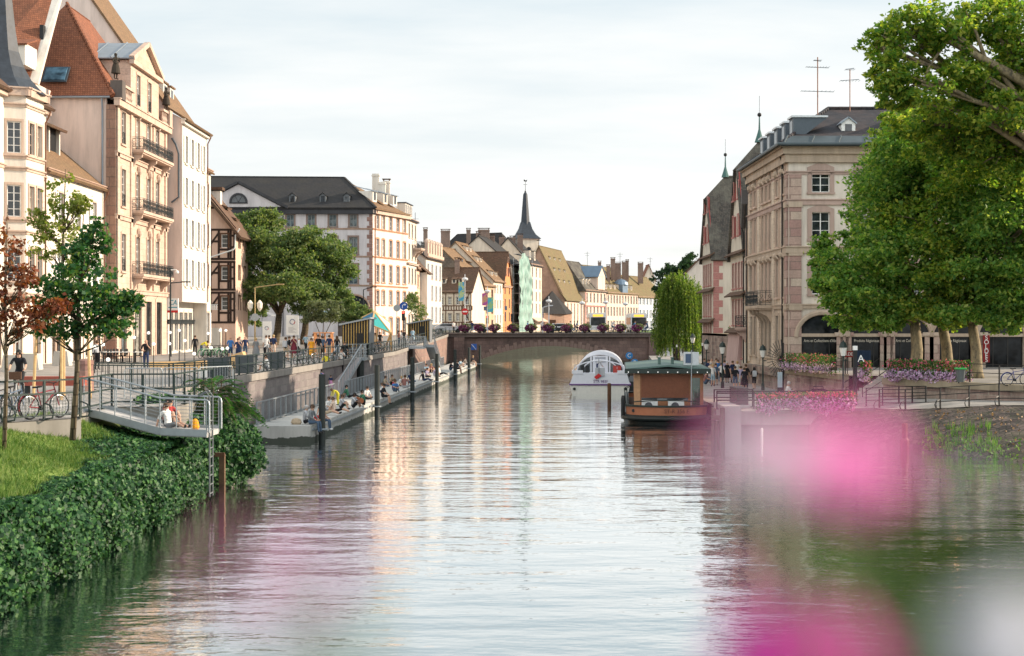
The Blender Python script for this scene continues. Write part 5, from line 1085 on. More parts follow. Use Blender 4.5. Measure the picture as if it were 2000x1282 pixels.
def church():
 d = 345.0; o = thing('church', 'small sandstone church with slender dark spire and steep mossy roof', 'church', (X(1060, d), d, g0))
 x0, x1 = X(1013, d), X(1050, d); y1 = d + (x1 - x0) * .9; zt = Z(466, d); k = MB(); ang = -.18
 fr = frame((x0, d), th=.32); Lw = 5.2
 k.F = fr; k.box(0, Lw, 0, Lw, g0, zt); k.build('tower_wall', FCREAM, o)
 k = MB(fr);
 for f, off in ((fr, 0), (fr @ Matrix.Translation((Lw, 0, 0)) @ Matrix.Rotation(R(90), 4, 'Z'), 0)):
  w_ = MB(f); pts = [(Lw / 2 + .6 * math.cos(t), -.05, zt - 2.6 + .6 * math.sin(t)) for t in np.linspace(0, math.pi, 9)] + [(Lw / 2 - .6, -.05, zt - 4.6), (Lw / 2 + .6, -.05, zt - 4.6)]; w_.poly(pts); w_.build('belfry_opening', BLACK, o)
 band(o, fr, 0, Lw, zt - .3, .3, .2, SANDT, 'cornice')
 k = MB(fr); c = (Lw / 2, Lw / 2); s2 = math.sqrt(2)
 prof = [(Lw / 2 * s2 + .7, zt), (Lw / 2 * s2 * .78, zt + 1.1), (Lw / 2 * s2 * .52, zt + 2.5), (Lw / 2 * s2 * .36, zt + 4.2)]
 vs = []
 for rr, z in prof:
  for i in range(4): t = math.pi / 4 + i * math.pi / 2; vs.append((c[0] + rr * math.cos(t), c[1] + rr * math.sin(t), z))
 fs = [(j * 4 + i, j * 4 + (i + 1) % 4, j * 4 + 4 + (i + 1) % 4, j * 4 + 4 + i) for j in range(3) for i in range(4)]; k.add(vs, fs)
 k.lathe([(1.15, zt + 3.6), (1.05, zt + 5), (.55, zt + 11), (.12, Z(372, d))], (c[0], c[1], 0), 8); k.build('spire', SLATE, o)
 k = MB(fr); zz = Z(372, d); k.tube([(c[0], c[1], zz - .5), (c[0], c[1], zz + 2.6)], [.08, .04], 6); k.ball((c[0], c[1], zz), .22, 8); k.bar((c[0] - .5, c[1], zz + 1.7), (c[0] + .5, c[1], zz + 1.7), .08)
 k.ext([(c[0] - .4, c[1], zz + 2.5), (c[0] + .35, c[1], zz + 2.4), (c[0] + .5, c[1], zz + 2.95), (c[0] + .05, c[1], zz + 2.7), (c[0] - .35, c[1], zz + 3.0)], (0, .06, 0)); k.build('weathercock', BLACK, o)
 A, B = (X(1103, 338), 338), (X(1143, 362), 362); f = frame(A, B); L = math.dist(A, B); D = 12.6; ze = Z(583, 342); zr = Z(483, 348); m = D / 2
 gw = winstyle(SANDT, SANDT, (2, 5), False, None, True, None, .15); k = MB()
 facade(k, o, f, 0, L, g0, ze, [(L * t, ze - 6.2, .9, 5.0, gw) for t in (.14, .3, .46, .62, .78, .92)] + [(L * .3, g0 + .2, 1.2, 2.4, dk), (L * .6, g0 + .2, 1.2, 2.4, dk)]); k.build('nave_wall', ROSEW, o)
 k = MB(f); k.poly([(0, 0, g0), (0, D, g0), (0, D, ze), (0, m, zr), (0, 0, ze)]); k.poly([(L, 0, g0), (L, D, g0), (L, D, ze), (L, m, zr), (L, 0, ze)]); k.poly([(0, D, g0), (L, D, g0), (L, D, ze), (0, D, ze)]); k.build('gable_wall', PINKSAND, o)
 r = MB(f); e = ze - .6; kick = (zr - ze) * .16
 for s in (1, -1):
  Y = (lambda y: y) if s == 1 else (lambda y: D - y)
  r.slab([(-.3, Y(-.6), e), (L + .3, Y(-.6), e), (L + .3, Y(1.0), e + kick), (-.3, Y(1.0), e + kick)], .2); r.slab([(-.3, Y(1.0), e + kick), (L + .3, Y(1.0), e + kick), (L + .3, m, zr), (-.3, m, zr)], .2)
 r.build('nave_roof', tiles('mossy_tan_tiles', (.24, .17, .085), (.17, .13, .07), moss=(.15, .15, .06), amt=.6), o)
 for t in (.22, .47, .72):
  for a in (.15, .38, .62): dormer(o, f, L * (a + .1 * t), 1.0 + (m - 1) * t, e + kick + (zr - e - kick) * t - .15, 1.0, .8, 1.5, FCREAM, MC['mossy_tan_tiles'], 'shed', .6)
 for u_, z in ((3.0, 12), (8.5, 14.5), (8.5, 10.5)):
  k = MB(f); k.box(-.06, 0, u_ - .3, u_ + .3, z, z + 1.4); k.build('slit_window', BLACK, o)
 k = MB(f); k.tube([(0, m, zr), (0, m, zr + 1.6)], .07, 5); k.bar((0, m - .5, zr + 1.1), (0, m + .5, zr + 1.1), .12); k.build('gable_cross', BLACK, o)
 a0, a1 = W(1062, 640, 328), W(1101, 640, 334); k = MB(); za = Z(612, 330)
 k.ext([(a0.x, 328, g0), (a1.x, 332, g0), (a1.x + 2, 338, g0), (a0.x - 3, 338, g0)], (0, 0, za - g0)); an = k.build('annex_wall', PINKSAND, o)
 k = MB(); zb = Z(568, 336); k.poly([(a0.x - .8, 327.5, za - .2), (a1.x + .6, 331.5, za - .2), (a0.x + 2.2, 337, zb)]); k.poly([(a1.x + .6, 331.5, za - .2), (a1.x + 2.4, 338.2, za), (a0.x + 2.2, 337.2, zb)]); k.poly([(a0.x - .8, 327.5, za - .2), (a0.x + 2.2, 337, zb), (a0.x - 3, 338, za)]); k.build('annex_roof', TILED, o)
 k = MB(); k.box(a0.x + 1.2, a0.x + 2.8, 327.6, 328.4, g0, g0 + 2.6); k.build('annex_door', WOODD, o)
church()
zz = lambda y, px: Z(y, dpt(px))
r, fr, L = house('slate_roof_house', 'white house with dark red bands and blue pedimented dormer right of the church', pt(1143), pt(1184), g0, zz(567, 1165), 13, 'hip', 7.5, ROSEW, TILEG, 6, [(zz(592, 1165), 1.05, 2.4), (zz(617, 1165), 1.05, 2.6), (4.5, 1.2, 2.5)], wf, hip=3.5)
quoins(r, fr, .1, g0, zz(570, 1150), REDQ, 1, .8, .6); band(r, fr, 0, L, zz(600, 1165), .25, .1, REDQ)
for t in (.12, .26, .4): dormer(r, fr, L * t, 1.2, zz(564, 1155), 1.1, 2.4, 2.4, FCREAM, ZINC, 'flat', .6)
k = MB(fr); c = L * .72; h0, h1 = zz(566, 1172), zz(541, 1172); k.box(c - 3, c + 3, -.3, 4, h0, h1); k.poly([(c - 3.3, -.35, h1), (c + 3.3, -.35, h1), (c, -.35, h1 + 2.6)]); ob = k.build('pediment_dormer', ROSEW, r)
k = MB(fr)
for s in (-3.6, 3.6): k.slab([(c + s, -.6, h1 - .1), (c, -.6, h1 + 2.9), (c, 6, h1 + 2.9), (c + s, 6, h1 - .1)], .15)
k.build('dormer_roof', M('blue_zinc', (.14, .20, .27), .45, .15, 1, .3), ob)
for t in (-1.6, 0, 1.6): put_window(ob, fr, c + t, h0 + .4, .9, 2, wf, -.5)
r, fr, L = house('peach_row_house', 'peach house with long mossy roof and small roof windows in the far right row', pt(1185), pt(1246), g0, zz(572, 1215), 14, 'par', 7.2, ROSEW, MC['mossy_tan_tiles'], 11, [(zz(594, 1215), .95, 2.2), (zz(618, 1215), .95, 2.4), (4.5, 1.2, 2.4)], wf)
zr_ = zz(572, 1215)
for row, t in ((0, .12), (1, .5)):
 for i in range(7): dormer(r, fr, L * (i + .6) / 7.5, 7 * t, zr_ + 7.2 * t - .1, 1.0, .9 if row else 1.4, 1.6, FCREAM, MC['mossy_tan_tiles'], 'shed')
k = MB(fr); c = L * .55; k.box(c - 2, c + 2, -.3, 3, zr_, zr_ + 2.2); k.lathe([(2.3, 0), (2.0, .7), (1.2, 1.3), (.05, 1.6)], (c, 1, zr_ + 2.2), 12, 0, 1, .9); k.build('curved_dormer', MC['blue_zinc'], r)
for px, py, w_ in ((1171, 510, .8), (1188, 517, .9), (1197, 503, 1.2), (1204, 512, 2.4), (1219, 510, 1.2), (1225, 507, .8), (1251, 512, 1.5)): p = W(px, py, dpt(px) + 8); chimney(r, (p.x, p.y, p.z - 4), w_, 1.0, 3.7)
r, fr, L = house('pale_blue_house', 'pale blue white house at the end of the far row, beside the willow', pt(1247), pt(1300), g0, zz(580, 1265), 12, 'par', 6, BLUEW, MC['mossy_tan_tiles'], 8, [(zz(596, 1265), .95, 2.1), (zz(622, 1265), .95, 2.4), (4.6, 1.2, 2.4)], winstyle(BLUEW, WHITE, (2, 3), False, MC['grey_shutter'], False, None, .05))
r, fr, L = house('far_gable_house', 'small pale gable with orange roof peeking over the far right row', (X(1255, 440), 440), (X(1280, 440), 440), g0, Z(545, 440), 10, 'front', 4.5, FCREAM, TILER)
for px, py in ((1147, 492), (1270, 503), (1211, 494)):
 p = W(px, py, 375); k = MB(); k.tube([(p.x, p.y, p.z - 4.5), (p.x, p.y, p.z)], .05, 5); k.bar((p.x - .8, p.y, p.z - .4), (p.x + .8, p.y, p.z - .4), .05); k.bar((p.x - .5, p.y, p.z - 1), (p.x + .5, p.y, p.z - 1), .05)
 tag(k.build('roof_aerial', IRON, None, (p.x, p.y, p.z - 4.5)), {1147: 'thin aerial above the slate roof right of the church', 1270: 'thin aerial above the pale blue house', 1211: 'thin aerial between chimneys of the peach house'}[px], 'aerial', 'far rooftop aerials')
p = W(811, 428, 222); k = MB(); k.tube([(p.x, p.y, p.z - 3), (p.x, p.y, p.z + 1)], .04, 5); k.bar((p.x - .5, p.y, p.z), (p.x + .5, p.y, p.z), .04); tag(k.build('roof_aerial', IRON, None, (p.x, p.y, p.z - 3)), 'thin aerial beside the rooftop terrace of the tall cream house', 'aerial', 'far rooftop aerials')
# ------------------------------------------------------------------ trees and plants
LF_PLANE = leafmat('plane_leaf', [(0.065, 0.17, 0.04), (0.12, 0.25, 0.05), (0.21, 0.34, 0.07), (0.38, 0.44, 0.11)], .55)
LF_SUNLIT = leafmat('lit_plane_leaf', [(0.07, 0.17, 0.03), (0.14, 0.25, 0.04), (0.26, 0.34, 0.055), (0.44, 0.44, 0.08)], .58)  # plane leaf again, with yellow sunlight put into its colours
LF_PARK = leafmat('park_leaf', [(0.06, 0.115, 0.045), (0.105, 0.17, 0.06), (0.17, 0.23, 0.085), (0.28, 0.30, 0.13)], .45)
LF_WILLOW = leafmat('willow_leaf', [(0.06, 0.13, 0.025), (0.11, 0.19, 0.035), (0.18, 0.26, 0.05), (0.32, 0.36, 0.09)], .55)
LF_MAPLE = leafmat('maple_leaf', [(0.016, 0.07, 0.03), (0.028, 0.105, 0.035), (0.05, 0.14, 0.04), (0.15, 0.22, 0.06)], .45)
LF_RED = leafmat('copper_leaf', [(0.10, 0.025, 0.012), (0.17, 0.045, 0.02), (0.24, 0.07, 0.03), (0.30, 0.12, 0.05)], .35)
LF_YEL = leafmat('lime_young_leaf', [(0.12, 0.17, 0.03), (0.2, 0.24, 0.05), (0.28, 0.28, 0.08)], .45)
LF_OLIVE = leafmat('olive_leaf', [(0.08, 0.11, 0.06), (0.14, 0.17, 0.09), (0.22, 0.24, 0.13)], .35)
LF_SUMAC = leafmat('sumac_leaf', [(0.02, 0.09, 0.025), (0.045, 0.15, 0.04), (0.10, 0.23, 0.06)], .4)
LF_DARK = leafmat('far_dark_leaf', [(0.012, 0.035, 0.016), (0.022, 0.055, 0.022), (0.04, 0.08, 0.03)], .3)
PLBARK, nt_, b_ = newmat('plane_bark'); b_.inputs['Roughness'].default_value = .9
f_ = noise(nt_, objvec(nt_, (3, 3, 1.6)), 1.6, 5, .7)
nt_.links.new(ramp(nt_, f_, [(.36, (.07, .06, .045)), (.45, (.19, .15, .09)), (.58, (.27, .21, .12)), (.7, (.36, .31, .2))]), b_.inputs['Base Color']); bump(nt_, b_, f_, .4, .04)
def B_(px, py, d, rx, rz, ry=None): return (tuple(W(px, py, d)), (rx, ry or rx, rz))
tb = lambda px, d: (X(px, d), d, 2.58)
tree('plane_tree', 'leftmost of the three terrace plane trees, its crown spreading towards the corner building', 'tree', tb(1788, 88),
  [B_(1735, 400, 92, 2.8, 3.4), B_(1672, 505, 93, 2.0, 2.4), B_(1770, 330, 90, 3.2, 2.9), B_(1740, 510, 88, 3.0, 2.6), B_(1640, 570, 92, 1.6, 1.5), B_(1700, 590, 88, 2.4, 1.4), B_(1615, 515, 93, 1.2, 1.7), B_(1660, 620, 90, 1.4, .8), B_(1740, 615, 88, 1.6, .9)], 60000, .26, LF_PLANE, PLBARK, .40, 'plane trees on the terrace', 36, .2, (X(1787, 88), 88, 6.0))
tree('plane_tree', 'middle of the three plane trees on the terrace, its trunk leaning left behind the flowers', 'tree', tb(1852, 90),
  [B_(1850, 300, 90, 3.3, 2.8), B_(1820, 440, 88, 3.4, 3.0), B_(1870, 540, 87, 2.6, 1.9), B_(1780, 250, 92, 1.8, 1.2), B_(1800, 600, 87, 2.2, 1.0), B_(1850, 615, 86, 1.5, .8), B_(1760, 300, 91, 1.8, 1.8)], 52000, .26, LF_SUNLIT, PLBARK, .38, 'plane trees on the terrace', 36, .2, (X(1838, 90), 90, 6.2))
tree('plane_tree', 'rightmost of the three terrace plane trees, its knobbly pale trunk beside the shop door', 'tree', tb(1908, 86),
  [B_(1930, 360, 86, 3.3, 3.4), B_(1985, 440, 84, 3.0, 3.4), B_(1925, 520, 85, 2.6, 2.2), B_(1975, 575, 84, 1.8, 1.5), B_(1880, 610, 85, 1.8, .9), B_(1965, 625, 84, 1.3, .7), B_(2020, 560, 83, 2.2, 1.8), B_(2080, 420, 86, 3.5, 4.0)], 56000, .26, LF_PLANE, PLBARK, .36, 'plane trees on the terrace', 36, .2, (X(1898, 86), 86, 6.0))
tb2 = (X(2075, 78), 78, 2.58); lb = [W(2075, 300, 78), W(2000, 160, 76), W(1925, 118, 75), W(1850, 80, 75), W(1770, 48, 75)]
tree('tall_plane_tree', 'tall plane tree whose bare bough crosses the sky above the other crowns', 'tree', tb2,
  [B_(1770, 60, 75, 1.6, 1.7), B_(1735, 145, 75, 1.1, 1.0), B_(1845, 45, 75, 1.6, 1.5), B_(1800, 165, 74, 1.7, 1.1), B_(1880, 130, 75, 1.1, 1.0), B_(1985, 70, 76, 2.0, 2.6), B_(1960, 220, 76, 2.0, 1.2), B_(2080, 120, 78, 3.5, 4.5), B_(1760, 190, 75, .9, .6), B_(1800, 240, 80, 1.6, 1.0), B_(1960, 160, 79, 1.9, 1.6), B_(2010, 250, 79, 2.2, 1.8), B_(1900, 300, 82, 2.0, 1.2), B_(1930, 40, 76, 1.5, 1.3), B_(1840, 270, 81, 1.8, 1.1), B_(1960, 300, 80, 2.0, 1.6), B_(1890, 190, 77, 1.3, .9), B_(1930, 260, 80, 2.2, 1.3), B_(1720, 90, 75, 1.0, 1.2), B_(1880, 215, 77, 2.0, .6)], 54000, .27, LF_SUNLIT, PLBARK, .5, None, 26, .22, tuple(W(2080, 330, 78)), .5, .4, [(lb, [.4, .3, .2, .13, .07]), ([lb[2], W(1905, 60, 75), W(1880, 10, 75)], [.12, .08, .04]), ([lb[3], W(1815, 130, 75), W(1790, 190, 75)], [.1, .06, .03])])
db = 158.0
tree('park_tree', 'big broad green tree in front of the grey hall, left trunk forking under its crown', 'tree', (X(535, db), db, 3.3),
  [B_(500, 440, 162, 2.8, 2.0), B_(480, 505, 158, 3.2, 3.0), B_(560, 490, 158, 4.3, 2.6), B_(500, 570, 156, 3.0, 1.8), B_(570, 560, 154, 3.4, 1.7)], 46000, .30, LF_PARK, BARK, .45, 'big trees in front of the grey hall', 38, .2, (X(545, db), db, 7.0))
tree('park_tree', 'right hand tree of the pair before the grey hall, crown almost touching its windows', 'tree', (X(590, 160), 160, 3.4),
  [B_(620, 510, 160, 3.4, 2.5), B_(655, 545, 160, 2.0, 2.6), B_(610, 570, 158, 3.4, 1.7), B_(665, 585, 160, 1.5, 1.0), B_(585, 500, 159, 3.2, 2.6), B_(640, 480, 162, 1.6, 1.2)], 40000, .30, LF_PARK, BARK, .42, 'big trees in front of the grey hall', 38, .2, (X(598, 160), 160, 7.2))
tree('park_tree', 'tree trunk with low dark crown just right of the half timbered gable', 'tree', (X(476, 165), 165, 3.4), [B_(470, 560, 165, 1.8, 3.4), B_(480, 610, 164, 2.0, 1.5)], 9000, .3, LF_PARK, BARK, .35, 'big trees in front of the grey hall', 38, .2, (X(474, 165), 165, 6.0))
tree('olive_tree', 'pale grey green young tree inside a wooden guard beside the black kiosk', 'tree', (X(630, 135), 135, 3.2), [B_(632, 605, 135, 1.4, 1.1), B_(610, 615, 135, .8, .7), B_(655, 600, 135, .7, .6)], 9000, .17, LF_OLIVE, BARK, .09, None, 30, .2, (X(630, 135), 135, 4.4))
tree('shrub_tree', 'dark green small tree between the pale young tree and the kiosk', 'tree', (X(688, 150), 150, 3.3), [B_(685, 605, 150, 1.4, 1.2), B_(705, 615, 150, .9, .8)], 8000, .2, LF_PARK, BARK, .12, None, 30, .2, (X(688, 150), 150, 4.5))
tree('street_tree', 'thin street tree in front of the oriel house by the traffic light', 'tree', (X(810, 195), 195, 4.1), [B_(805, 590, 195, 1.0, 1.2), B_(815, 610, 195, 1.2, 1.2)], 2600, .22, LF_PARK, BARK, .08, None, 20, .25, (X(810, 195), 195, 5.5))
tree('far_tree', 'dark round tree behind the top of the willow', 'tree', (X(1315, 240), 240, 3), [B_(1305, 545, 240, 2.6, 2.2), B_(1335, 535, 240, 2.6, 2.4), B_(1350, 515, 245, 2.0, 1.8), B_(1325, 575, 240, 3, 2.5)], 12000, .4, LF_DARK, BARK, .3, None, 34, .2, (X(1318, 240), 240, 9))
def willow():
 d = 182.0; b = (X(1322, d), d, 1.2); t = thing('willow', 'weeping willow hanging over the quay beside the right end of the bridge', 'tree', b); k = MB(); f = Vector((b[0], d, 7))
 k.tube([b, (b[0] - .1, d, 3.5), f], [.5, .42, .32], 9); pts = []
 for i in range(330):
  a, rr = RNG.uniform(0, 6.28), RNG.random() ** .55; top = Vector((b[0] + .15 + (3.0 + .5 * math.sin(3 * a + 1)) * rr * math.cos(a), d + 2.6 * rr * math.sin(a), 7.9 + 4.0 * math.sqrt(max(0, 1 - rr * rr * .92)) + RNG.normal(0, .55)))
  if i % 14 == 0: k.tube([f - Vector((0, 0, .5)), f.lerp(top, .5) + Vector((0, 0, .8)), top], [.13, .08, .03], 5)
  ln = top.z - (1.7 + (2.6 * RNG.random() if rr > .6 else 3 + 3 * RNG.random())); ln = max(1.2, ln); m = int(ln * 17); s = np.linspace(0, 1, m); sw = RNG.normal(0, .12, 2); o = Vector((math.cos(a), math.sin(a), 0)) * .5 * rr
  q = np.stack([top.x + o.x * s ** .5 + sw[0] * s, top.y + o.y * s ** .5 + sw[1] * s, top.z - ln * s], 1); pts.append(q + RNG.normal(0, .06, q.shape))
 k.build('trunk', BARK, t); leaves('crown', np.concatenate(pts), .34, LF_WILLOW, t, .0, .28, .3, droop=(0, 0, -1))
willow()
def sapling(name, label, base, top, r0, blobs, n, leaf, lm, per=14, twigs=10, shell=.3):
 t = thing(name, label, 'tree', base); k = MB(); b, tp = Vector(base), Vector(top); k.tube([b, b.lerp(tp, .3) + Vector((.03, 0, 0)), b.lerp(tp, .65) - Vector((.03, 0, 0)), tp], [r0, r0 * .8, r0 * .5, r0 * .15], 8)
 for c, rr in blobs:
  c = Vector(c); zz = min(max((c.z - b.z) / (tp.z - b.z) - .12, .3), .95); s = b.lerp(tp, zz)
  for q in range(twigs // 2):
   dd = Vector(RNG.normal(size=3)).normalized(); e = c + Vector((dd.x * rr[0], dd.y * rr[1], dd.z * rr[2])) * .8
   k.tube([s, s.lerp(e, .5) + Vector((0, 0, -.06)), e], [r0 * .3, r0 * .18, r0 * .06], 5)
 k.build('trunk', BARK, t, smooth=True); leaves('crown', clumps(blobs, n, per, .16, shell), leaf, lm, t, .3, .8)
d1 = 37.5
sapling('maple_sapling', 'slim young maple with dense dark green crown rising from the lawn', (X(137, d1), d1 + .2, 2.75), tuple(W(163, 420, d1)), .085,
  [B_(185, 460, d1, .35, .35), B_(160, 540, d1, .75, .5), B_(105, 575, d1, .6, .5), B_(215, 590, d1, .65, .45), B_(160, 600, d1, .9, .4), B_(250, 590, d1, .3, .3), B_(110, 640, d1, .6, .28), B_(215, 640, d1, .55, .25), B_(165, 495, d1, .45, .3)], 4000, .125, LF_MAPLE, 13)
d2 = 35.5
sapling('copper_sapling', 'thin young tree with withered copper red leaves at the left edge of the lawn', (X(8, d2), d2, 2.6), tuple(W(15, 400, d2)), .06,
  [B_(5, 560, d2, .4, .5), B_(20, 480, d2, .35, .5), B_(45, 610, d2, .4, .35), B_(80, 620, d2, .45, .25), B_(10, 640, d2, .35, .3), B_(-30, 560, d2, .5, .8), B_(55, 540, d2, .25, .3), B_(110, 600, d2, .25, .18)], 400, .115, LF_RED, 6, 14, .2)
d3 = 52.0
sapling('lime_sapling', 'tall thin young tree with pale yellow green leaves tied in the wooden guard', (X(118, d3), d3, 3.15), tuple(W(128, 330, d3)), .09,
  [B_(128, 390, d3, .45, .8), B_(130, 460, d3, .7, .7), B_(90, 480, d3, .55, .5), B_(150, 520, d3, .5, .4), B_(75, 430, d3, .35, .3), B_(160, 400, d3, .3, .3)], 420, .14, LF_YEL, 10, 12, .2)
def guard(name, label, c, h, w, posts, rails, mat):
 o = thing(name, label, 'tree guard', c)
 for x, y in posts: k = MB(); k.tube([(c[0] + x * w, c[1] + y * w, c[2]), (c[0] + x * w * .9, c[1] + y * w * .9, c[2] + h)], .055, 8); k.build('post', mat, o)
 k = MB()
 for a, b in zip(posts, posts[1:] + posts[:1]):
  for z in rails: k.tube([(c[0] + a[0] * w, c[1] + a[1] * w, c[2] + z), (c[0] + b[0] * w, c[1] + b[1] * w, c[2] + z)], .055, 7)
 k.build('rail_frame', mat, o); return o
guard('tree_guard', 'pale wooden tripod guard with round top rail around the thin yellow green sapling', (X(122, 51), 51, 3.15), 2.35, .95, [(-1, -.3), (-.2, .8), (.25, -.9), (1, .2)], [2.3], WOODL)
guard('tree_guard', 'slatted wooden guard around the pale young tree near the kiosk', (X(632, 135), 135, 3.2), 1.9, .85, [(-1, -1), (-.33, -1), (.33, -1), (1, -1), (1, 0), (1, 1), (0, 1), (-1, 1), (-1, 0)], [.9, 1.85], M('orange_wood', (.58, .27, .12), .7))
def sumac():
 c = Vector((X(418, 50.2), 50.2, 2.6)); t = thing('sumac_shrub', 'feathery fern leaved sumac shrub spilling over the ivy beside the steel ladder', 'shrub', tuple(c)); k = MB(); pts, dirs = [], []
 for i in range(150):
  a = RNG.uniform(0, 6.28); r = RNG.random() ** .6; s = c + Vector((.95 * r * math.cos(a), .6 * r * math.sin(a), .1 + 1.5 * (1 - r) * RNG.uniform(.4, 1.1)))
  dr = Vector((math.cos(a) + .3, math.sin(a) - .45, RNG.uniform(.0, .7))).normalized(); L = RNG.uniform(.7, 1.15)
  st = [s + dr * L * u_ + Vector((0, 0, -.75 * L * u_ * u_ * RNG.uniform(.7, 1))) for u_ in np.linspace(0, 1, 7)]
  k.tube(st, [.014, .013, .012, .01, .008, .006, .004], 4); sd_ = dr.cross(Vector((0, 0, 1))).normalized()
  for u_ in np.linspace(.12, 1, 15):
   j = min(5, int(u_ * 6)); p = st[j].lerp(st[j + 1], u_ * 6 - j)
   for sgn in (-1, 1): wl = .24 * (1 - .55 * u_); pts.append((p, sd_ * sgn * wl + dr * wl * .25 + Vector((0, 0, -.05)), dr * .036))
 for q in range(9): k.tube([c + Vector((0, 0, -.3)), c + Vector((RNG.uniform(-.5, .5), RNG.uniform(-.3, .3), .7)), c + Vector((RNG.uniform(-.8, .8), RNG.uniform(-.5, .5), 1.3))], [.03, .02, .012], 5)
 k.build('stem', BARK, t); v = []
 for p, l, w_ in pts: m = p + l * .5; v += [p, m + w_, p + l, m - w_]
 v = np.array([tuple(x) for x in v]); npmesh('foliage', v, np.arange(len(v)).reshape(-1, 4), LF_SUMAC, t)
sumac()
WEED = leafmat('weed_blade', [(.06, .16, .03), (.12, .24, .05), (.2, .3, .08)], .35)
v = []
for i in range(70):
 px = RNG.choice([1805, 1845, 1870, 1900, 1920, 1950, 1975, 1990]) + RNG.normal(0, 8); u_, vv = RNG.uniform(.42, .62), RNG.uniform(.05, .5); p = bank(u_, vv)
 for q in range(9):
  h = RNG.uniform(.12, .55); a = RNG.uniform(0, 6.28); c = p + Vector((RNG.normal(0, .05), RNG.normal(0, .05), 0)); b = Vector((math.cos(a), math.sin(a), 0)) * .02; v += [c - b, c + b, c + Vector((RNG.normal(0, .06), RNG.normal(0, .06), h))]
v = np.array([tuple(x) for x in v]); tag(npmesh('weeds', v, np.arange(len(v)).reshape(-1, 3), WEED), 'upright green weeds growing on the cobbled slope', kind='stuff')
pts = np.array([tuple(bank(RNG.uniform(.4, .75), RNG.uniform(.02, .3))) for i in range(420)]); tag(leaves('ground_cover', pts + RNG.normal(0, .08, pts.shape) + [0, 0, .08], .14, WEED), 'low green plants along the foot of the slope', kind='stuff')
pts = np.array([tuple(bank(RNG.uniform(.45, .8), RNG.uniform(.1, .9))) for i in range(260)]); tag(leaves('fallen_leaves', pts + [0, 0, .04], .13, leafmat('fallen_leaf', [(.3, .16, .07), (.4, .25, .12)], .1)), 'dry leaves scattered on the cobbles', kind='stuff')
PETAL = leafmat('petal_lilac', [(.50, .34, .56), (.62, .45, .66), (.42, .20, .45), (.66, .55, .70)], .3); PETALR = leafmat('petal_red', [(.5, .06, .1), (.55, .10, .22), (.5, .16, .1)], .3); PETALM = leafmat('petal_magenta', [(.45, .07, .30), (.56, .20, .46), (.66, .42, .62), (.5, .3, .55)], .3); LFB = leafmat('box_leaf', [(.03, .09, .02), (.06, .14, .03), (.11, .19, .05)], .35)
TERC = M('planter_box', (.06, .045, .035), .7)
def flower_box(label, p, q, drop, hgt, n, petal, group='flower boxes on the railings', up=None, name='flower_box', depth=.35):
 p, q = Vector(p), Vector(q); o = thing(name, label, 'flower box', tuple(p.lerp(q, .5)), 0, group); k = MB(); k.bar(p + Vector((0, 0, -.1)), q + Vector((0, 0, -.1)), .3, .24); k.build('planter', TERC, o)
 d = (q - p); L = d.length; d.normalize(); side = Vector((d.y, -d.x, 0)); side = side if side.y < 0 else -side
 def cloud(m, z0, z1, out, lump):
  s = RNG.random(m); t = RNG.random(m); z = z0 + (z1 - z0) * t; w_ = .75 + .25 * np.sin(s * L * 3.1 + lump) * np.sin(s * L * 1.3)
  z = np.where(z < 0, z * w_, z); x = np.array([list(p)] * m) + np.outer(s * L, list(d)) + np.outer(RNG.normal(0, depth * .5, m) + out * (1 - ((t - .5) * 2) ** 2), list(side)); x[:, 2] += z; return x + RNG.normal(0, .04, (m, 3))
 leaves('foliage', cloud(n, -drop * .8, hgt, .2, 0), .13, LFB, o, .3); c = cloud(int(n * .75), -drop, hgt * .25, .34, 0); leaves('blossom', c, .10, petal, o, nrm=np.tile(np.array(list(side)) + [0, 0, .4], (len(c), 1)), asp=.95)
 c = cloud(int(n * .16), 0, hgt, .25, 1); leaves('red_blossom', c, .10, up or PETALR, o, nrm=np.tile(np.array(list(side)) + [0, 0, .4], (len(c), 1)), asp=.95); return o
flower_box('long box of lilac petunias and red geraniums on the curved terrace wall', (X(1537, 102), 102, 3.05), (X(1632, 91), 91.2, 3.1), .55, .75, 2600, PETAL)
flower_box('long box of lilac petunias on the terrace railing below the plane tree trunks', (X(1738, 83.2), 83.2, 3.15), (X(1898, 78.2), 78.2, 3.15), .75, .65, 3600, PETAL)
flower_box('short flower box on the stair railing beside the letter A sign', (X(1682, 87), 87, 3.1), (X(1702, 86.6), 86.6, 3.1), .9, .5, 520, PETAL)
flower_box('large magenta and lilac flower box overhanging the white lock wall by the water', (X(1478, 74.3), 74.3, 1.95), (X(1668, 74.3), 74.3, 2.05), .9, .25, 4200, PETALM, depth=.4)
flower_box('flower box on the grey wall between the two red and white gables', (20.9, 137.2, 5.2), (24.2, 137.0, 5.2), .9, .45, 1500, leafmat('petal_faded', [(.25, .2, .28), (.18, .22, .14), (.35, .28, .38)], .3))
flower_box('bed of small lilac and white flowers along the landing stage behind the boats', (X(1258, 150), 150, 1.75), (X(1338, 138), 138, 1.75), .35, .35, 1700, leafmat('petal_pale', [(.6, .5, .65), (.75, .72, .74), (.4, .3, .5)], .3))
PETP = leafmat('petal_purple', [(.12, .015, .09), (.2, .03, .14), (.28, .06, .2)], .25)
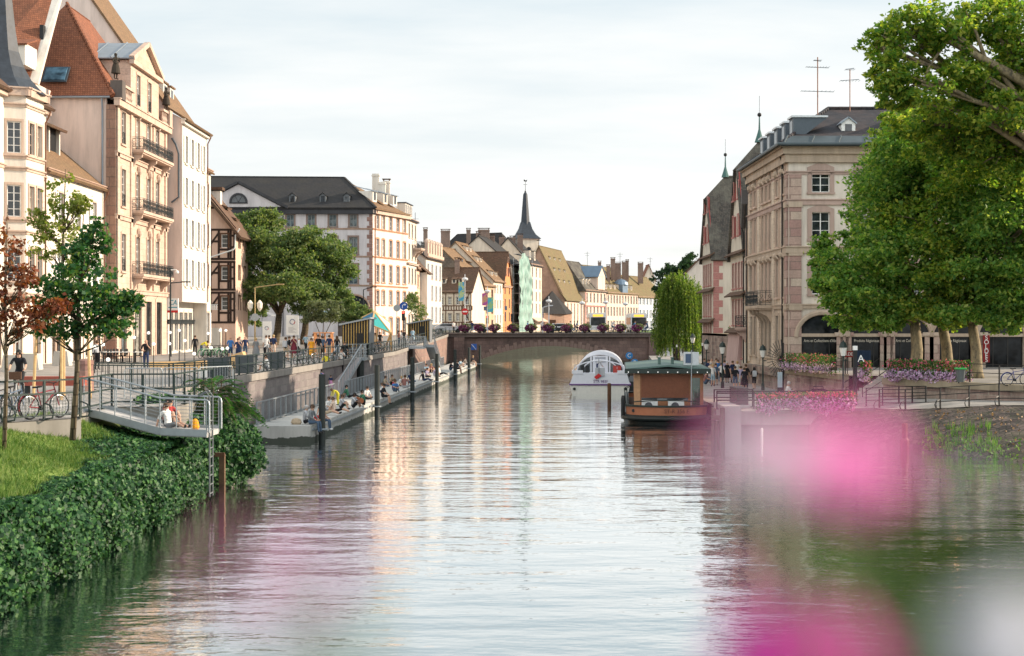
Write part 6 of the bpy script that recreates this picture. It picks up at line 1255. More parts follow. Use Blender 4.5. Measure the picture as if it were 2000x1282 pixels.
for i, px in enumerate((908, 937, 966, 1002, 1037, 1071, 1107, 1142, 1178, 1212, 1245)):
 p = W(px, 640, 204.6); o = thing('flower_basket', ['first', 'second', 'third', 'fourth', 'fifth', 'sixth', 'seventh', 'eighth', 'ninth', 'tenth', 'last'][i] + ' round flower basket from the left on the bridge railing', 'flower basket', (p.x, p.y, 4.62), 0, 'round flower baskets on the bridge')
 k = MB(); k.lathe([(.1, 4.62), (.3, 4.75), (.38, 5.2)], (p.x, p.y, 0), 10); k.build('pot', TERC, o)
 c = RNG.normal(size=(420, 3)); c /= np.linalg.norm(c, axis=1)[:, None]; c = c * np.array([.8, .5, .5]) * RNG.uniform(.7, 1.05, 420)[:, None] + [p.x + .12, p.y, 5.5]; leaves('foliage', c, .22, LF_OLIVE, o, .4)
 c = RNG.normal(size=(380, 3)); c /= np.linalg.norm(c, axis=1)[:, None]; c = c * np.array([.75, .52, .5]) * RNG.uniform(.8, 1.1, 380)[:, None] + [p.x - .12, p.y - .08, 5.35]; leaves('blossom', c, .2, PETP, o, .2)
# ------------------------------------------------------------------ railings, ramps and furniture on the left bank
def railing(name, label, pts, h=1.0, step=2.0, mat=None, rails=(1.0, .52), group=None, w=.05, hoop=False, cable=0, mesh=None, bars=0, post_w=.06, barmat=None):
 """posts are parts of their own; rails, cables and infill bars are one lattice part"""
 mat = mat or GREENIRON; p0 = Vector(pts[0]); o = thing(name, label, 'railing', tuple(p0), 0, group); k = MB(); pm = None
 for a, b in zip(pts[:-1], pts[1:]):
  a, b = Vector(a), Vector(b); L = (b - a).length; n = max(1, round(L / step)); U = Vector((0, 0, 1))
  for f in rails: k.bar(a + U * h * f, b + U * h * f, w, w)
  for c in range(cable): z = h * (.1 + .8 * c / max(1, cable)); k.bar(a + U * z, b + U * z, .014)
  if bars:
   m = max(1, int(L / bars))
   for i in range(1, m): p = a.lerp(b, i / m); k.bar(p + U * h * .1, p + U * h * .95, .022)
   k.bar(a + U * h * .1, b + U * h * .1, .03)
  if mesh:
   for i in range(1, int(L / .1)): p = a.lerp(b, i * .1 / L); k.bar(p + U * h * .12, p + U * h * mesh, .008)
   for z in np.arange(.14, mesh, .08): k.bar(a + U * h * z, b + U * h * z, .008)
   k.bar(a + U * h * .1, b + U * h * .1, .04)
  for i in range(n + 1):
   p = a.lerp(b, i / n)
   if pm is None:
    q = MB(); q.box(-post_w / 2, post_w / 2, -post_w / 2, post_w / 2, 0, h + .02); q.box(-.1, .1, -.1, .1, 0, .03)
    if hoop: q.tube([(0, -.05, .02), (.02, -.36, .06), (.02, -.42, .22), (.01, -.3, .40), (0, -.05, .46)], .022, 6)
    pm = meshof(q, 'post', mat)
   e = inst('post', pm, o, Matrix.Translation(p - p0) @ Matrix.Rotation(math.atan2((b - a).y, (b - a).x), 4, 'Z'))
 k.build('rail_lattice', barmat or mat, o); return o
E = lambda d, off=0.0: Vector((float(np.interp(d, [58, 71, 104, 136, 172, 205], [-13.9, -13.9, -12.6, -11.3, -10.2, -9.2])) + off, d, float(np.interp(d, [58, 136, 172, 205], [3.2, 3.25, 3.85, 4.5]))))
railing('fence', 'dark fence with wire mesh panels in front of the parked bicycles at the lawn', [(-20, 38.8, 3.15), (-13.8, 38.8, 3.15), (-12.35, 40.7, 3.15)], 1.1, 1.0, GREENIRON, (1.0, .66), mesh=.62, hoop=True)
railing('railing', 'dark railing behind the steel ramp, in front of the grey barriers', [(-12.9, 42.2, 3.15), (-13.0, 46.2, 3.15), (-11.0, 46.3, 3.15), (-10.95, 52, 3.15)], 1.05, 1.3, GREENIRON, (1.0, .55, .15))
railing('railing', 'long dark vertical barred railing around the stair hole, behind the grey barriers', [W(182, 762, 58), W(330, 762, 59.5), W(457, 758, 60)], 1.1, 1.6, GREENIRON, (1.0, .92), bars=.16)
for i, (a, b, l) in enumerate((((243, 51), (318, 51.5), 'left grey crowd barrier in front of the stair hole railing'), ((318, 51.7), (388, 52), 'middle grey crowd barrier in front of the stair hole railing'), ((388, 52.2), (455, 54), 'right grey crowd barrier with a small white notice, behind the sumac'))):
 p, q = Vector((X(a[0], a[1]), a[1], 3.16)), Vector((X(b[0], b[1]), b[1], 3.16)); o = thing('crowd_barrier', l, 'barrier', tuple(p), 0, 'grey crowd barriers'); k = MB(); U = Vector((0, 0, 1))
 k.tube([p, p + U * .95, p + U * 1.08 + (q - p) * .05, q + U * 1.08 - (q - p) * .05, q + U * .95, q], .022, 7); k.build('hoop_frame', GALV, o); k = MB(); k.bar(p + U * .2, q + U * .2, .025); m = 13
 for j in range(1, m): s = p.lerp(q, j / m); k.bar(s + U * .2, s + U * 1.07, .014)
 k.build('bar_lattice', GALV, o)
 for s in (p, q): k = MB(); k.bar(s + Vector((0, -.3, .02)), s + Vector((0, .3, .02)), .05, .02); k.build('foot', GALV, o)
 if i == 2: k = MB(); s = p.lerp(q, .15); k.box(s.x - .13, s.x + .13, s.y - .04, s.y - .03, s.z + .7, s.z + 1.0); k.build('notice', WHITE, o)
def steel_ramp():
 o = thing('steel_ramp', 'grey steel access ramp with cable rails where two people sit, above the ivy', 'ramp', (-11.5, 44.4, 2.5)); pr = [(X(165, 43.6), 3.16), (X(196, 43.6), 3.06), (X(313, 43.6), 2.56), (X(404, 43.6), 2.5)]
 k = MB(); ALU = M('ramp_deck', (.40, .39, .38), .7, .12)
 for (xa, za), (xb, zb) in zip(pr[:-1], pr[1:]): k.ext([(xa, 43.6, za - .16), (xb, 43.6, zb - .16), (xb, 43.6, zb), (xa, 43.6, za)], (0, 1.75, 0))
 k.build('deck', ALU, o)
 for y in (43.56, 45.38):
  k = MB()
  for (xa, za), (xb, zb) in zip(pr[:-1], pr[1:]): k.bar((xa, y, za - .02), (xb, y, zb - .02), .05, .22)
  k.build('side_beam', GALV, o); r = MB()
  for (xa, za), (xb, zb) in zip(pr[:-1], pr[1:]):
   r.tube([(xa, y, za + 1.0), (xb, y, zb + 1.0)], .03, 7)
   for c in range(8): r.bar((xa, y, za + .12 + c * .11), (xb, y, zb + .12 + c * .11), .008)
  e = pr[-1]; r.tube([(e[0], y, e[1] + 1.0), (e[0] + .06, y, e[1] + .95), (e[0] + .08, y, e[1] + .85), (e[0] + .08, y, e[1])], .03, 7); r.build('cable_lattice', GALV, o)
  for px in (165, 196, 225, 256, 284, 313, 345, 375, 404):
   x = X(px, 43.6); z = float(np.interp(x, [q[0] for q in pr], [q[1] for q in pr])); k = MB(); k.tube([(x, y, z - .1), (x, y, z + 1.0)], .022, 6); k.build('post', GALV, o)
steel_ramp()
o = thing('ladder', 'steel ladder going down to the water at the end of the ramp', 'ladder', (-9.45, 44.2, .4)); x = X(406, 44)
for s in (-.22, .22): k = MB(); k.tube([(x - .25, 44.0 + s, 3.6), (x - .02, 44.0 + s, 3.75), (x + .1, 44.0 + s, 3.6), (x + .1, 44.0 + s, .5)], .028, 7); k.build('stile', M('ladder_grey', (.13, .145, .15), .6), o)
for z in np.arange(.6, 3.0, .28): k = MB(); k.tube([(x + .1, 43.8, z), (x + .1, 44.2, z)], .02, 6); k.build('rung', MC['ladder_grey'], o)
o = thing('mooring_post', 'rusty old timber post standing in the water between the two ivy masses', 'post', (X(432, 47), 47, 0)); k = MB(); x = X(434, 47); k.box(x - .09, x + .09, 46.9, 47.1, -.5, Z(888, 47)); k.build('shaft', M('rusty_post', (.11, .065, .035), .8, .5, 3), o); k = MB(); k.box(x - .3, x + .1, 46.88, 46.96, Z(892, 47), Z(884, 47)); k.build('cap', WOODD, o)
o = thing('stone_post', 'thick reddish stone post behind the wooden tripod guard', 'post', (X(166, 57), 57, 3.15)); k = MB(); k.lathe([(.36, 3.15), (.33, 4.2), (.36, 4.22), (.34, 4.38), (.1, 4.45)], (X(166, 57), 57, 0), 10); k.build('shaft', PINKSTONE, o)
for px, dd, l in ((58, 84, 'larger pale concrete block beside the cream corner house'), (118, 92, 'smaller pale concrete block near the white house'), (20, 80, 'concrete planter block at the far left by the cream house')):
 x = X(px, dd); k = MB(); k.ext([(x - .55, dd, 3.1), (x + .55, dd, 3.1), (x + .42, dd, 4.1), (x - .42, dd, 4.1)], (0, .8, 0)); tag(k.build('concrete_block', CONC, None, (x, dd, 3.1)), l, 'concrete block', 'concrete blocks')
bench = thing('street_bench', 'long red brown bench behind the parked red bicycle', 'bench', (X(105, 54), 54, 3.15)); k = MB(); x = X(105, 54); k.box(x - 1.3, x + 1.2, 53.7, 54.2, 3.5, 3.85); k.build('seat', M('red_bench', (.30, .075, .05), .6), bench)
for s in (-1, 1): k = MB(); k.box(x + s - .08, x + s + .08, 53.8, 54.1, 3.15, 3.5); k.build('leg', IRON, bench)
railing('railing', 'green black quay railing above the grey wall, from the barriers to the gangway', [E(59, -.15), E(71, -.15), E(104, -.15), E(109, -.15)], 1.0, 2.0, GREENIRON, (1.0, .55), hoop=True)
railing('railing', 'green black quay railing crowded with bicycles between the gangway and the far landing', [E(114, -.15), E(136, -.15), E(148, -.15)], 1.0, 2.0, GREENIRON, (1.0, .55), hoop=True)
railing('railing', 'green black quay railing between the far landing and the bridge', [E(156, -.15), E(172, -.15), E(203, -.15)], 1.0, 2.2, GREENIRON, (1.0, .55), hoop=True)
railing('railing', 'silver railing along the near part of the pontoon', [PE(70.6, -2.75), PE(93.5, -2.75)], 1.12, 1.45, GALV, (1.0, .08), bars=.35, w=.06, post_w=.07)
railing('railing', 'silver railing along the pontoon beyond the gangway', [PE(98, -2.75), PE(128, -2.75), PE(150, -2.75)], 1.12, 1.45, GALV, (1.0, .08), bars=.35, w=.06, post_w=.07)
railing('railing', 'silver railing on the last part of the pontoon near the bridge', [PE(152, -2.75), PE(172, -2.75)], 1.12, 1.6, GALV, (1.0, .08), bars=.35, w=.06, post_w=.07)
def gangway(label, x0, d0, z0, x1, d1, z1, wd=1.6):
 o = thing('gangway', label, 'gangway', (x0, d0, z0)); a, b = Vector((x0, d0, z0)), Vector((x1, d1, z1)); s = Vector((wd, 0, 0)); k = MB(); k.ext([a, a + s, b + s, b], (0, 0, -.18)); k.build('deck', M('gangway_deck', (.36, .29, .28), .8), o)
 for e in (Vector((0, 0, 0)), s):
  k = MB(); U = Vector((0, 0, 1)); k.bar(a + e + U * 1.05, b + e + U * 1.05, .07); k.bar(a + e - U * .05, b + e - U * .05, .06, .25)
  for c in range(7): k.bar(a + e + U * (.15 + c * .13), b + e + U * (.15 + c * .13), .014)
  k.build('cable_lattice', GALV, o); n = 9
  for i in range(n + 1): p = a.lerp(b, i / n) + e; k = MB(); k.bar(p, p + U * 1.05, .05); k.build('post', GALV, o)
 return o
gangway('silver gangway sloping from the promenade down to the pontoon, people walking on it', -13.35, 95, .95, -13.6, 112, 3.2, 1.75)
k = thing('gangway_landing', 'silver railed landing at the top of the gangway', 'landing', (-12.6, 113, 3.2)); q = MB(); q.box(-14.0, -11.6, 112, 114.5, 3.0, 3.2); q.build('deck', GALV, k); q = MB()
for a, b in (((-11.65, 112, 3.2), (-11.65, 114.5, 3.2)), ((-14, 114.5, 3.2), (-11.65, 114.5, 3.2))):
 for z in (.15, .4, .65, 1.05): q.bar(Vector(a) + Vector((0, 0, z)), Vector(b) + Vector((0, 0, z)), .04)
 for t in (0, .5, 1): p = Vector(a).lerp(Vector(b), t); q.bar(p, p + Vector((0, 0, 1.08)), .07)
q.build('railing_lattice', GALV, k)
q = MB(); q.lathe([(.3, 0), (.3, 3.0)], (-12.0, 112.6, 0), 12); q.build('support_pile', DKPILE, k)
k = thing('stair_landing', 'silver railed platform over the dark opening in the quay wall, with stairs to the pontoon', 'landing', (-10.6, 150, 3.5)); q = MB(); q.box(-11.6, -9.2, 148.6, 154.4, 3.3, 3.5); q.build('deck', GALV, k); q = MB()
for a, b in (((-9.25, 148.6, 3.5), (-9.25, 152.5, 3.5)), ((-11.4, 148.6, 3.5), (-9.25, 148.6, 3.5))):
 for z in (.15, .6, 1.08): q.bar(Vector(a) + Vector((0, 0, z)), Vector(b) + Vector((0, 0, z)), .05)
 n = 12
 for t in range(n + 1): p = Vector(a).lerp(Vector(b), t / n); q.bar(p, p + Vector((0, 0, 1.08)), .04)
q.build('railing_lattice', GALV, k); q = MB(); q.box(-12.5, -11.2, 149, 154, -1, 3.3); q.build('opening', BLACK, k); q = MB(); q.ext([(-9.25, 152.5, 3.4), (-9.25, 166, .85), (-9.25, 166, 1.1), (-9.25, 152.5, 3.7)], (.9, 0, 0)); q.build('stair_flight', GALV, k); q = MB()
for x in (-9.25, -8.35):
 for z in (.5, 1.0): q.bar((x, 152.5, 3.6 + z), (x, 166, 1.0 + z), .05)
 for i in range(16): p = Vector((x, 152.5, 3.6)).lerp(Vector((x, 166, 1.0)), i / 15); q.bar(p, p + Vector((0, 0, 1)), .035)
q.build('stair_rail_lattice', GALV, k)
# ------------------------------------------------------------------ bicycles
TYRE = M('tyre', (.015, .015, .016), .8); CHROME = M('chrome', (.6, .6, .62), .25, .05, 4, .9)
def bicycle(label, loc, rz, col=(.03, .03, .035), basket=False, group='parked bicycles', lean=0):
 o = thing('bicycle', label, 'bicycle', (0, 0, 0), 0, group); fm = M('bike_paint_%d_%d_%d' % tuple(int(c * 100) for c in col), col, .35, .05); dt = []
 for x in (-.52, .52):
  k = MB(); k.torus((x, 0, .34), .33, .022, 'y', 22, 6); k.torus((x, 0, .34), .305, .01, 'y', 22, 4, 1)
  for i in range(9): t = i * math.pi / 9; k.bar((x - .3 * math.cos(t), 0, .34 - .3 * math.sin(t)), (x + .3 * math.cos(t), 0, .34 + .3 * math.sin(t)), .005, None, 1)
  k.build('wheel', [TYRE, CHROME], o)
 k = MB()
 for a, b in (((-.52, 0, .34), (-.1, 0, .3)), ((-.1, 0, .3), (-.22, 0, .82)), ((-.52, 0, .34), (-.2, 0, .72)), ((-.1, 0, .3), (.38, 0, .72)), ((-.2, 0, .72), (.36, 0, .8)), ((.52, 0, .34), (.36, 0, .92))): k.tube([a, b], .019, 6)
 k.build('frame', fm, o); k = MB(); k.ext([(-.34, -.07, .86), (-.34, .07, .86), (-.06, .02, .88), (-.06, -.02, .88)], (0, 0, .05)); k.tube([(-.22, 0, .8), (-.22, 0, .88)], .015, 6); k.build('saddle', TYRE, o)
 k = MB(); k.tube([(.22, -.28, 1.0), (.34, -.2, 1.03), (.36, 0, .98), (.34, .2, 1.03), (.22, .28, 1.0)], .014, 6); k.tube([(.36, 0, .9), (.36, 0, 1.0)], .014, 6); k.build('handlebar', IRON, o)
 k = MB(); k.tube([(-.1, -.06, .3), (-.1, .06, .3)], .07, 10); k.bar((-.1, -.08, .3), (-.02, -.08, .16), .02); k.bar((-.1, .08, .3), (-.18, .08, .44), .02); k.build('crank', IRON, o)
 k = MB(); k.tube([(-.52 - .37 * math.cos(t), 0, .34 + .37 * math.sin(t)) for t in np.linspace(-.3, 2.2, 9)], .02, 5); k.build('mudguard', fm, o)
 if basket: k = MB(); k.ext([(.4, -.17, .78), (.4, .17, .78), (.68, .2, .78), (.68, -.2, .78)], (0, 0, .26)); k.build('basket', M('wicker', (.09, .045, .025), .8, .3, 30), o)
 o.location = loc; o.rotation_euler = (R(lean), 0, rz); return o
bk = bicycle('dark red bicycle parked at the mesh fence between the two saplings', (X(88, 40.2), 40.2, 3.16), R(58), (.22, .02, .03), lean=-4)
bicycle('blue grey bicycle parked nose to the fence, left of the red one', (X(28, 40.2), 40.2, 3.16), R(80), (.10, .14, .20))
bicycle('black bicycle cut off by the left edge of the picture', (X(-8, 40.4), 40.4, 3.16), R(65))
bicycle('bicycle with pale tyres leaning on the terrace railing at the far right', (X(1985, 75.0), 75.0, 2.6), R(8), (.03, .04, .18), lean=4)
NB = 0; bcols = [(.03, .03, .035), (.08, .09, .1), (.02, .05, .1), (.25, .26, .27)]; protos = [bicycle('bicycle leaning among others on the quay railing', (0, 0, 0), 0, c, group='bicycles along the quay railing') for c in bcols]
spots = [(E(d, -.75), d) for d in list(np.arange(115, 135, 1.1)) + list(np.arange(158, 200, 2.4)) + [92, 93.2, 94.5, 96]]
for i, (p, d) in enumerate(spots):
 o = protos[i] if i < 4 else dup(protos[i % 4]); o.location = p; o.rotation_euler = (R(RNG.uniform(-6, 6)), 0, R(62 + RNG.uniform(-18, 18)))
protos2 = [bicycle('shared bicycle in the row of green and white ones beside the timber framed house', (0, 0, 0), 0, c, group='shared bicycles by the timber framed house') for c in ((.04, .30, .10), (.5, .52, .5))]
for i in range(9):
 o = protos2[i] if i < 2 else dup(protos2[i % 2]); o.location = (X(398 + i * 6, 112), 112 + .5 * (i % 2), 3.16); o.rotation_euler = (0, 0, R(70 + RNG.uniform(-12, 12)))
# ------------------------------------------------------------------ small lamps, street lamps, signs
GLOBE = emit('lamp_globe', (.9, .88, .84), .35)
lp = None
for px, py, d in ((262, 662, 92), (290, 653, 98), (300, 675, 88), (201, 676, 80), (185, 682, 78), (211, 706, 72), (332, 652, 100), (331, 674, 92), (350, 648, 102), (361, 668, 96), (379, 694, 86), (406, 654, 104), (430, 648, 106), (441, 648, 108), (412, 682, 92), (434, 684, 92), (444, 683, 93)):
 zt = Z(py, d); h = round(zt - 3.15, 2)
 o = thing('globe_post', 'thin black post with a small white globe on the left promenade', 'lamp post', (X(px, d), d, 3.15), 0, 'thin globe posts on the promenade'); k = MB(); k.tube([(X(px, d), d, 3.15), (X(px, d), d, zt)], .03, 6); k.build('pole', BLACK, o); k = MB(); k.ball((X(px, d), d, zt + .08), .11, 10); k.build('globe', GLOBE, o)
def street_lamp(label, px, d, z0, ytop, arm=1.3, cam=False, mat=None, ball=False, group='street lamps'):
 x = X(px, d); zt = Z(ytop, d); o = thing('street_lamp', label, 'street lamp', (x, d, z0), 0, group); mat = mat or IRON; k = MB(); k.tube([(x, d, z0), (x, d, z0 + 1.0), (x, d, zt)], [.11, .08, .055], 9); k.build('pole', mat, o)
 if ball:
  k = MB(); k.lathe([(.05, -.1), (.42, .0), (.5, .22), (.3, .38), (.08, .42)], (x, d, zt - .9), 12); k.build('lamp_head', M('lamp_shade_white', (.62, .63, .64), .4), o)
 elif arm:
  k = MB(); k.tube([(x, d, zt - 1.2 if cam else zt), (x + arm, d, (zt - 1.1) if cam else zt + .3)], .05, 7); k.build('arm', mat, o); k = MB(); k.box(x + arm - .15, x + arm + .55, d - .12, d + .12, (zt - 1.15) if cam else zt + .25, (zt - 1.05) if cam else zt + .37); k.build('lamp_head', mat, o)
  if cam: k = MB(); k.tube([(x, d, zt - .1), (x + .5, d, zt - .1)], .05, 6); k.ball((x + .55, d, zt - .3), .16, 10); k.build('camera_dome', WHITE, o)
 return o
street_lamp('dark street lamp with white camera dome in front of the bank arcade', 333, 118, 3.15, 525, 1.1, True)
street_lamp('brown lamp pole with long slanting arm in front of the timber framed house', 498, 135, 3.2, 562, 2.2, mat=M('gold_pole', (.36, .26, .12), .5))
street_lamp('double armed lamp in front of the grey hall archway', 710, 165, 3.6, 566, 1.0)
for px, d, yt, l in ((908, 214, 536, 'white lamp post carrying the blue banner at the left of the bridge'), (952, 216, 560, 'lamp post carrying the purple and teal banners on the bridge'), (1072, 216, 579, 'white lamp post in front of the church annex'), (1137, 222, 583, 'white lamp post in front of the church nave'), (1183, 224, 582, 'white lamp post left of the white bus on the bridge'), (1222, 226, 585, 'white lamp post between the two buses')):
 street_lamp(l, px, d, 4.5, yt, ball=True, mat=M('pale_pole', (.55, .57, .6), .4), group='ball headed lamp posts on the bridge')
street_lamp('pale bent lamp post beside the church annex', 1060, 214, 4.5, 601, 1.0, mat=M('pale_pole', (.55, .57, .6), .4))
o = thing('double_lantern', 'pair of white globe lanterns on the brown lamp pole, beside a round sign', 'lantern', (X(498, 134.5), 134.5, 6.2));
for s in (-.45, .45): k = MB(); k.lathe([(.06, 0), (.24, .3), (.27, .75), (.12, .95), (.03, 1.05)], (X(498, 134.5) + s, 134.5, Z(608, 134.5)), 10); k.build('globe', M('lantern_glass', (.75, .7, .6), .3), o)
k = MB(); k.tube([(X(498, 134.5) - .45, 134.5, Z(607, 134.5)), (X(498, 134.5), 134.5, Z(616, 134.5)), (X(498, 134.5) + .45, 134.5, Z(607, 134.5))], .03, 6); k.build('bracket', IRON, o)
def disc_sign(label, px, py, d, r, face, back=None, pole=None, glyph=None, group=None):
 o = thing('road_sign', label, 'road sign', (X(px, d), d, pole if pole else Z(py, d)), 0, group); p = W(px, py, d); k = MB(); k.tube([p, p + Vector((0, .05, 0))], r, 22); k.build('plate', face, o)
 if pole: k = MB(); k.tube([(p.x, d + .09, pole), (p.x, d + .09, p.z)], .04, 6); k.build('pole', GALV, o)
 if glyph:
  k = MB(); glyph(k, p); k.build('symbol', WHITE, o)
 return o
SB = M('sign_blue', (.02, .09, .35), .4, .05); SR = M('sign_red', (.5, .02, .02), .4, .05); SG = M('sign_grey_back', (.35, .37, .38), .5)
disc_sign('round grey back of a sign on the brown lamp pole', 498, 620, 134.2, .36, SG)
disc_sign('round blue sign with a white turning arrow above the red traffic light', 788, 598, 175, .5, SB, None, 3.9, lambda k, p: (k.tube([p + Vector((-.12, -.02, -.28)), p + Vector((-.12, -.02, .05)), p + Vector((0, -.02, .17)), p + Vector((.15, -.02, .17))], .045, 5), k.ext([p + Vector((.13, -.03, .02)), p + Vector((.13, -.03, .32)), p + Vector((.32, -.03, .17))], (0, .02, 0))))
disc_sign('round grey back of a sign left of the blue arrow sign', 775, 602, 172, .42, SG, None, 3.9)
disc_sign('red no entry sign on the lamp post with the blue banner', 908, 609, 212, .5, SR, None, 4.5, lambda k, p: k.box(p.x - .34, p.x + .34, p.y - .03, p.y - .01, p.z - .09, p.z + .09))
for px, d, l, ys in ((788, 174.5, 'traffic light showing red under the blue arrow sign', 612), (952, 218, 'traffic light showing red below the purple banner on the bridge', 621), (1000, 218, 'dark traffic light on the bridge before the scaffold', 617)):
 p = W(px, ys, d); o = thing('traffic_light', l, 'traffic light', (p.x, d, 4.3)); k = MB(); k.tube([(p.x, d, 3.9), (p.x, d, p.z)], .05, 7); k.build('pole', BLACK, o); k = MB(); k.box(p.x - .2, p.x + .2, d - .3, d - .06, p.z - .9, p.z + .28); k.build('housing', BLACK, o)
 for j in range(3):
  k = MB(); k.lathe([(.0001, 0), (.13, 0), (.13, .02)], (0, 0, 0), 12); k.v = [(p.x + a, d - .31 - c, p.z + .1 - j * .37 + b) for a, b, c in k.v]; k.build('lens', emit('red_light', (1, .05, .03), 3) if (j == 0 and px != 1000) else M('dark_lens', (.03, .03, .03), .3, 0), o)
BAN = [((.03, .28, .48), (.45, .5, .15)), ((.35, .06, .25), (.5, .3, .1)), ((.05, .35, .45), (.3, .45, .12))]
for i, (px, y0, y1, l) in enumerate(((901, 551, 588, 'tall blue banner with yellow and green patches on the left bridge lamp post'), (947, 573, 597, 'purple banner on a bridge lamp post'), (958, 581, 610, 'teal banner hanging beside the purple one'))):
 d = 213.4 if i == 0 else 215.4; a, b = W(px - 5.5, y1, d), W(px + 5.5, y0, d); m, nt_, b_ = newmat('banner_%s' % 'abc'[i]); f_ = noise(nt_, objvec(nt_), .9, 2); nt_.links.new(ramp(nt_, f_, [(.45, BAN[i][0]), (.55, BAN[i][1]), (.62, BAN[i][0])]), b_.inputs['Base Color'])
 k = MB(); k.box(a.x, b.x, d, d + .03, a.z, b.z); o = k.build('banner', m, None, (a.x, d, a.z)); tag(o, l, 'banner', 'banners on the bridge lamp posts')
for px, py, w_, l in ((953, 603, 17, 'grey blue direction board under the bridge banners'), (988, 602, 5, 'small dark blue sign beside the orange gable')):
 d = 217; a = W(px - w_ / 2, py + 4, d); b = W(px + w_ / 2, py - 4, d); k = MB(); k.box(a.x, b.x, d - .1, d, a.z, b.z); k.box((a.x + b.x) / 2 - .04, (a.x + b.x) / 2 + .04, d, d + .08, 4.5, b.z); tag(k.build('direction_sign', M('sign_slate', (.12, .17, .25), .5), None, (a.x, d, 4.5)), l, 'sign')
o = thing('bank_sign', 'white projecting sign with turquoise letters and red base beside the street lamp', 'sign', tuple(W(337, 612, 124))); a, b = W(327, 611, 124), W(348, 583, 124); k = MB(); k.box(a.x, b.x, 124, 124.2, a.z, b.z); k.build('panel', WHITE, o)
k = MB(); k.box(a.x, b.x, 123.96, 123.99, a.z, a.z + .2); k.build('red_band', SR, o); TQ = M('turquoise', (.0, .25, .34), .4, 0); k = MB(); k.box(a.x + .08, b.x - .08, 123.97, 123.99, a.z + .42, a.z + .5); k.build('stripe', TQ, o)
curve_text('CA', .62, TQ, o, ((a.x + b.x) / 2, 123.97, a.z + .86), (R(90), 0, 0), .006, sx=.8, shear=.25)
o = thing('restaurant_sign', 'white openwork sign on a bracket at the corner of the timber framed house', 'sign', tuple(W(405, 600, 147))); a, b = W(390, 604, 147), W(425, 596, 147); k = MB()
for i in range(8): x = lerp(a.x, b.x, (i + .5) / 8); k.box(x - .09, x + .05, 147, 147.06, a.z, b.z)
k.box(a.x, b.x, 147.0, 147.05, a.z - .08, a.z - .02); k.box(a.x, b.x, 147.0, 147.05, b.z + .02, b.z + .08); k.build('sign_lattice', WHITE, o)
for px, py0, py1, hw, d, l in ((571, 616, 655, 12, 138, 'larger white poster board with a dark and red ring logo'), (521, 628, 668, 8.5, 140, 'smaller white poster board with ring logo, left of the tree trunk')):
 a, b = W(px - hw, py1, d), W(px + hw, py0, d); o = thing('poster_board', l, 'poster board', ((a.x + b.x) / 2, d, 3.2), 0, 'white poster boards'); k = MB(); k.box(a.x, b.x, d, d + .1, a.z, b.z); k.build('panel', WHITE, o)
 for x in (a.x + .1, b.x - .1): k = MB(); k.box(x - .04, x + .04, d + .02, d + .08, 3.2, a.z); k.build('leg', GALV, o)
 c = ((a.x + b.x) / 2, d - .02, b.z - (b.z - a.z) * .33); r_ = (b.x - a.x) * .2; k = MB(); k.torus(c, r_, r_ * .13, 'y', 20, 5, 0, .2, 5.2); k.build('ring_mark', M('ring_dark', (.08, .1, .2), .5), o); k = MB(); k.torus(c, r_, r_ * .14, 'y', 8, 5, 0, 5.2, 6.4); k.build('ring_mark', SR, o)
 k = MB()
 for j in range(6): k.box(a.x + .2, b.x - .2 - .15 * (j % 3), d - .012, d - .004, a.z + .25 + j * .1, a.z + .29 + j * .1)
 k.build('print_lines', M('grey_print', (.5, .5, .5), .6), o)
for px, d, l in ((512, 176, 'left grey parasol under the trees'), (600, 178, 'grey parasol behind the larger poster board'), (640, 182, 'pale blue parasol behind the young tree guard')):
 o = thing('parasol', l, 'parasol', (X(px, d), d, 3.6), 0, 'parasols under the trees'); k = MB(); k.lathe([(1.9, Z(618, d)), (1.85, Z(618, d) + .12), (.1, Z(606, d))], (X(px, d), d, 0), 8); k.build('canopy', M('parasol_grey', (.22, .23, .25), .8) if px < 620 else M('parasol_blue', (.3, .42, .48), .8), o); k = MB(); k.tube([(X(px, d), d, 3.5), (X(px, d), d, Z(608, d))], .04, 6); k.build('pole', GALV, o)
YEL = M('yellow_batten', (.50, .33, .10), .6, .1); KB = M('kiosk_black', (.014, .014, .016), .6)
def kiosk(label, P0, P1, dp, z0, zl, zr, n, group):
 o = thing('kiosk', label, 'kiosk', (P0[0], P0[1], z0), 0, group); f = frame(P0, P1); L = math.dist(P0, P1); k = MB(f); k.add([(0, 0, z0), (L, 0, z0), (L, 0, zr), (0, 0, zl), (0, dp, z0), (L, dp, z0), (L, dp, zr), (0, dp, zl)], [(0, 1, 2, 3), (5, 4, 7, 6), (1, 5, 6, 2), (4, 0, 3, 7)]); k.build('body', KB, o)
 for i in range(n): u = L * (i + .5) / n; k = MB(f); k.box(u - .03, u + .03, -.07, -.005, z0, lerp(zl, zr, u / L) - .05); k.build('batten', YEL, o)
 k = MB(f); k.slab([(-.25, -.25, zl), (L + .2, -.25, zr), (L + .2, dp + .2, zr), (-.25, dp + .2, zl)], .14); k.build('roof', GALV, o)
 k = MB(f); k.box(L, L + .06, .1, dp - .1, z0, zr - .2); k.build('end_panel', M('kiosk_grey', (.16, .17, .18), .5), o)
 k = MB(f); k.box(L * .55, L * .82, -.10, -.075, z0 + 1.0, z0 + 1.9); k.build('hatch', BLACK, o)
kiosk('larger black kiosk with yellow battens and sloping roof beside the teal canopy', (X(668, 121.5), 121.5), (X(720, 121.3), 121.3), 2.4, 3.2, Z(633, 122), Z(620, 121), 10, 'black kiosks')
kiosk('smaller black kiosk with yellow battens near the bridge', (X(796, 172), 172), (X(838, 171.8), 171.8), 2.6, 3.75, Z(632, 172), Z(623, 171), 9, 'black kiosks')
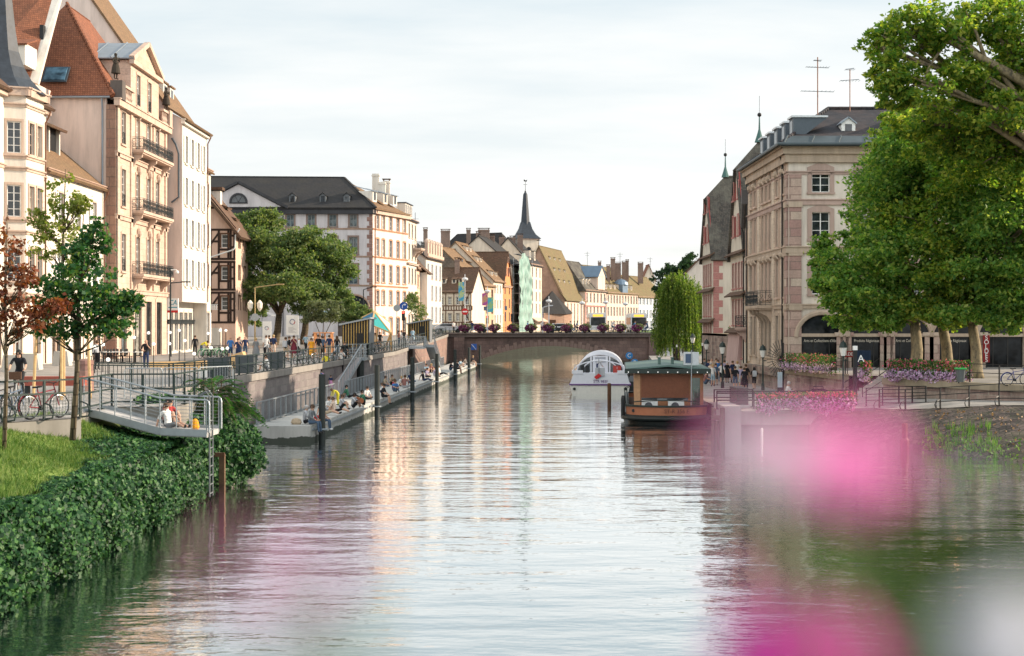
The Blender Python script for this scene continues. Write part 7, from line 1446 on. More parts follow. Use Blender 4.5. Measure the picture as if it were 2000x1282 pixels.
o = thing('canopy', 'faceted wooden canopy with teal, blue and white panels beside the kiosk', 'canopy', (X(745, 140), 140, 3.2)); A_, B2, C_, D_, E_ = W(731, 609, 142), W(707, 621, 141), W(727, 636, 137), W(764, 651, 137), W(762, 632, 146)
for pts, m in (((A_, C_, D_), M('teal_cloth', (.03, .28, .27), .7)), ((A_, D_, E_), M('white_cloth', (.65, .67, .68), .7)), ((A_, B2, C_), M('blue_cloth', (.03, .15, .26), .7))): k = MB(); k.slab(pts, .05); k.build('panel', m, o)
for a, b in ((A_, C_), (C_, D_), (A_, D_), (D_, E_), (A_, E_), (A_, B2), (C_, W(735, 690, 137)), (C_ + Vector((.5, 0, -.3)), W(733, 690, 138)), (D_, W(764, 690, 138)), (D_, W(748, 690, 138)), (E_, W(763, 690, 146))): k = MB(); k.bar(a, b, .14); k.build('beam', WOODL, o)
o = thing('timber_ramp', 'pale folded timber seat in front of the walkers on the promenade', 'seat', (X(465, 85), 85, 3.15)); k = MB(); a = W(452, 702, 85); k.ext([(X(450, 85), 85, 3.15), (X(487, 85), 85, 3.15), (X(473, 85), 85, 4.2), (X(452, 85), 85, 4.0)], (0, .9, 0)); k.build('slope', WOODL, o)
for px, d, l in ((360, 88, 'long low timber planter behind the globe posts'), (400, 84, 'low timber planter in front of the shared bicycles')): k = MB(); x = X(px, d); k.ext([(x - 2.2, d, 3.15), (x + 2.2, d + 2, 3.15), (x + 2.2, d + 2, 3.55), (x - 2.2, d, 3.5)], (0, .7, 0)); tag(k.build('timber_planter', WOODL, None, (x, d, 3.15)), l, 'planter', 'timber planters')
for px, d, l in ((512, 78, 'grey cabinet on the railing left of the standing group'), (450, 72, 'dark grey cabinet on the quay railing by the sumac'), (548, 86, 'dark grey cabinet on the railing near the bicycles')): p = E(d, -.6); k = MB(); k.box(p.x - .9, p.x + .1, d - .3, d + .3, 3.15, 4.15); tag(k.build('cabinet', M('cabinet_grey', (.055, .065, .07), .5), None, (p.x, d, 3.15)), l, 'cabinet', 'grey cabinets')
tb_ = thing('cafe_table', 'small cafe table with pale top in front of the sandstone mansion', 'table', (0, 0, 0), 0, 'cafe tables'); k = MB(); k.box(-.4, .4, -.4, .4, .72, .76); k.build('table_top', WHITE, tb_); k = MB(); k.tube([(0, 0, 0), (0, 0, .72)], .04, 6); k.lathe([(.25, 0), (.2, .03)], (0, 0, 0), 10); k.build('leg', BLACK, tb_)
ch_ = thing('cafe_chair', 'black cafe chair at the pale tables in front of the sandstone mansion', 'chair', (0, 0, 0), 0, 'black cafe chairs'); k = MB(); k.box(-.22, .22, -.22, .22, .43, .47); k.build('seat', BLACK, ch_); k = MB(); k.box(-.22, .22, .19, .22, .5, .95); k.build('backrest', BLACK, ch_)
for a in (-.2, .2):
 for b in (-.2, .2): k = MB(); k.bar((a, b, 0), (a, b, .43), .03); k.build('leg', BLACK, ch_)
for i in range(7):
 px = 190 + i * 12.5; d = 100 + (i % 2) * 2; o = tb_ if i == 0 else dup(tb_); o.location = (X(px, d), d, 3.15)
 for s in (-.6, .6): c = ch_ if (i == 0 and s < 0) else dup(ch_); c.location = (X(px, d) + s, d + RNG.uniform(-.2, .2), 3.15); c.rotation_euler.z = R(90 if s < 0 else -90)
o = thing('waterway_sign', 'square blue sign with a white diagonal on the bridge wall', 'sign', tuple(W(926, 685, 204.3))); a, b = W(920, 684, 204.2), W(931, 672, 204.2); k = MB(); k.box(a.x, b.x, 204.2, 204.28, a.z, b.z); k.build('panel', SB, o); k = MB(); k.bar((a.x + .08, 204.17, b.z - .05), (b.x - .08, 204.17, a.z + .05), .05, .14, 0, (0, 1, 0)); k.build('diagonal', WHITE, o)
# ------------------------------------------------------------------ right bank furniture
def lantern(label, px, d, z0, ytop, s=1.0):
 x = X(px, d); zt = Z(ytop, d); o = thing('lantern_post', label, 'lantern', (x, d, z0), 0, 'old style lanterns on the right bank'); k = MB(); k.lathe([(.14 * s, z0), (.12 * s, z0 + .5), (.07 * s, z0 + .6), (.05 * s, zt - 1.0 * s)], (x, d, 0), 9); k.tube([(x, d, zt - 1.25 * s), (x + .28 * s, d, zt - 1.22 * s)], .03 * s, 5); k.build('post', GREENIRON, o)
 k = MB(); k.lathe([(.13 * s, zt - .98 * s), (.25 * s, zt - .45 * s)], (x, d, 0), 6); k.build('glass', M('lantern_milk', (.72, .72, .68), .35, .03), o)
 k = MB(); k.lathe([(.29 * s, zt - .45 * s), (.25 * s, zt - .36 * s), (.17 * s, zt - .14 * s), (.08 * s, zt - .1 * s), (.03 * s, zt)], (x, d, 0), 8); k.lathe([(.05 * s, zt - 1.08 * s), (.15 * s, zt - .97 * s)], (x, d, 0), 6); k.build('hood', GREENIRON, o)
lantern('lantern in front of the beige corner building, right of the walking crowd', 1490, 108, .8, 673)
lantern('lantern rising from the middle of the crowd on the lower quay', 1411, 112, .8, 667)
lantern('lantern behind the crowd, in front of the flower topped grey wall', 1380, 128, .8, 662)
lantern('lantern farthest away, in front of the willow', 1353, 142, .85, 651)
lantern('largest lantern, beside the terrace steps and the short flower box', 1647, 88, 1.3, 665)
for px, d, yt, z0, l in ((1372, 126, 673, .8, 'tall black post with white lamp top behind the barge'), (1670, 79, 680, 1.3, 'thick black post with a square white top in front of the steps'), (1322, 140, 676, .8, 'thin post with string lights under the willow')):
 x = X(px, d); zt = Z(yt, d); o = thing('dock_post', l, 'post', (x, d, z0)); k = MB(); w_ = .1 if px == 1670 else .06; k.box(x - w_, x + w_, d - w_, d + w_, z0, zt - .12); k.build('post', BLACK, o); k = MB(); k.box(x - w_ * 1.1, x + w_ * 1.1, d - w_ * 1.1, d + w_ * 1.1, zt - .12, zt + .12); k.build('lamp_top', WHITE, o)
 if px == 1670:
  curve_text('A', .55, WHITE, o, (x + .3, d - .12, Z(701, d)), (R(90), 0, 0), .01)
def letter_sign(ch, px, py, d, z0):
 p = W(px, py, d); o = thing('dock_sign', 'round blue dock sign with white letter %s' % ch, 'sign', (p.x, d, z0), 0, 'round blue lettered dock signs'); k = MB(); k.tube([p, p + Vector((0, .05, 0))], .33, 20); k.build('plate', M('dock_blue', (.02, .2, .5), .4), o); k = MB(); k.tube([(p.x, d + .1, z0), (p.x, d + .1, p.z)], .05, 6); k.build('pole', BLACK, o)
 curve_text(ch, .5, WHITE, o, (p.x, d - .02, p.z), (R(90), 0, 0), .008)
letter_sign('C', 1229, 695, 132, 0); letter_sign('B', 1240, 709, 122, 0)
railing('railing', 'black railing climbing beside the cobbled slope in front of the terrace wall', [(19.4, 75.1, 1.35), (20.3, 73.4, 1.42), (21.5, 71.4, 1.6), (23.6, 68.9, 1.9), (27, 64.9, 2.1)], 1.05, 1.8, BLACK, (1.0, .66, .33), hoop=True, w=.04)
railing('railing', 'black railing of the zigzag access path, between the steps and the slope', [(19.3, 77.5, 1.35), (21.0, 77.2, 1.45), (22.0, 75.6, 1.55)], 1.0, 1.0, BLACK, (1.0, .66, .33), w=.04)
railing('railing', 'black railing on the terrace edge carrying the long flower box', [(22.3, 83.9, 2.62), (27, 74.1, 2.62), (36, 66.3, 2.62)], 1.05, 2.2, BLACK, (1.0, .55), w=.04)
railing('railing', 'black railing on the curved terrace wall behind the lilac flowers', [(20.2, 103, 2.62), (21.3, 90.9, 2.62)], 1.0, 2.0, BLACK, (1.0, .55), w=.04)
railing('railing', 'long black double railing above the white lock wall', [(X(1400, 76), 76, 1.3), (X(1545, 76), 76, 1.3), (X(1665, 76), 76, 1.38)], .95, 2.0, BLACK, (1.0, .9, .5), w=.07)
railing('railing', 'short black railing at the corner of the lock beside the barge', [(X(1395, 79), 79, 1.25), (X(1470, 78), 78, 1.3)], .95, 1.0, BLACK, (1.0, .55), w=.05)
railing('railing', 'black handrail along the quay edge left of the crowd', [(12.9, 104, .85), (14.6, 122, .85)], 1.0, 2.0, BLACK, (1.0, .5), w=.04)
o = thing('lock_wall', 'white concrete lock wall under the magenta flower box', 'wall', (X(1415, 74.6), 74.6, 0)); LW = plaster('lock_white', (.38, .345, .335), .4); k = MB(); k.box(X(1412, 74.6), X(1446, 74.6), 74.3, 78, -1, 1.55); k.build('pier', LW, o); k = MB(); k.box(X(1446, 74.6), X(1660, 75), 74.75, 75.6, .55, 1.27); k.build('beam', LW, o); k = MB(); k.box(X(1446, 74.6), X(1660, 75), 75.1, 75.5, -1, .55); k.build('lower_wall', plaster('lock_stained', (.36, .30, .28), .4), o)
k = MB(); k.box(X(1425, 79), X(1447, 79), 76.5, 79, 1.5, 2.4); k.build('cabinet', M('lock_cabinet', (.05, .055, .05), .6), o)
o = thing('dolphin', 'weathered timber mooring frame standing in the water beside the barge stern', 'mooring frame', (X(1402, 74), 74, 0)); TW = M('weathered_timber', (.12, .095, .075), .85, .35, 3)
for px, d in ((1394, 74.6), (1402, 74.3), (1411, 73.9)): k = MB(); k.lathe([(.13, -1), (.13, Z(797 if px != 1402 else 822, d))], (X(px, d), d, 0), 10); k.build('pile', TW, o)
k = MB(); k.bar((X(1391, 74.4), 74.4, Z(815, 74)), (X(1414, 73.9), 73.9, Z(818, 74)), .1, .25); k.build('crossbeam', TW, o)
for px, d, yt, l in ((1190, 103, 750, 'thin dark post standing in the water between the white boat and the barge'), (1767, 65, 828, 'dark carved mooring post at the foot of the cobbled slope'), (1488, 70.5, 838, 'pale thin post in the water behind the pink blossom')):
 o = thing('water_post', l, 'post', (X(px, d), d, 0)); x = X(px, d); zt = Z(yt, d); k = MB(); r_ = .14 if px == 1190 else .13 if px == 1767 else .06; k.lathe([(r_ * 1.6, -1), (r_ * 1.6, zt * .42), (r_, zt * .5), (r_, zt), (r_ * .5, zt + .04)] if px == 1767 else [(r_, -1), (r_, zt), (r_ * .6, zt + .05)], (x, d, 0), 10); k.build('shaft', WOODD if px != 1488 else WHITE, o)
o = thing('step_rail', 'black sloping hand rails on the terrace steps', 'hand rail', (21.5, 87, 1.3)); k = MB()
for y in (84.8, 89.8): k.tube([(20.9, y, 1.2), (20.9, y, 2.1), (23.2, y, 3.7), (23.2, y, 2.6)], .03, 6); k.tube([(20.9, y, 1.7), (23.2, y, 3.2)], .02, 5)
k.build('rail_lattice', BLACK, o)
o = thing('waste_bin', 'waste bin with transparent bag and green rim behind the terrace railing', 'bin', (X(1876, 77.5), 77.5, 2.6)); x = X(1876, 77.5); k = MB(); k.lathe([(.2, 2.7), (.28, 3.4)], (x, 77.5, 0), 12); k.build('bag', M('bin_bag', (.10, .11, .11), .3), o); k = MB(); k.torus((x, 77.5, 3.42), .3, .05, 'z', 16); k.build('rim', M('bin_green', (.05, .35, .08), .5), o); k = MB(); k.tube([(x, 77.8, 2.6), (x, 77.8, 3.5)], .04, 6); k.build('post', BLACK, o)
o = thing('suitcase', 'black rolling case standing against the curved terrace wall', 'case', (X(1598, 88), 88, 1.1)); x = X(1598, 88); k = MB(); k.box(x - .42, x + .42, 87.8, 88.2, 1.15, 1.85); k.build('body', BLACK, o); k = MB(); k.tube([(x - .3, 88, 1.85), (x - .3, 88, 2.0), (x + .3, 88, 2.0), (x + .3, 88, 1.85)], .03, 6); k.build('handle', GREENIRON, o)
o = thing('information_board', 'tall pale blue board leaning at the end of the curved terrace wall', 'board', (X(1523, 101), 101, .85)); a, b = W(1519, 757, 101), W(1528, 727, 101); k = MB(); k.box(a.x, b.x, 101, 101.08, a.z, b.z); k.build('panel', M('board_blue', (.45, .55, .62), .5), o); k = MB(); k.box(a.x, b.x, 101.09, 101.2, .85, a.z); k.build('foot', BLACK, o)
o = thing('rod_guard', 'fan of thin iron rods guarding the end of the terrace wall', 'guard', (X(1528, 103.5), 103.5, 2.6)); c = W(1528, 702, 103.5); k = MB()
for t in np.linspace(R(95), R(265), 17): k.tube([c + Vector((.1 * math.cos(t), 0, .1 * math.sin(t))), c + Vector((1.15 * math.cos(t), 0, 1.45 * math.sin(t)))], .022, 5)
k.torus(tuple(c), .75, .02, 'y', 14, 5, 0, R(95), R(265)); k.build('rod_lattice', IRON, o); k = MB(); k.box(c.x - .06, c.x + .1, 103.4, 103.6, .9, c.z + 1.2); k.build('post', BLACK, o)
o = thing('sale_banner', 'narrow dark red vertical banner with white letters on the dark shop door', 'banner', (X(1927, 105.6), 105.6, 2.62)); a, b = W(1920, 708, 105.6), W(1933, 655, 105.6); k = MB(); k.box(a.x, b.x, 105.6, 105.64, a.z, b.z); k.build('cloth', M('sale_red', (.22, .015, .015), .7), o)
for i, ch in enumerate('SOLDES'): curve_text(ch, .46, WHITE, o, ((a.x + b.x) / 2, 105.58, b.z - .2 - i * (b.z - a.z) / 6.1), (R(90), 0, 0), .006)
k = MB(); k.tube([((a.x + b.x) / 2, 105.68, 2.6), ((a.x + b.x) / 2, 105.68, b.z)], .03, 5); k.build('pole', BLACK, o)
o = thing('sale_sign', 'dark red sale sign with white letters at the top of the steps', 'sign', (X(1654, 92), 92, 2.6)); p = W(1656, 692, 92); k = MB(); k.box(p.x - .45, p.x + .45, 92, 92.05, p.z - .2, p.z + .2); k.build('panel', M('sale_red', (.22, .015, .015), .7), o); curve_text('SOLDES', .3, WHITE, o, (p.x, 91.98, p.z), (R(90), 0, 0), .005, sx=.8); k = MB(); k.tube([(p.x, 92.1, 2.58), (p.x, 92.1, p.z)], .03, 5); k.build('post', BLACK, o)
o = thing('clothes_rack', 'blue jeans hanging on a rack outside the second shop arch', 'rack', (X(1688, 103), 103, 2.6)); k = MB(); a = X(1672, 103); b = X(1700, 103); k.tube([(a, 103, 2.6), (a, 103, 4.0), (b, 103, 4.0), (b, 103, 2.6)], .03, 6); k.build('frame', IRON, o)
for i in range(7): x = lerp(a + .1, b - .1, i / 6); k = MB(); k.box(x - .06, x + .06, 102.75, 103.2, 2.95, 3.95); k.build('garment', M('denim', (.015, .03, .065), .8), o)
o = thing('wall_lantern', 'lit orange wall lantern in the shade under the plane crowns', 'lantern', tuple(W(1864, 620, 104.5))); p = W(1864, 625, 104.5); k = MB(); k.lathe([(.1, -.3), (.2, .1), (.22, .12), (.05, .35)], tuple(p), 6); k.build('lantern_glass', emit('warm_lamp', (1, .5, .2), 2.5), o); k = MB(); k.tube([p + Vector((0, 1.4, .5)), p + Vector((0, 0, .5)), p + Vector((0, 0, .3))], .03, 5); k.build('bracket', IRON, o)
# ------------------------------------------------------------------ boats
def barge():
 D = 83.0; o = thing('barge', 'orange and black houseboat with wooden shuttered cabin moored at the right quay', 'boat', (X(1300, D), D, 0)); cx = X(1303, D); L = 20.0; th = R(4.5)
 fr = Matrix.Translation((cx, D, 0)) @ Matrix.Rotation(-th, 4, 'Z'); hw = 2.45
 def ring(z, s, back=0.0):
  pts = []
  for i in range(13): t = math.pi * i / 12; pts.append((-hw * s * math.cos(t), 1.7 - 1.7 * s * math.sin(t) + back, z))
  return pts + [(hw * s, L - 3, z), (0, L * .98 + s, z), (-hw * s, L - 3, z)]
 def hull(levels, mats):
  k = MB(fr)
  for (z0, s0), (z1, s1), m in levels:
   a, b = ring(z0, s0), ring(z1, s1); n = len(a)
   k.add(a + b, [(i, (i + 1) % n, n + (i + 1) % n, n + i) for i in range(n)], m)
  return k
 HB = M('hull_black', (.014, .018, .017), .45, .3, 2); HO = M('hull_orange', (.38, .15, .08), .5, .15, 2); HG = M('hull_trim', (.02, .03, .026), .5)
 k = hull([((-.4, .86), (.12, .93), 0), ((.12, .93), (.2, 1.0), 0), ((.2, 1.0), (.42, 1.03), 0), ((.42, 1.03), (.5, .98), 0)], None); k.build('hull', [HB], o)
 k = hull([((.5, .97), (.98, .99), 0)], None); k.build('bulwark', HO, o)
 k = hull([((.98, 1.02), (1.08, 1.02), 0), ((1.08, 1.02), (1.08, .9), 0), ((.98, .97), (.98, 1.02), 0)], None); k.build('gunwale', HG, o)
 k = MB(fr); k.poly(ring(.7, .95)); k.build('deck', M('barge_deck', (.10, .06, .04), .8), o)
 k = MB(fr); k.tube([(p[0], p[1] - .03, .31) for p in ring(0, 1.05)[:13]], .13, 8); k.build('rubbing_strake', HB, o)
 W0 = M('cabin_wood', (.26, .115, .055), .55, .2, 5); W1 = M('cabin_wood_pale', (.42, .24, .13), .6, .2, 5); cz = 2.98; c0, c1, y0, y1 = -1.85, 2.2, 1.9, L - 4
 k = MB(fr); k.box(c0, c1, y0, y1, .7, cz); k.build('cabin', W0, o)
 k = MB(fr); k.box(c0 + .38, c1 - .85, y0 - .05, y0, 1.45, 2.8)
 for i in range(24): z = 1.5 + i * .054; k.box(c0 + .42, c1 - .9, y0 - .08, y0 - .05, z, z + .038)
 k.build('roller_shutter', M('shutter_brown', (.20, .075, .04), .6, .15), o)
 k = MB(fr); k.box(c0 + .38, c1 - .9, y0 - .03, y0, 1.3, 1.45); k.build('window_strip', GLASS, o)
 k = MB(fr); k.box(c1 - .78, c1 - .08, y0 - .05, y0, .75, 2.8); dr = k.build('door', W0, o); k = MB(fr); k.box(c1 - .66, c1 - .2, y0 - .07, y0 - .05, 1.0, 2.65); k.build('pane', glass('door_pane', (.02, .05, .035), .06), dr)
 for z in (1.0, 1.5, 2.0, 2.4): k = MB(fr); k.box(c0 - .03, c0, y0 + .2 + z, y0 + 1.1 + z, 1.6, 2.7); k.build('side_window', W1, o)
 k = MB(fr); k.box(c0 - .06, c0 + .3, y0 - .04, y0, .75, 2.85); k.build('corner_board', W1, o)
 RG = M('roof_green', (.085, .14, .125), .6, .15); k = MB(fr); k.slab([(c0 - .55, y0 - .55, 3.2), (0.1, y0 - .55, 3.42), (.1, y1 + .4, 3.42), (c0 - .55, y1 + .4, 3.2)], .1); k.slab([(c1 + .35, y0 - .55, 3.2), (.1, y0 - .55, 3.42), (.1, y1 + .4, 3.42), (c1 + .35, y1 + .4, 3.2)], .1); k.build('roof', RG, o)
 k = MB(fr); k.box(c0 - .6, c1 + .4, y0 - .62, y0 - .5, 2.92, 3.2); k.box(c0 - .62, c0 - .5, y0 - .6, y1, 2.92, 3.2); k.box(c1 + .3, c1 + .42, y0 - .6, y1, 2.92, 3.2); k.build('roof_edge', HG, o)
 for x in np.linspace(c0 - .4, c1 + .2, 9): k = MB(fr); k.ball((x, y0 - .64, 3.0), .035, 6); k.build('bulb', GLOBE, o)
 for x in (-.35, .45): k = MB(fr); k.lathe([(.09, 3.35), (.09, 3.75), (.12, 3.76), (.12, 3.82)], (x, y0 + 2.5, 0), 8); k.build('vent_pipe', RG, o)
 k = MB(fr); k.box(c1 - 1.1, c1 - .2, y0 + 1.2, y0 + 2.0, 3.38, 4.15); k.build('roof_unit', M('unit_grey', (.50, .52, .54), .4), o); k = MB(fr); k.box(c1 - 1.0, c1 - .6, y0 + 1.17, y0 + 1.2, 3.5, 4.05); k.build('unit_panel', M('unit_blue', (.05, .08, .14), .4), o)
 k = MB(fr); k.tube([(c1 - .75, y0 - .6, .9), (c1 - .72, y0 - .6, 4.3)], .035, 6); k.build('mast', GALV, o)
 for x in (-1.0, .55):
  k = MB(fr); k.box(x - .47, x + .47, .75, 1.15, .72, 1.35); u_ = k.build('cooling_unit', M('unit_white', (.62, .63, .62), .5), o); k = MB(fr); k.torus((x - .06, .73, 1.03), .2, .03, 'y', 16, 5); k.tube([(x - .06, .74, 1.03), (x - .06, .72, 1.03)], .19, 14); k.build('fan_grille', M('fan_dark', (.09, .09, .1), .5), u_)
 k = MB(fr); pts = ring(1.25, .92)[2:11]; k.tube([(p[0], p[1] + .15, p[2] + .12 * math.sin(i * math.pi / 8)) for i, p in enumerate(pts)], .03, 6)
 for x in (-hw + .05, -hw + .2): k.tube([(x, 2.5, 1.0), (x - .1, 2.4, 2.0), (x + .2, 3.5, 2.1)], .025, 6)
 k.build('stern_rail', HG, o)
 for y in (1.6, 2.5, 3.6): k = MB(fr); k.lathe([(.09, .2), (.12, .3), (.12, 1.35), (.08, 1.5)], (-hw - .12, y, 0), 8); k.build('fender', BLACK, o)
 k = MB(fr); k.tube([(-hw * .8, 1.0, .75), (-hw * .8, .7, .75)], .1, 10); k.build('hawsehole', BLACK, o)
 t = curve_text('ST-R 356 F', .32, M('hull_letters', (.10, .035, .03), .5, 0), o, (0, 0, 0), (0, 0, 0), .01); t.location = Vector(fr @ Vector((.55, -.045, .75))) - o.location; t.rotation_euler = (R(90), 0, -th + R(3))
 cu = t.data
barge()
def tour_boat():
 D = 119.0; cx = X(1172, D); o = thing('tour_boat', 'white glass roofed tour boat seen from the stern beyond the barge', 'boat', (cx, D, 0)); hw = 2.5; L = 24; fr = Matrix.Translation((cx, D, 0)) @ Matrix.Rotation(R(-4), 4, 'Z'); BW = M('boat_white', (.66, .68, .74), .35, .05); PU = M('boat_purple', (.10, .03, .16), .4, .05)
 def sec(pts, y0, y1, mat, nm, par=None): k = MB(fr); k.ext([(x, y0, z) for x, z in pts], (0, y1 - y0, 0)); return k.build(nm, mat, par or o)
 sec([(-hw + .25, -.4), (hw - .25, -.4), (hw, .75), (-hw, .75)], 0, L, M('boat_lower', (.66, .65, .60), .4, .08), 'hull'); sec([(-hw - .08, .75), (hw + .08, .75), (hw + .08, .86), (-hw - .08, .86)], -.08, L, PU, 'purple_stripe')
 sec([(-hw, .86), (hw, .86), (hw - .15, 1.35), (hw - .3, 1.75), (-hw + .3, 1.75), (-hw + .15, 1.35)], 0, L, BW, 'topsides')
 for s in (-1, 1): k = MB(fr); k.box(s * 1.9 - .45, s * 1.9 + .45, -.05, .6, 1.7, 1.98); k.build('stern_locker', BW, o); k = MB(fr); k.tube([(s * (hw - .35), -.02, .45), (s * (hw - .35), -.1, .45)], .12, 10); k.build('exhaust', BLACK, o)
 k = MB(fr); k.box(-.4, .4, -.06, .5, 1.5, 2.2); k.build('engine_box', M('boat_grey', (.4, .42, .45), .5), o)
 def arch(w_, h, z0, y, n=16): return [(w_ * math.cos(t), y, z0 + .82 * h * math.sin(t)) for t in np.linspace(0, math.pi, n + 1)]
 k = MB(fr); n = 16
 a, b = arch(1.95, 1.85, 1.72, 3.2), arch(1.95, 1.85, 1.72, L - 2)
 for i in range(n): k.poly([a[i], a[i + 1], b[i + 1], b[i]])
 k.build('glass_roof', glass('boat_glass', (.05, .06, .07), .06), o)
 for y in (3.15, 6.5, 10, 13.5, 17, 20.5): k = MB(fr); k.tube(arch(2.0, 1.9, 1.72, y), .07, 6); k.build('roof_hoop', BW, o)
 k = MB(fr); k.tube(arch(1.55, 1.35, 1.72, 2.6), .05, 6); k.tube(arch(2.35, 1.3, 1.72, .9), .045, 6); k.tube([(-1.2, 2.6, 2.6), (-2.0, .9, 2.4)], .03, 5); k.tube([(1.2, 2.6, 2.6), (2.0, .9, 2.4)], .03, 5); k.build('stern_hoops', BW, o)
 k = MB(fr); k.poly([(1.9 * math.cos(t), 3.1, 1.72 + 1.48 * math.sin(t)) for t in np.linspace(0, math.pi, 17)]); k.build('rear_glazing', MC['boat_glass'], o)
 k = MB(fr); k.box(-.65, .65, 2.95, 3.08, 1.75, 3.15); dd = k.build('rear_door', BW, o)
 k = MB(fr); k.box(-.45, .45, 2.92, 2.95, 2.6, 3.05); k.build('door_pane', M('door_grey', (.33, .35, .4), .3), dd)
 for s in (-1, 1): k = MB(fr); k.box(s * .8 - .06, s * .8 + .06, 3.0, 3.1, 1.75, 3.1); k.build('door_post', BW, o)
 for i, x in enumerate((-1.5, -1.1, 1.25, 1.6)): k = MB(fr); k.box(x - .16, x + .16, 1.6, 1.75, 1.75, 2.35); k.build('seat_back', M('seat_red', (.35, .04, .03), .6) if x > 1 else BLACK, o)
 k = MB(fr); k.tube([(-.1, -.1, 1.6), (-.1, -.25, 3.1)], .03, 6); k.build('flagstaff', GALV, o); k = MB(fr); k.ext([(-.12, -.2, 1.75), (-.5, -.2, 1.45), (-.3, -.2, 1.25), (.15, -.2, 1.55)], (0, .03, 0)); k.build('flag', SR, o)
 k = MB(fr)
 for s in (-1, 1): k.tube([(s * (hw - .3), 0, 1.8), (s * (hw - .35), .1, 2.4), (s * (hw - .35), 3.2, 2.4)], .03, 6)
 k.build('side_rail', GALV, o)
 for i in range(9): k = MB(fr); k.box(-2.02, -1.9, 3.6 + i * 2, 5.2 + i * 2, 1.8, 1.9); k.build('sill_panel', BW, o)
 t = curve_text('STR 983F', .33, PU, o, (0, 0, 0), (0, 0, 0), .01, sx=.95); t.location = Vector(fr @ Vector((.05, -.02, 1.06))) - o.location; t.rotation_euler = (R(90), 0, R(-4))
tour_boat()
o = thing('landing_stage', 'dark landing stage with pale flowers between the tour boat and the quay', 'landing stage', (11, 128, 0)); k = MB(); k.box(9.6, 12.4, 122, 150, -.3, .95); k.build('float', M('stage_dark', (.05, .055, .06), .7), o); k = MB(); k.box(9.9, 13.6, 136, 151, .95, 1.45); k.build('planting_bed', TERC, o)
# ------------------------------------------------------------------ vehicles on the bridge
def bus(label, px, d, L=11, col=(.68, .69, .7)):
 o = thing('bus', label, 'bus', (X(px, d), d, 4.62), 0, 'white buses on the bridge'); x0 = X(px, d); BM = M('bus_white', col, .35, .05); z = 4.62; k = MB(); k.box(x0 - 1.3, x0 + 1.3, d, d + L, z + .4, z + 2.95); k.box(x0 - 1.2, x0 + 1.2, d + .1, d + L - .1, z + 2.95, z + 3.1); k.build('body', BM, o)
 k = MB(); k.box(x0 - 1.15, x0 + 1.15, d - .03, d, z + 1.1, z + 2.4); k.build('windscreen', GLASS, o); k = MB(); k.box(x0 - 1.33, x0 - 1.3, d + .6, d + L - .6, z + 1.25, z + 2.4); k.box(x0 + 1.3, x0 + 1.33, d + .6, d + L - .6, z + 1.25, z + 2.4); k.build('side_windows', GLASS, o); k = MB(); k.box(x0 - .8, x0 + .8, d - .04, d - .01, z + 2.5, z + 2.85); k.build('destination_display', emit('display_amber', (.9, .45, .05), .8), o)
 for yy in (2, L - 3):
  for s in (-1.2, 1.2): k = MB(); k.tube([(x0 + s - .12, d + yy, z + .42), (x0 + s + .12, d + yy, z + .42)], .42, 14); k.build('wheel', TYRE, o)
 for s in (-.95, .95): k = MB(); k.box(x0 + s - .15, x0 + s + .15, d - .04, d, z + .65, z + .85); k.build('headlight', WHITE, o)
def place_bus(label, pa, pb, d, front_right):
 bus(label, (pa + pb) / 2, d, 9)
 o = COL.objects[-1]
bus('white bus with amber display on the bridge approach, behind the middle flower baskets', 1168, 226, 10); bus('white bus farther right on the bridge approach, next to the willow', 1248, 232, 10)
def car(label, px, d, col, rz=0):
 o = thing('parked_car', label, 'car', (0, 0, 0), 0, 'cars beyond the bridge railing'); k = MB(); prof = [(-2.1, .35), (2.1, .35), (2.15, .75), (1.3, .9), (.6, 1.4), (-1.1, 1.42), (-1.9, .95), (-2.15, .8)]; k.ext([(x, -.85, z) for x, z in prof], (0, 1.7, 0)); k.build('body', M('car_%d_%d' % (px, d), col, .3, .03), o)
 for s in (-.87, .86): k = MB(); k.ext([(-1.5, s, .98), (.95, s, .98), (.5, s, 1.33), (-1.05, s, 1.34)], (0, .01, 0)); k.build('side_window', GLASS, o)
 for x in (-1.3, 1.35):
  for y in (-.8, .8): k = MB(); k.tube([(x, y - .1, .33), (x, y + .1, .33)], .33, 14); k.build('wheel', TYRE, o)
 o.location = (X(px, d), d, 4.63); o.rotation_euler.z = R(rz)
car('pale grey car just beyond the left end of the bridge', 876, 212, (.45, .47, .5), 8); car('white car passing between the church and the bridge railing', 1095, 214, (.6, .6, .62), 2); car('silver car behind the left flower baskets', 928, 213, (.5, .52, .55), 4)
o = thing('motor_scooter', 'black motor scooter with rider screen riding on the bridge towards the left', 'scooter', (X(1086, 206.5), 206.5, 4.63)); x = X(1086, 206.5)
for s in (-.6, .6): k = MB(); k.torus((x + s, 206.5, 4.95), .24, .08, 'y', 16, 6); k.build('wheel', TYRE, o)
k = MB(); k.ext([(x - .75, 206.35, 4.9), (x + .6, 206.35, 4.9), (x + .75, 206.35, 5.4), (x + .1, 206.35, 5.45), (x - .1, 206.35, 5.05), (x - .4, 206.35, 5.1), (x - .6, 206.35, 5.7), (x - .75, 206.35, 5.6)], (0, .3, 0)); k.build('body', BLACK, o); k = MB(); k.tube([(x - .6, 206.2, 5.75), (x - .6, 206.8, 5.75)], .03, 6); k.build('handlebar', IRON, o)
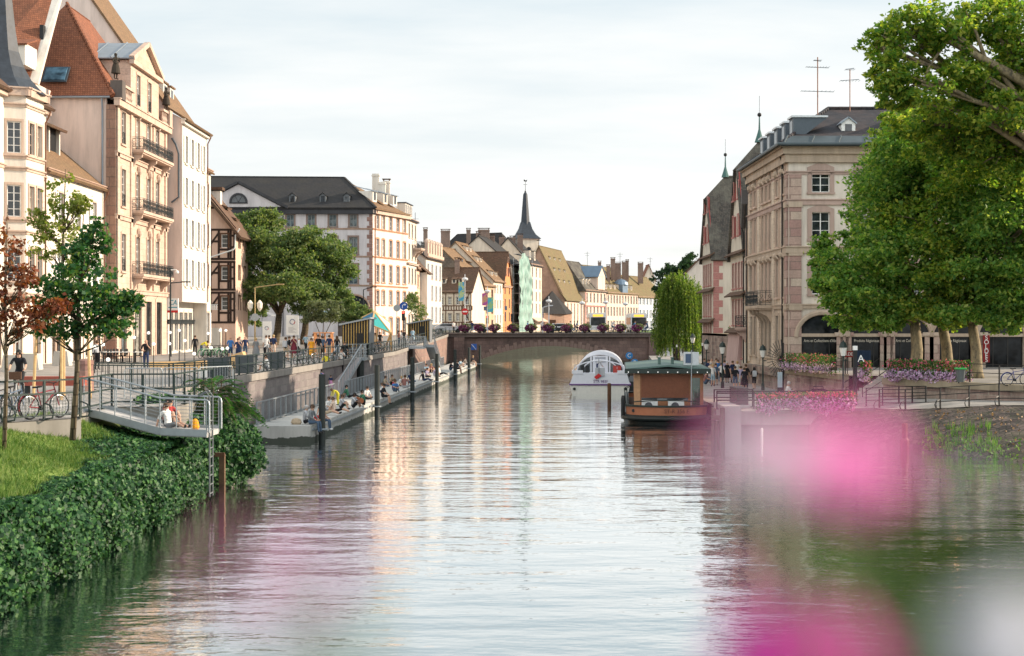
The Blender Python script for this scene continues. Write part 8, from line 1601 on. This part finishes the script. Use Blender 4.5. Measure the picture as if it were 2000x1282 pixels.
# ------------------------------------------------------------------ people
def pose_mesh(name, J):
 """one continuous skinned body; J gives joints, sides mirrored by s unless given as (left, right)"""
 order, rad, par = [], [], []
 def add(p, r, parent): order.append(p); rad.append(r); par.append(parent); return len(order) - 1
 pel = add(J['pel'], .135, -1); bel = add(J['bel'], .128, pel); che = add(J['che'], .15, bel); nec = add(J['nec'], .062, che); hea = add(J['hea'], .092, nec); top = add(J['top'], .078, hea)
 seg = [(pel, bel, 1), (bel, che, 1), (che, nec, 1), (nec, hea, 0), (hea, top, 0)]; hands = []
 for i, s in ((0, -1), (1, 1)):
  g = lambda k: J[k][i] if isinstance(J[k][0], tuple) else (J[k][0] * s, J[k][1], J[k][2])
  a = add(g('sho'), .066, che); b = add(g('elb'), .046, a); c = add(g('wri'), .031, b); d = add(g('han'), .036, c)
  seg += [(che, a, 1), (a, b, 1), (b, c, 2), (c, d, 0)]; hands.append((c, d, s))
  h = add(g('hip'), .102, pel); k = add(g('kne'), .064, h); n = add(g('ank'), .042, k); t = add(g('toe'), .042, n)
  seg += [(pel, h, 3), (h, k, 3), (k, n, 4), (n, t, 5)]
 me = bpy.data.meshes.new('tmp'); me.from_pydata(order, [(i, p) for i, p in enumerate(par) if p >= 0], []); o = bpy.data.objects.new('tmp', me); COL.objects.link(o)
 sk = o.modifiers.new('s', 'SKIN'); sk.use_smooth_shade = True
 for i, v in enumerate(me.skin_vertices[0].data): v.radius = (rad[i], rad[i] * (.82 if i < 3 else 1)); v.use_root = i == 0
 sb = o.modifiers.new('b', 'SUBSURF'); sb.levels = 1; sb.render_levels = 1
 dg = bpy.context.evaluated_depsgraph_get(); ev = o.evaluated_get(dg); m2 = bpy.data.meshes.new_from_object(ev); bpy.data.objects.remove(o)
 k = MB(); k.v = [tuple(v.co) for v in m2.vertices]; k.f = [tuple(p.vertices) for p in m2.polygons]; P = [Vector(p) for p in order]
 for f in k.f:
  c = sum((Vector(k.v[i]) for i in f), Vector()) / len(f); best, bt = 1e9, 0
  for a, b, t in seg:
   ab = P[b] - P[a]; u = max(0, min(1, (c - P[a]).dot(ab) / max(1e-9, ab.length_squared))); dd = (c - P[a] - ab * u).length / (rad[a] * (1 - u) + rad[b] * u)
   if dd < best: best, bt = dd, t
  k.m.append(bt)
 for c, d, s in hands:
  dr = (P[d] - P[c]).normalized(); sd = dr.orthogonal().normalized(); q = P[d] + dr * .02
  for j in range(4): k.tube([q + sd * (-.024 + .016 * j), q + sd * (-.028 + .018 * j) + dr * (.05 + .012 * (j in (1, 2))), q + sd * (-.028 + .018 * j) + dr * .07 + Vector((0, -.02, -.01))], [.009, .008, .006], 5, 0)
  k.tube([P[c].lerp(P[d], .6) + sd * .025, P[d] + sd * .055 + dr * .01, P[d] + sd * .05 + dr * .04], [.011, .009, .007], 5, 0)
 h = P[hea]; k.lathe([(.016, -.03), (.012, 0), (.004, .02)], (h.x, h.y - .098, h.z + .015), 6, 0)
 for s in (-1, 1): k.ball((h.x + s * .034, h.y - .085, h.z + .035), .012, 6, 6); k.ball((h.x + s * .092, h.y + .005, h.z + .01), .024, 6, 0)
 k.bar(h + Vector((-.025, -.092, -.045)), h + Vector((.025, -.092, -.045)), .008, .008, 7)
 me = bpy.data.meshes.new(name); me.from_pydata(k.v, [], k.f); dm = M('skin', (.50, .30, .21), .6, .05)
 for q in range(8): me.materials.append(dm)
 me.polygons.foreach_set('material_index', k.m); me.polygons.foreach_set('use_smooth', [True] * len(k.f)); me.update(); return me, Vector(h), (P[top] - P[hea]).normalized(), P[bel]
ST = dict(pel=(0, 0, .95), bel=(0, 0, 1.12), che=(0, .01, 1.31), nec=(0, .0, 1.48), hea=(0, -.015, 1.61), top=(0, -.01, 1.70), sho=(.175, 0, 1.42), elb=(.235, .03, 1.14), wri=(.24, -.06, .90), han=(.235, -.09, .82), hip=(.09, 0, .90), kne=(.10, -.02, .50), ank=(.10, .03, .09), toe=(.11, -.13, .045))
def v(**k): d = dict(ST); d.update(k); return d
SIT = v(pel=(0, .02, .13), bel=(0, .0, .31), che=(0, -.05, .49), nec=(0, -.08, .65), hea=(0, -.12, .78), top=(0, -.13, .87), sho=(.175, -.05, .60), elb=(.26, -.12, .36), wri=(.16, -.29, .25), han=(.12, -.35, .23), hip=(.09, -.02, .12), kne=(.32, -.30, .19), ank=((.06, -.36, .08), (-.06, -.30, .08)), toe=((.17, -.36, .06), (-.17, -.30, .06)))
def w(**k): d = dict(SIT); d.update(k); return d
POSES = dict(
 stand=ST, arm=v(elb=((-.25, -.02, 1.14), (.25, -.08, 1.18)), wri=((-.16, -.20, 1.05), (.12, -.22, 1.36)), han=((-.10, -.24, 1.06), (.07, -.2, 1.45))),
 walk=v(kne=((-.10, -.17, .52), (.10, .03, .50)), ank=((-.10, -.22, .10), (.10, .30, .16)), toe=((-.10, -.38, .06), (.10, .18, .05)), elb=((-.24, .12, 1.16), (.24, -.08, 1.16)), wri=((-.24, .02, .93), (.22, -.25, .98)), han=((-.23, -.02, .85), (.21, -.31, .93))),
 cross=SIT, edge=w(kne=(.11, -.42, .13), ank=(.11, -.47, -.30), toe=(.12, -.60, -.36)),
 lean=w(bel=(0, .06, .31), che=(0, .12, .48), nec=(0, .14, .65), hea=(0, .12, .78), top=(0, .12, .87), sho=(.175, .13, .60), elb=(.23, .27, .36), wri=(.25, .34, .08), han=(.25, .38, .03), kne=(.10, -.42, .24), ank=(.10, -.82, .09), toe=(.11, -.88, .20)),
 hug=w(kne=(.11, -.33, .50), ank=(.11, -.43, .09), toe=(.11, -.57, .05), elb=(.23, -.22, .42), wri=(.10, -.42, .36), han=(.04, -.45, .34)),
 bend=v(bel=(0, -.10, 1.08), che=(0, -.28, 1.16), nec=(0, -.44, 1.18), hea=(0, -.56, 1.20), top=(0, -.64, 1.23), sho=(.17, -.38, 1.18), elb=(.2, -.42, .92), wri=(.16, -.55, .74), han=(.14, -.6, .68)),
 ride=v(pel=(0, .22, .98), bel=(0, .14, 1.12), che=(0, .04, 1.29), nec=(0, -.02, 1.45), hea=(0, -.06, 1.58), top=(0, -.06, 1.67), sho=(.17, .0, 1.40), elb=(.26, -.14, 1.18), wri=(.26, -.33, 1.04), han=(.25, -.38, 1.03), hip=(.09, .2, .92), kne=((-.11, -.18, .80), (.11, -.14, .62)), ank=((-.11, .0, .42), (.11, .10, .24)), toe=((-.11, -.14, .38), (.11, -.04, .18))))
BODY = {k: pose_mesh('person_' + k, j) for k, j in POSES.items()}
def hairmesh(long):
 k = MB(); k.lathe([(.055, -.07), (.098, -.02), (.108, .03), (.095, .09), (.05, .13), (.001, .14)], (0, .022, 0), 12, 0, .95, 1.0)
 if long: k.ext([(-.10, .02, .05), (.10, .02, .05), (.13, .06, -.28), (-.13, .06, -.28)], (0, .07, 0))
 return meshof(k, 'hair', M('hair_brown', (.05, .028, .016), .6))
HAIR = {0: hairmesh(False), 1: hairmesh(True)}
k = MB(); k.lathe([(.30, -.62), (.24, -.2), (.165, .02), (.15, .12)], (0, 0, 1.04), 14); SKIRT = meshof(k, 'skirt', WHITE)
k = MB(); k.ext([(-.15, .12, 1.02), (.15, .12, 1.02), (.15, .12, 1.42), (.08, .12, 1.48), (-.08, .12, 1.48), (-.15, .12, 1.42)], (0, .17, 0)); k.box(-.11, .11, .29, .34, 1.06, 1.24); PACK = meshof(k, 'backpack', WHITE)
CL = dict(k=(.012, .013, .016), n=(.02, .035, .09), b=(.05, .17, .42), w=(.66, .65, .63), g=(.18, .19, .20), l=(.42, .43, .45), y=(.72, .62, .05), r=(.36, .04, .04), m=(.14, .02, .035), o=(.68, .30, .02), p=(.55, .25, .42), t=(.42, .33, .23), e=(.05, .17, .10), c=(.30, .42, .50), d=(.07, .11, .17), s=(.50, .30, .21), v=(.34, .30, .42), f=(.62, .48, .38), h=(.28, .13, .11))
HC = dict(k=(.015, .012, .01), b=(.07, .038, .02), y=(.40, .27, .12), g=(.45, .43, .41), s=(.50, .30, .21))
cm = lambda c: M('cloth_' + c, CL[c], .85, .1, 9); SHOE = dict(k=M('shoe_dark', (.02, .02, .02), .6), w=M('shoe_white', (.6, .6, .58), .6))
EYE = M('eye', (.02, .015, .012), .3, 0); LIP = M('lip', (.32, .12, .1), .5, 0); SKD = M('skin_deep', (.16, .085, .055), .6, .05)
def person(label, loc, pose, rz, top, bot, fl='', sc=1.0, hair='b', group=None):
 """fl: l long sleeves, T trousers, d dress, h long hair, n bald, v sleeveless, q backpack, D deep skin, W white shoes"""
 o = thing('person', label, 'person', loc, 0, group); me, hd, up, bl = BODY[pose]; sk = SKD if 'D' in fl else MC['skin']
 ms = [sk, cm(top), cm(top) if 'l' in fl else sk, cm(bot), cm(bot) if 'T' in fl else sk, SHOE['w' if 'W' in fl else 'k'], EYE, LIP]
 b = inst('body', me, o)
 for i, q in enumerate(ms): s_ = b.material_slots[i]; s_.link = 'OBJECT'; s_.material = q
 def part(nm, mesh, mat, m4): c = inst(nm, mesh, o, m4); c.material_slots[0].link = 'OBJECT'; c.material_slots[0].material = mat; return c
 if 'n' not in fl: part('hair', HAIR[1 if 'h' in fl else 0], M('hair_' + hair, HC[hair], .6), Matrix.Translation(hd))
 if 'd' in fl: part('skirt', SKIRT, cm(bot), None)
 if 'q' in fl: part('backpack', PACK, cm('b' if top == 'p' else 'k' if top != 'k' else 'l'), Matrix.Translation(bl - Vector((0, 0, 1.12))))
 o.rotation_euler.z = R(rz); o.scale = (sc,) * 3; return o
ZP = 3.16
def row(items, group, zf, xf=None):
 for it in items:
  lab, px, d, pose, rz, top, bot = it[:7]; fl = it[7] if len(it) > 7 else ''; sc = it[8] if len(it) > 8 else 1.0; hr = it[9] if len(it) > 9 else 'b'
  x = X(px, d) if xf is None else xf(px, d); person('person ' + lab, (x, d, zf(d)), pose, rz, top, bot, fl, sc, hr, group)
zp = lambda d: float(np.interp(d, [0, 136, 172, 205], [3.16, 3.21, 3.82, 4.47]))
row([('in black polo and jeans talking on a phone in front of the mansion', 285, 84, 'arm', 10, 'k', 'n', 'Tn', 1.02), ('all in black standing with arms down beside the bank arcade', 381, 118, 'stand', 200, 'k', 'k', 'lT'), ('in black with a delivery cube seen from behind near the cafe tables', 190, 82, 'stand', 170, 'k', 'k', 'qlT'), ('in yellow safety vest behind the green shared bicycles', 393, 116, 'bend', 90, 'y', 'd', 'T'),
  ('in blue shirt with dark strap and dark shorts, leftmost of the standing group', 450, 106, 'stand', 20, 'b', 'n', 'n'), ('in pale pink shirt behind the one in blue', 468, 112, 'stand', 0, 'f', 'd', 'Tn'), ('in navy t-shirt with crossed hands in the middle of the standing group', 465, 98, 'arm', 0, 'n', 'n', 'T', .98), ('in dark navy polo and blue shorts, right of the standing group', 479, 110, 'stand', 20, 'n', 'd', 'n'), ('with fair bun in a long grey jumpsuit seen from behind', 500, 104, 'stand', 170, 'g', 'g', 'Td', .96, 'y'), ('in white t-shirt leaning over a grey pushchair', 517, 108, 'bend', 80, 'w', 'k', '', .95), ('in navy t-shirt and pink shorts seen from behind left of the poster board', 534, 116, 'stand', 180, 'n', 'f', 'W', 1.04, 'y'), ('in black waiting just left of the navy and pink one', 526, 120, 'stand', 150, 'k', 'k', 'T'), ('in white top standing behind the pushchair', 520, 118, 'stand', 200, 'w', 'g', 'T'), ('with dark hair in white top crouching low behind the railing', 523, 80, 'hug', -80, 'w', 'g', 'l', 1.05, 'k'),
  ('in black with a black rucksack walking away in front of the poster board', 558, 102, 'walk', 170, 'k', 't', 'q'), ('with red cap walking behind the one with rucksack', 565, 108, 'walk', 100, 'k', 'w', ''), ('in a dark wine red dress with hand at the mouth', 574, 108, 'arm', -20, 'm', 'm', 'd', 1.04), ('with grey hair in a white shirt carrying a black bag', 584, 108, 'stand', 100, 'w', 'k', 'lT', .98, 'g'), ('in turquoise shirt and black trousers walking far behind by the tree', 597, 134, 'walk', 30, 'c', 'k', 'T'), ('in white and black walking under the olive tree', 612, 136, 'walk', 60, 'w', 'k', 'T'), ('in a bright orange yellow dress near the railing', 608, 104, 'stand', 10, 'o', 'o', 'dh', .95), ('in black t-shirt and beige shorts, broad, facing the gangway', 622, 106, 'stand', 40, 'k', 't', '', 1.08), ('in dark blue shirt seen from behind at the top of the gangway', 643, 113, 'stand', 180, 'n', 't', 'T', 1.04), ('with long dark hair and black top beside the gangway head', 658, 114, 'stand', 200, 'k', 'd', 'Th'), ('in grey behind the one in black t-shirt', 630, 112, 'stand', 170, 'd', 'k', 'T'),
  ('in orange top sitting at a table under the teal canopy', 740, 136, 'cross', 30, 'o', 'd', '', 1.2), ('in white t-shirt standing under the teal canopy', 733, 140, 'stand', 10, 'w', 'd', 'T'), ('in black standing under the teal canopy', 742, 144, 'stand', 0, 'k', 'k', 'T'), ('in grey brown top leaning on the far landing rail', 779, 151, 'stand', 120, 'h', 'd', 'T'), ('in white top at the far landing', 784, 153, 'stand', 100, 'w', 'l', 'T'), ('in black t-shirt with white print at the far landing', 789, 156, 'stand', -20, 'k', 'k', 'T'), ('in pale blue dress in front of the smaller kiosk', 806, 163, 'stand', 200, 'c', 'c', 'd')], 'people on the left promenade', zp)
person('person with long dark hair in black v-neck dress riding a bicycle with a basket', (X(37, 49), 49, 3.24), 'ride', 8, 'k', 'k', 'hT', 1.0, 'k')
bicycle('white bicycle with brown front basket ridden by the one in the black dress', (X(37, 49), 49, 3.16), R(-82), (.5, .5, .48), True, None)
gz = lambda d: lerp(.95, 3.2, (d - 95) / 17.0)
row([('in yellow polo and grey shorts walking down the gangway', 637, 103, 'walk', 30, 'y', 'g', 'n', 1.05), ('in grey top with white tote bag going up the gangway', 654, 104, 'walk', 175, 'g', 'f', 'T', .98, 'k'), ('in white printed t-shirt with raised hand on the gangway', 667, 105, 'arm', 10, 'w', 'k', 'T', 1.02), ('with long wavy hair in black at the gangway head', 673, 109, 'stand', 10, 'k', 'k', 'Th', 1.0), ('small, in pink skirt and dark top on the gangway', 646, 97.5, 'stand', 20, 'n', 'p', 'd', .62), ('in pink top with a blue rucksack at the foot of the gangway', 627, 96.2, 'walk', 175, 'p', 'k', 'qT', .98, 'k')], 'people on the gangway', gz)
row([('in grey shirt lying back on elbows behind the near pile', -.55, 71.5, 'cross', 100, 'l', 'k', 'lT', 1.05, 'g'), ('in grey long sleeved top sitting at the pontoon edge beside the nearest pile', -.15, 71.0, 'edge', 70, 'g', 'd', 'lT', 1.12), ('in blue jeans with feet over the water, right of the nearest pile', .1, 72.6, 'edge', 80, 'r', 'd', 'TW'),
  ('in black t-shirt with beige shorts and legs stretched, nearest of the guitar group', -.75, 78.5, 'lean', 80, 'k', 't', '', 1.05, 'k'), ('in beige top sitting bare legged beside the one in black t-shirt', -.5, 80.5, 'lean', 85, 'f', 'k', 'W', 1.0), ('with pale top at the back of the guitar group', -1.2, 82, 'cross', 60, 'w', 'l', '', .95), ('in grey cap looking down in the guitar group', -.7, 83.5, 'hug', 85, 'l', 'k', ''), ('in black and white striped t-shirt with one leg over the edge', -.15, 84.6, 'hug', 80, 'l', 'k', 'DW', 1.05, 'k'), ('in green t-shirt playing a guitar against the second pile', .02, 87.8, 'hug', -60, 'e', 'k', '', 1.08, 'k'), ('in yellow jacket bending over a green bag behind the guitar group', -1.6, 88, 'bend', -60, 'y', 'y', 'lT', .8),
  ('with dark hair in white top sitting cross legged after the second pile', -.8, 94.5, 'cross', 50, 'w', 'k', 'T', 1.0, 'k'), ('in dark green top leaning against the railing', -2.3, 96.5, 'lean', 85, 'e', 'k', 'T', 1.0, 'k'), ('in black t-shirt with white logo dangling bare legs over the edge', -.05, 97, 'edge', 75, 'k', 'k', '', 1.08, 'k'), ('in white tank top leaning forward with tanned arms', -.3, 99.5, 'hug', -90, 'w', 'n', '', 1.05), ('in blue top kneeling just before the third pile', -.3, 105.5, 'hug', 30, 'b', 'd', 'T'), ('in red top hugging the knees just after the third pile', -.7, 108, 'cross', 60, 'r', 'd', 'T', 1.0), ('in plum t-shirt seen from behind in the middle of the pontoon', -.35, 112, 'cross', 160, 'h', 'l', '', 1.15), ('with fair hair and white top behind the plum t-shirt', -1.0, 115, 'cross', 40, 'w', 'k', '', .95, 'y'), ('in camouflage brown top near the railing', -2.2, 114, 'cross', 70, 't', 'd', 'T'), ('in tan top sitting by the railing', -2.0, 117, 'hug', 30, 't', 'k', 'T', 1.0), ('in dark blue t-shirt sitting upright, tallest of the middle group', -.9, 121, 'cross', 20, 'n', 'd', 'T', 1.15, 'k'), ('in black with legs stretched before the fourth pile', -.3, 126, 'lean', 60, 'k', 'n', 'T', 1.0, 'k'),
  ('in lilac shirt just after the fourth pile', -.9, 134, 'cross', 60, 'v', 'k', 'T', 1.05, 'k'), ('in pale violet t-shirt sitting on a dark blanket', -.35, 136, 'hug', 70, 'v', 'l', '', 1.1), ('in white shirt with legs stretched after the fourth pile', -.3, 141, 'lean', 60, 'w', 'k', 'T', 1.05), ('in green top near the far railing', -2.2, 146, 'hug', 30, 'c', 'k', '', 1.1), ('in orange brown top near the far railing', -1.8, 147, 'hug', 30, 'h', 'k', 'h', 1.1, 'y'), ('in black just after the fifth pile', -.4, 154, 'hug', 70, 'k', 'd', 'T', 1.15, 'k'), ('in black jacket with bare legs over the edge past the fifth pile', -.05, 158, 'edge', 70, 'k', 'k', 'l', 1.15), ('in dark blue sitting between the fifth and sixth piles', -.6, 163, 'hug', 60, 'n', 'd', 'T', 1.1), ('in pale blue shirt bending beside the sixth pile', -.4, 167, 'hug', 60, 'c', 'f', 'l', 1.1), ('in striped pink sitting past the sixth pile', -.3, 176, 'lean', 70, 'f', 'k', '', 1.1), ('with fair hair and black top, last on the pontoon', -.1, 183, 'edge', 75, 'k', 'f', '', 1.15, 'y')], 'people sitting on the pontoon', lambda d: .82, lambda off, d: PE(d).x + off)
gt = thing('guitar', 'brown acoustic guitar held by the one in the green t-shirt', 'guitar', (PE(87.4).x - .2, 87.4, 1.2)); k = MB(); c = Vector((PE(87.4).x - .2, 87.35, 1.2)); k.tube([c + Vector((.12, 0, -.06)), c + Vector((.12, .09, -.06))], .17, 14); k.tube([c + Vector((-.1, 0, .05)), c + Vector((-.1, .09, .05))], .13, 14); k.build('guitar_body', M('guitar_wood', (.3, .10, .04), .35), gt); k = MB(); k.bar(c + Vector((-.1, -.01, .06)), c + Vector((-.62, -.01, .34)), .05, .03); k.build('neck', BLACK, gt)
for off, d, col, l in ((-.2, 73.4, 'r', 'red rucksack lying by the nearest pile on the pontoon'), (-.9, 71.2, 't', 'tan bag behind the one lying back at the pontoon end'), (-1.2, 87.2, 'e', 'green bag behind the guitar group')): k = MB(); x = PE(d).x + off; k.lathe([(.16, 0), (.22, .1), (.17, .26), (.05, .32)], (x, d, .82), 9, 0, 1.3, .8); tag(k.build('bag', cm(col), None, (x, d, .82)), l, 'bag')
person('person in coral red top sitting on the ramp with head bent over the other', (X(322, 44.6), 44.9, 2.56), 'hug', 60, 'r', 'k', '', 1.05, 'k'); person('person in white top with brown hair, back to the river, on the ramp', (X(330, 44.2), 44.2, 2.56), 'lean', 60, 'w', 'g', '', .9, 'b')
k = MB(); x = X(381, 44.3); k.lathe([(.1, 0), (.14, .1), (.1, .3), (.03, .36)], (x, 44.3, 2.52), 9); tag(k.build('bag', cm('o'), None, (x, 44.3, 2.52)), 'small orange bag at the end of the steel ramp', 'bag')
row([('in dark blue leaning on the bridge railing at its left end', 922, 206, 'stand', 170, 'n', 'd', 'T'), ('in white shirt at the bridge corner', 886, 208, 'stand', 40, 'w', 'k', 'T'), ('in blue t-shirt walking in front of the church annex', 1031, 208, 'walk', 100, 'b', 'k', 'T'), ('in black walking behind the one in blue t-shirt', 1044, 209, 'walk', 100, 'k', 'k', 'T'), ('in white shirt and dark trousers by the bent lamp post', 1057, 207, 'stand', 90, 'w', 'n', 'T'), ('in white shirt above the fourth gap of flower baskets', 1114, 208, 'walk', -90, 'w', 'n', 'T'), ('in dark top with grey legs in the middle of the bridge', 1122, 207, 'walk', 90, 'k', 'g', 'T'), ('in pale blue top cycling in front of the left bus', 1127, 207.5, 'ride', 90, 'c', 'n', 'T'), ('in grey shirt and helmet cycling towards the right bus', 1198, 206.5, 'ride', 100, 'l', 'd', 'Tn', 1.1), ('in blue on a bicycle near the willow', 1240, 206.5, 'ride', 90, 'b', 'k', 'T'), ('in black riding the motor scooter', 1085, 206.6, 'ride', -90, 'k', 'k', 'lTn', .9), ('in dark clothes on the last bicycle beside the willow', 1263, 206.8, 'ride', -90, 'n', 'n', 'T')], 'people on the bridge', lambda d: 4.63)
for px, l, c in ((1127, 'bicycle ridden in front of the left bus', (.1, .1, .1)), (1198, 'bicycle with violet bag ridden towards the right bus', (.2, .1, .3)), (1240, 'bicycle with silver wheels ridden near the willow', (.3, .3, .32)), (1263, 'blue bicycle ridden beside the willow', (.03, .1, .3))): bicycle(l, (X(px, 206.6) + .1, 206.6, 4.63), R(0 if px != 1263 else 180), c, False, 'bicycles ridden on the bridge')
rq = lambda d: .86
row([('in dark t-shirt and blue shorts seen from behind in front of the crowd', 1436, 108, 'stand', 175, 'k', 'd', '', 1.05), ('in lilac shirt and pale shorts seen from behind', 1447, 110, 'stand', 185, 'v', 'l', '', 1.02), ('in black skirt holding a cream jacket', 1454, 107, 'stand', 170, 'k', 'k', 'd', 1.0), ('in black shirt rightmost of the front four', 1457, 111, 'stand', 180, 'k', 'k', 'T', 1.08), ('with black hair and white rucksack walking by the wall', 1473, 108, 'walk', 180, 'k', 'k', 'qh', 1.0, 'k'), ('in navy shirt with hands on hips', 1431, 120, 'stand', 30, 'n', 'k', 'T', 1.1), ('in white shirt behind the navy one', 1440, 121, 'stand', 180, 'w', 'l', 'T', 1.08, 'y'), ('in black dress with crossed bag', 1420, 121, 'stand', 20, 'k', 'k', 'd', 1.05, 'g'), ('in white top and black shorts by the crowd lantern', 1409, 119, 'walk', 10, 'w', 'k', '', 1.02), ('in white tank top at the left of the crowd', 1392, 114, 'stand', 10, 'w', 'c', '', 1.02, 'y'), ('in dark grey tank top beside the white tank top', 1398, 116, 'stand', 10, 'd', 'k', '', 1.04), ('in bright blue shirt deep in the crowd', 1402, 124, 'stand', 10, 'b', 'd', 'T', 1.1), ('in pale pink top with sunglasses', 1388, 121, 'stand', 0, 'f', 'l', 'T', 1.0, 'g'), ('in navy deep in the crowd behind the pink top', 1384, 126, 'stand', 0, 'n', 'k', 'T', 1.08), ('bald in cream shirt at the back of the crowd', 1390, 130, 'stand', 0, 'f', 't', 'Tn', 1.1), ('in red t-shirt seated low by the quay rail', 1377, 117, 'hug', 60, 'h', 'd', 'T', 1.3), ('in navy shirt leaning on the quay rail', 1370, 120, 'stand', 60, 'n', 'n', 'T', .98), ('in grey shirt at the left edge of the crowd', 1376, 129, 'stand', 40, 'g', 'k', 'T', 1.1), ('in beige jacket between two dark ones at the back', 1399, 131, 'stand', 0, 't', 'k', 'lT', 1.08), ('in violet top half hidden behind the black dress', 1415, 126, 'stand', 170, 'v', 'k', 'T', 1.05), ('in striped shirt resting under the willow', 1340, 146, 'bend', 60, 'w', 'n', 'l', 1.0), ('with white hair sitting against the curved terrace wall', 1537, 96, 'hug', 70, 'w', 'k', 'l', 1.25, 'g')], 'crowd on the lower quay', rq)
person('person in white shirt standing inside the stern of the tour boat', (X(1166, 121), 121, 1.75), 'bend', 100, 'l', 'n', 'l', .8, 'g')
SM = plaster('statue_stone', (.06, .05, .04), .3)
for px, d, z, l in ((221, 110.9, 24.95, 'dark weathered statue with raised helmet on the near corner of the mansion cornice'), (308, 126.9, 24.95, 'dark weathered statue on the far corner of the mansion cornice')):
 o = thing('statue', l, 'statue', (-30.9 if px > 250 else -30.95, d + .2, z), 0, 'statues on the mansion cornice'); b = inst('figure', BODY['arm'][0], o)
 for i in range(8): b.material_slots[i].link = 'OBJECT'; b.material_slots[i].material = SM
 c = inst('drapery', SKIRT, o); c.material_slots[0].link = 'OBJECT'; c.material_slots[0].material = SM
 c = inst('helmet', HAIR[0], o, Matrix.Translation(BODY['arm'][1])); c.material_slots[0].link = 'OBJECT'; c.material_slots[0].material = SM
 o.rotation_euler.z = R(60); o.scale = (1.2, 1.2, 1.2)
# ------------------------------------------------------------------ flowers on the parapet right in front of the lens (real petunias, far out of focus)
def petal_mat(nm, col):
 m, nt, b = newmat(nm); b.inputs['Base Color'].default_value = rgb(col); b.inputs['Roughness'].default_value = .6
 t = N(nt, 'ShaderNodeBsdfTranslucent'); t.inputs[0].default_value = rgb(col); mx = N(nt, 'ShaderNodeMixShader'); mx.inputs[0].default_value = .45
 nt.links.new(b.outputs[0], mx.inputs[1]); nt.links.new(t.outputs[0], mx.inputs[2]); nt.links.new(mx.outputs[0], nt.nodes['Material Output'].inputs[0]); MC[nm] = m; return m
PM = {'pink': petal_mat('petunia_pink', (.90, .28, .60)), 'magenta': petal_mat('petunia_magenta', (.66, .05, .42)), 'white': petal_mat('petunia_white', (.55, .56, .62)), 'lilac': petal_mat('petunia_lilac', (.72, .40, .66))}
GRN = petal_mat('petunia_leaf', (.09, .17, .03));
def petunia(label, px, py, d, flowers, leaves_, down=.28):
 """flowers: (dx, dy in photo pixels, radius m, colour, depth offset)"""
 c = W(px, py, d); base = Vector((c.x, d, c.z - down)); o = thing('petunia', label, 'flower', tuple(base), 0, 'petunias on the near parapet'); st = MB()
 for dx, dy, r, col, dd in flowers:
  p = c + Vector((dx / F * d, dd, -dy / F * d)); k = MB(); ax = (Vector((0, 0, CZ)) - p + Vector((RNG.normal(0, .15), 0, .12))).normalized(); u = ax.orthogonal().normalized(); v_ = ax.cross(u)
  vs = [p - ax * r * .9]; n = 30
  for f, h in ((.18, -.5), (.6, -.05), (1, .02)):
   for i in range(n): t = 2 * math.pi * i / n; q = r * f * (1 + (.10 * math.cos(5 * t) if f == 1 else 0)); vs.append(p + (u * math.cos(t) + v_ * math.sin(t)) * q + ax * r * (h + (.05 * math.sin(10 * t) if f == 1 else 0)))
  fs = [(0, 1 + i, 1 + (i + 1) % n) for i in range(n)] + [(1 + j * n + i, 1 + j * n + n + i, 1 + j * n + n + (i + 1) % n, 1 + j * n + (i + 1) % n) for j in range(2) for i in range(n)]
  k.add(vs, fs); k.build('blossom', PM[col], o, smooth=True); st.tube([base, base.lerp(p, .6) + Vector((.01, 0, .02)), p - ax * r], [.0022, .0018, .0012], 5)
 st.build('stem', GRN, o)
 for dx, dy, L, dd in leaves_:
  p = c + Vector((dx / F * d, dd, -dy / F * d)); k = MB(); a = Vector((RNG.normal(), RNG.normal() * .4, .6)).normalized() * L; b = a.cross(Vector((0, 1, .3))).normalized() * L * .32; k.add([p, p + a * .4 + b, p + a, p + a * .4 - b], [(0, 1, 2, 3)]); k.build('leaf', GRN, o)
 return o
petunia('large blurred pink petunia cluster over the right bank of the water', 1650, 945, .34, [(-110, -25, .0095, 'white', .03), (-20, -30, .0085, 'pink', .05), (55, -45, .0095, 'pink', .02), (130, 35, .0100, 'magenta', .05), (-175, -50, .0060, 'pink', .04), (185, 10, .0055, 'pink', .04), (10, 40, .0050, 'lilac', .05)], [(-40, 170, .009, 0)], .2)
petunia('blurred deep magenta petunia at the bottom edge, left of the white one', 1535, 1310, .42, [(0, 0, .020, 'magenta', 0), (120, 15, .018, 'magenta', .02), (-70, -150, .005, 'pink', .02)], [(40, -190, .010, 0)], .2)
petunia('blurred white lilac petunia in the bottom right corner', 1985, 1255, .36, [(0, 0, .0165, 'white', 0), (60, 70, .014, 'white', .02), (-50, -280, .0045, 'white', .02)], [(-190, 60, .010, 0)], .2)
petunia('faint blurred pink petunias low on the left over the water', 560, 1130, .27, [(-110, -10, .0052, 'pink', 0), (-10, 40, .0052, 'lilac', .01), (90, -60, .0045, 'lilac', .02), (20, 20, .0035, 'pink', .03)], [(-60, 140, .008, 0)], .16)
tag(MB().box(-3, 3, .16, .75, CZ - .62, CZ - .38).build('parapet_planter', TERC, None, (0, .4, CZ - .62)), 'planter on the near bridge parapet holding the blurred petunias', 'planter')
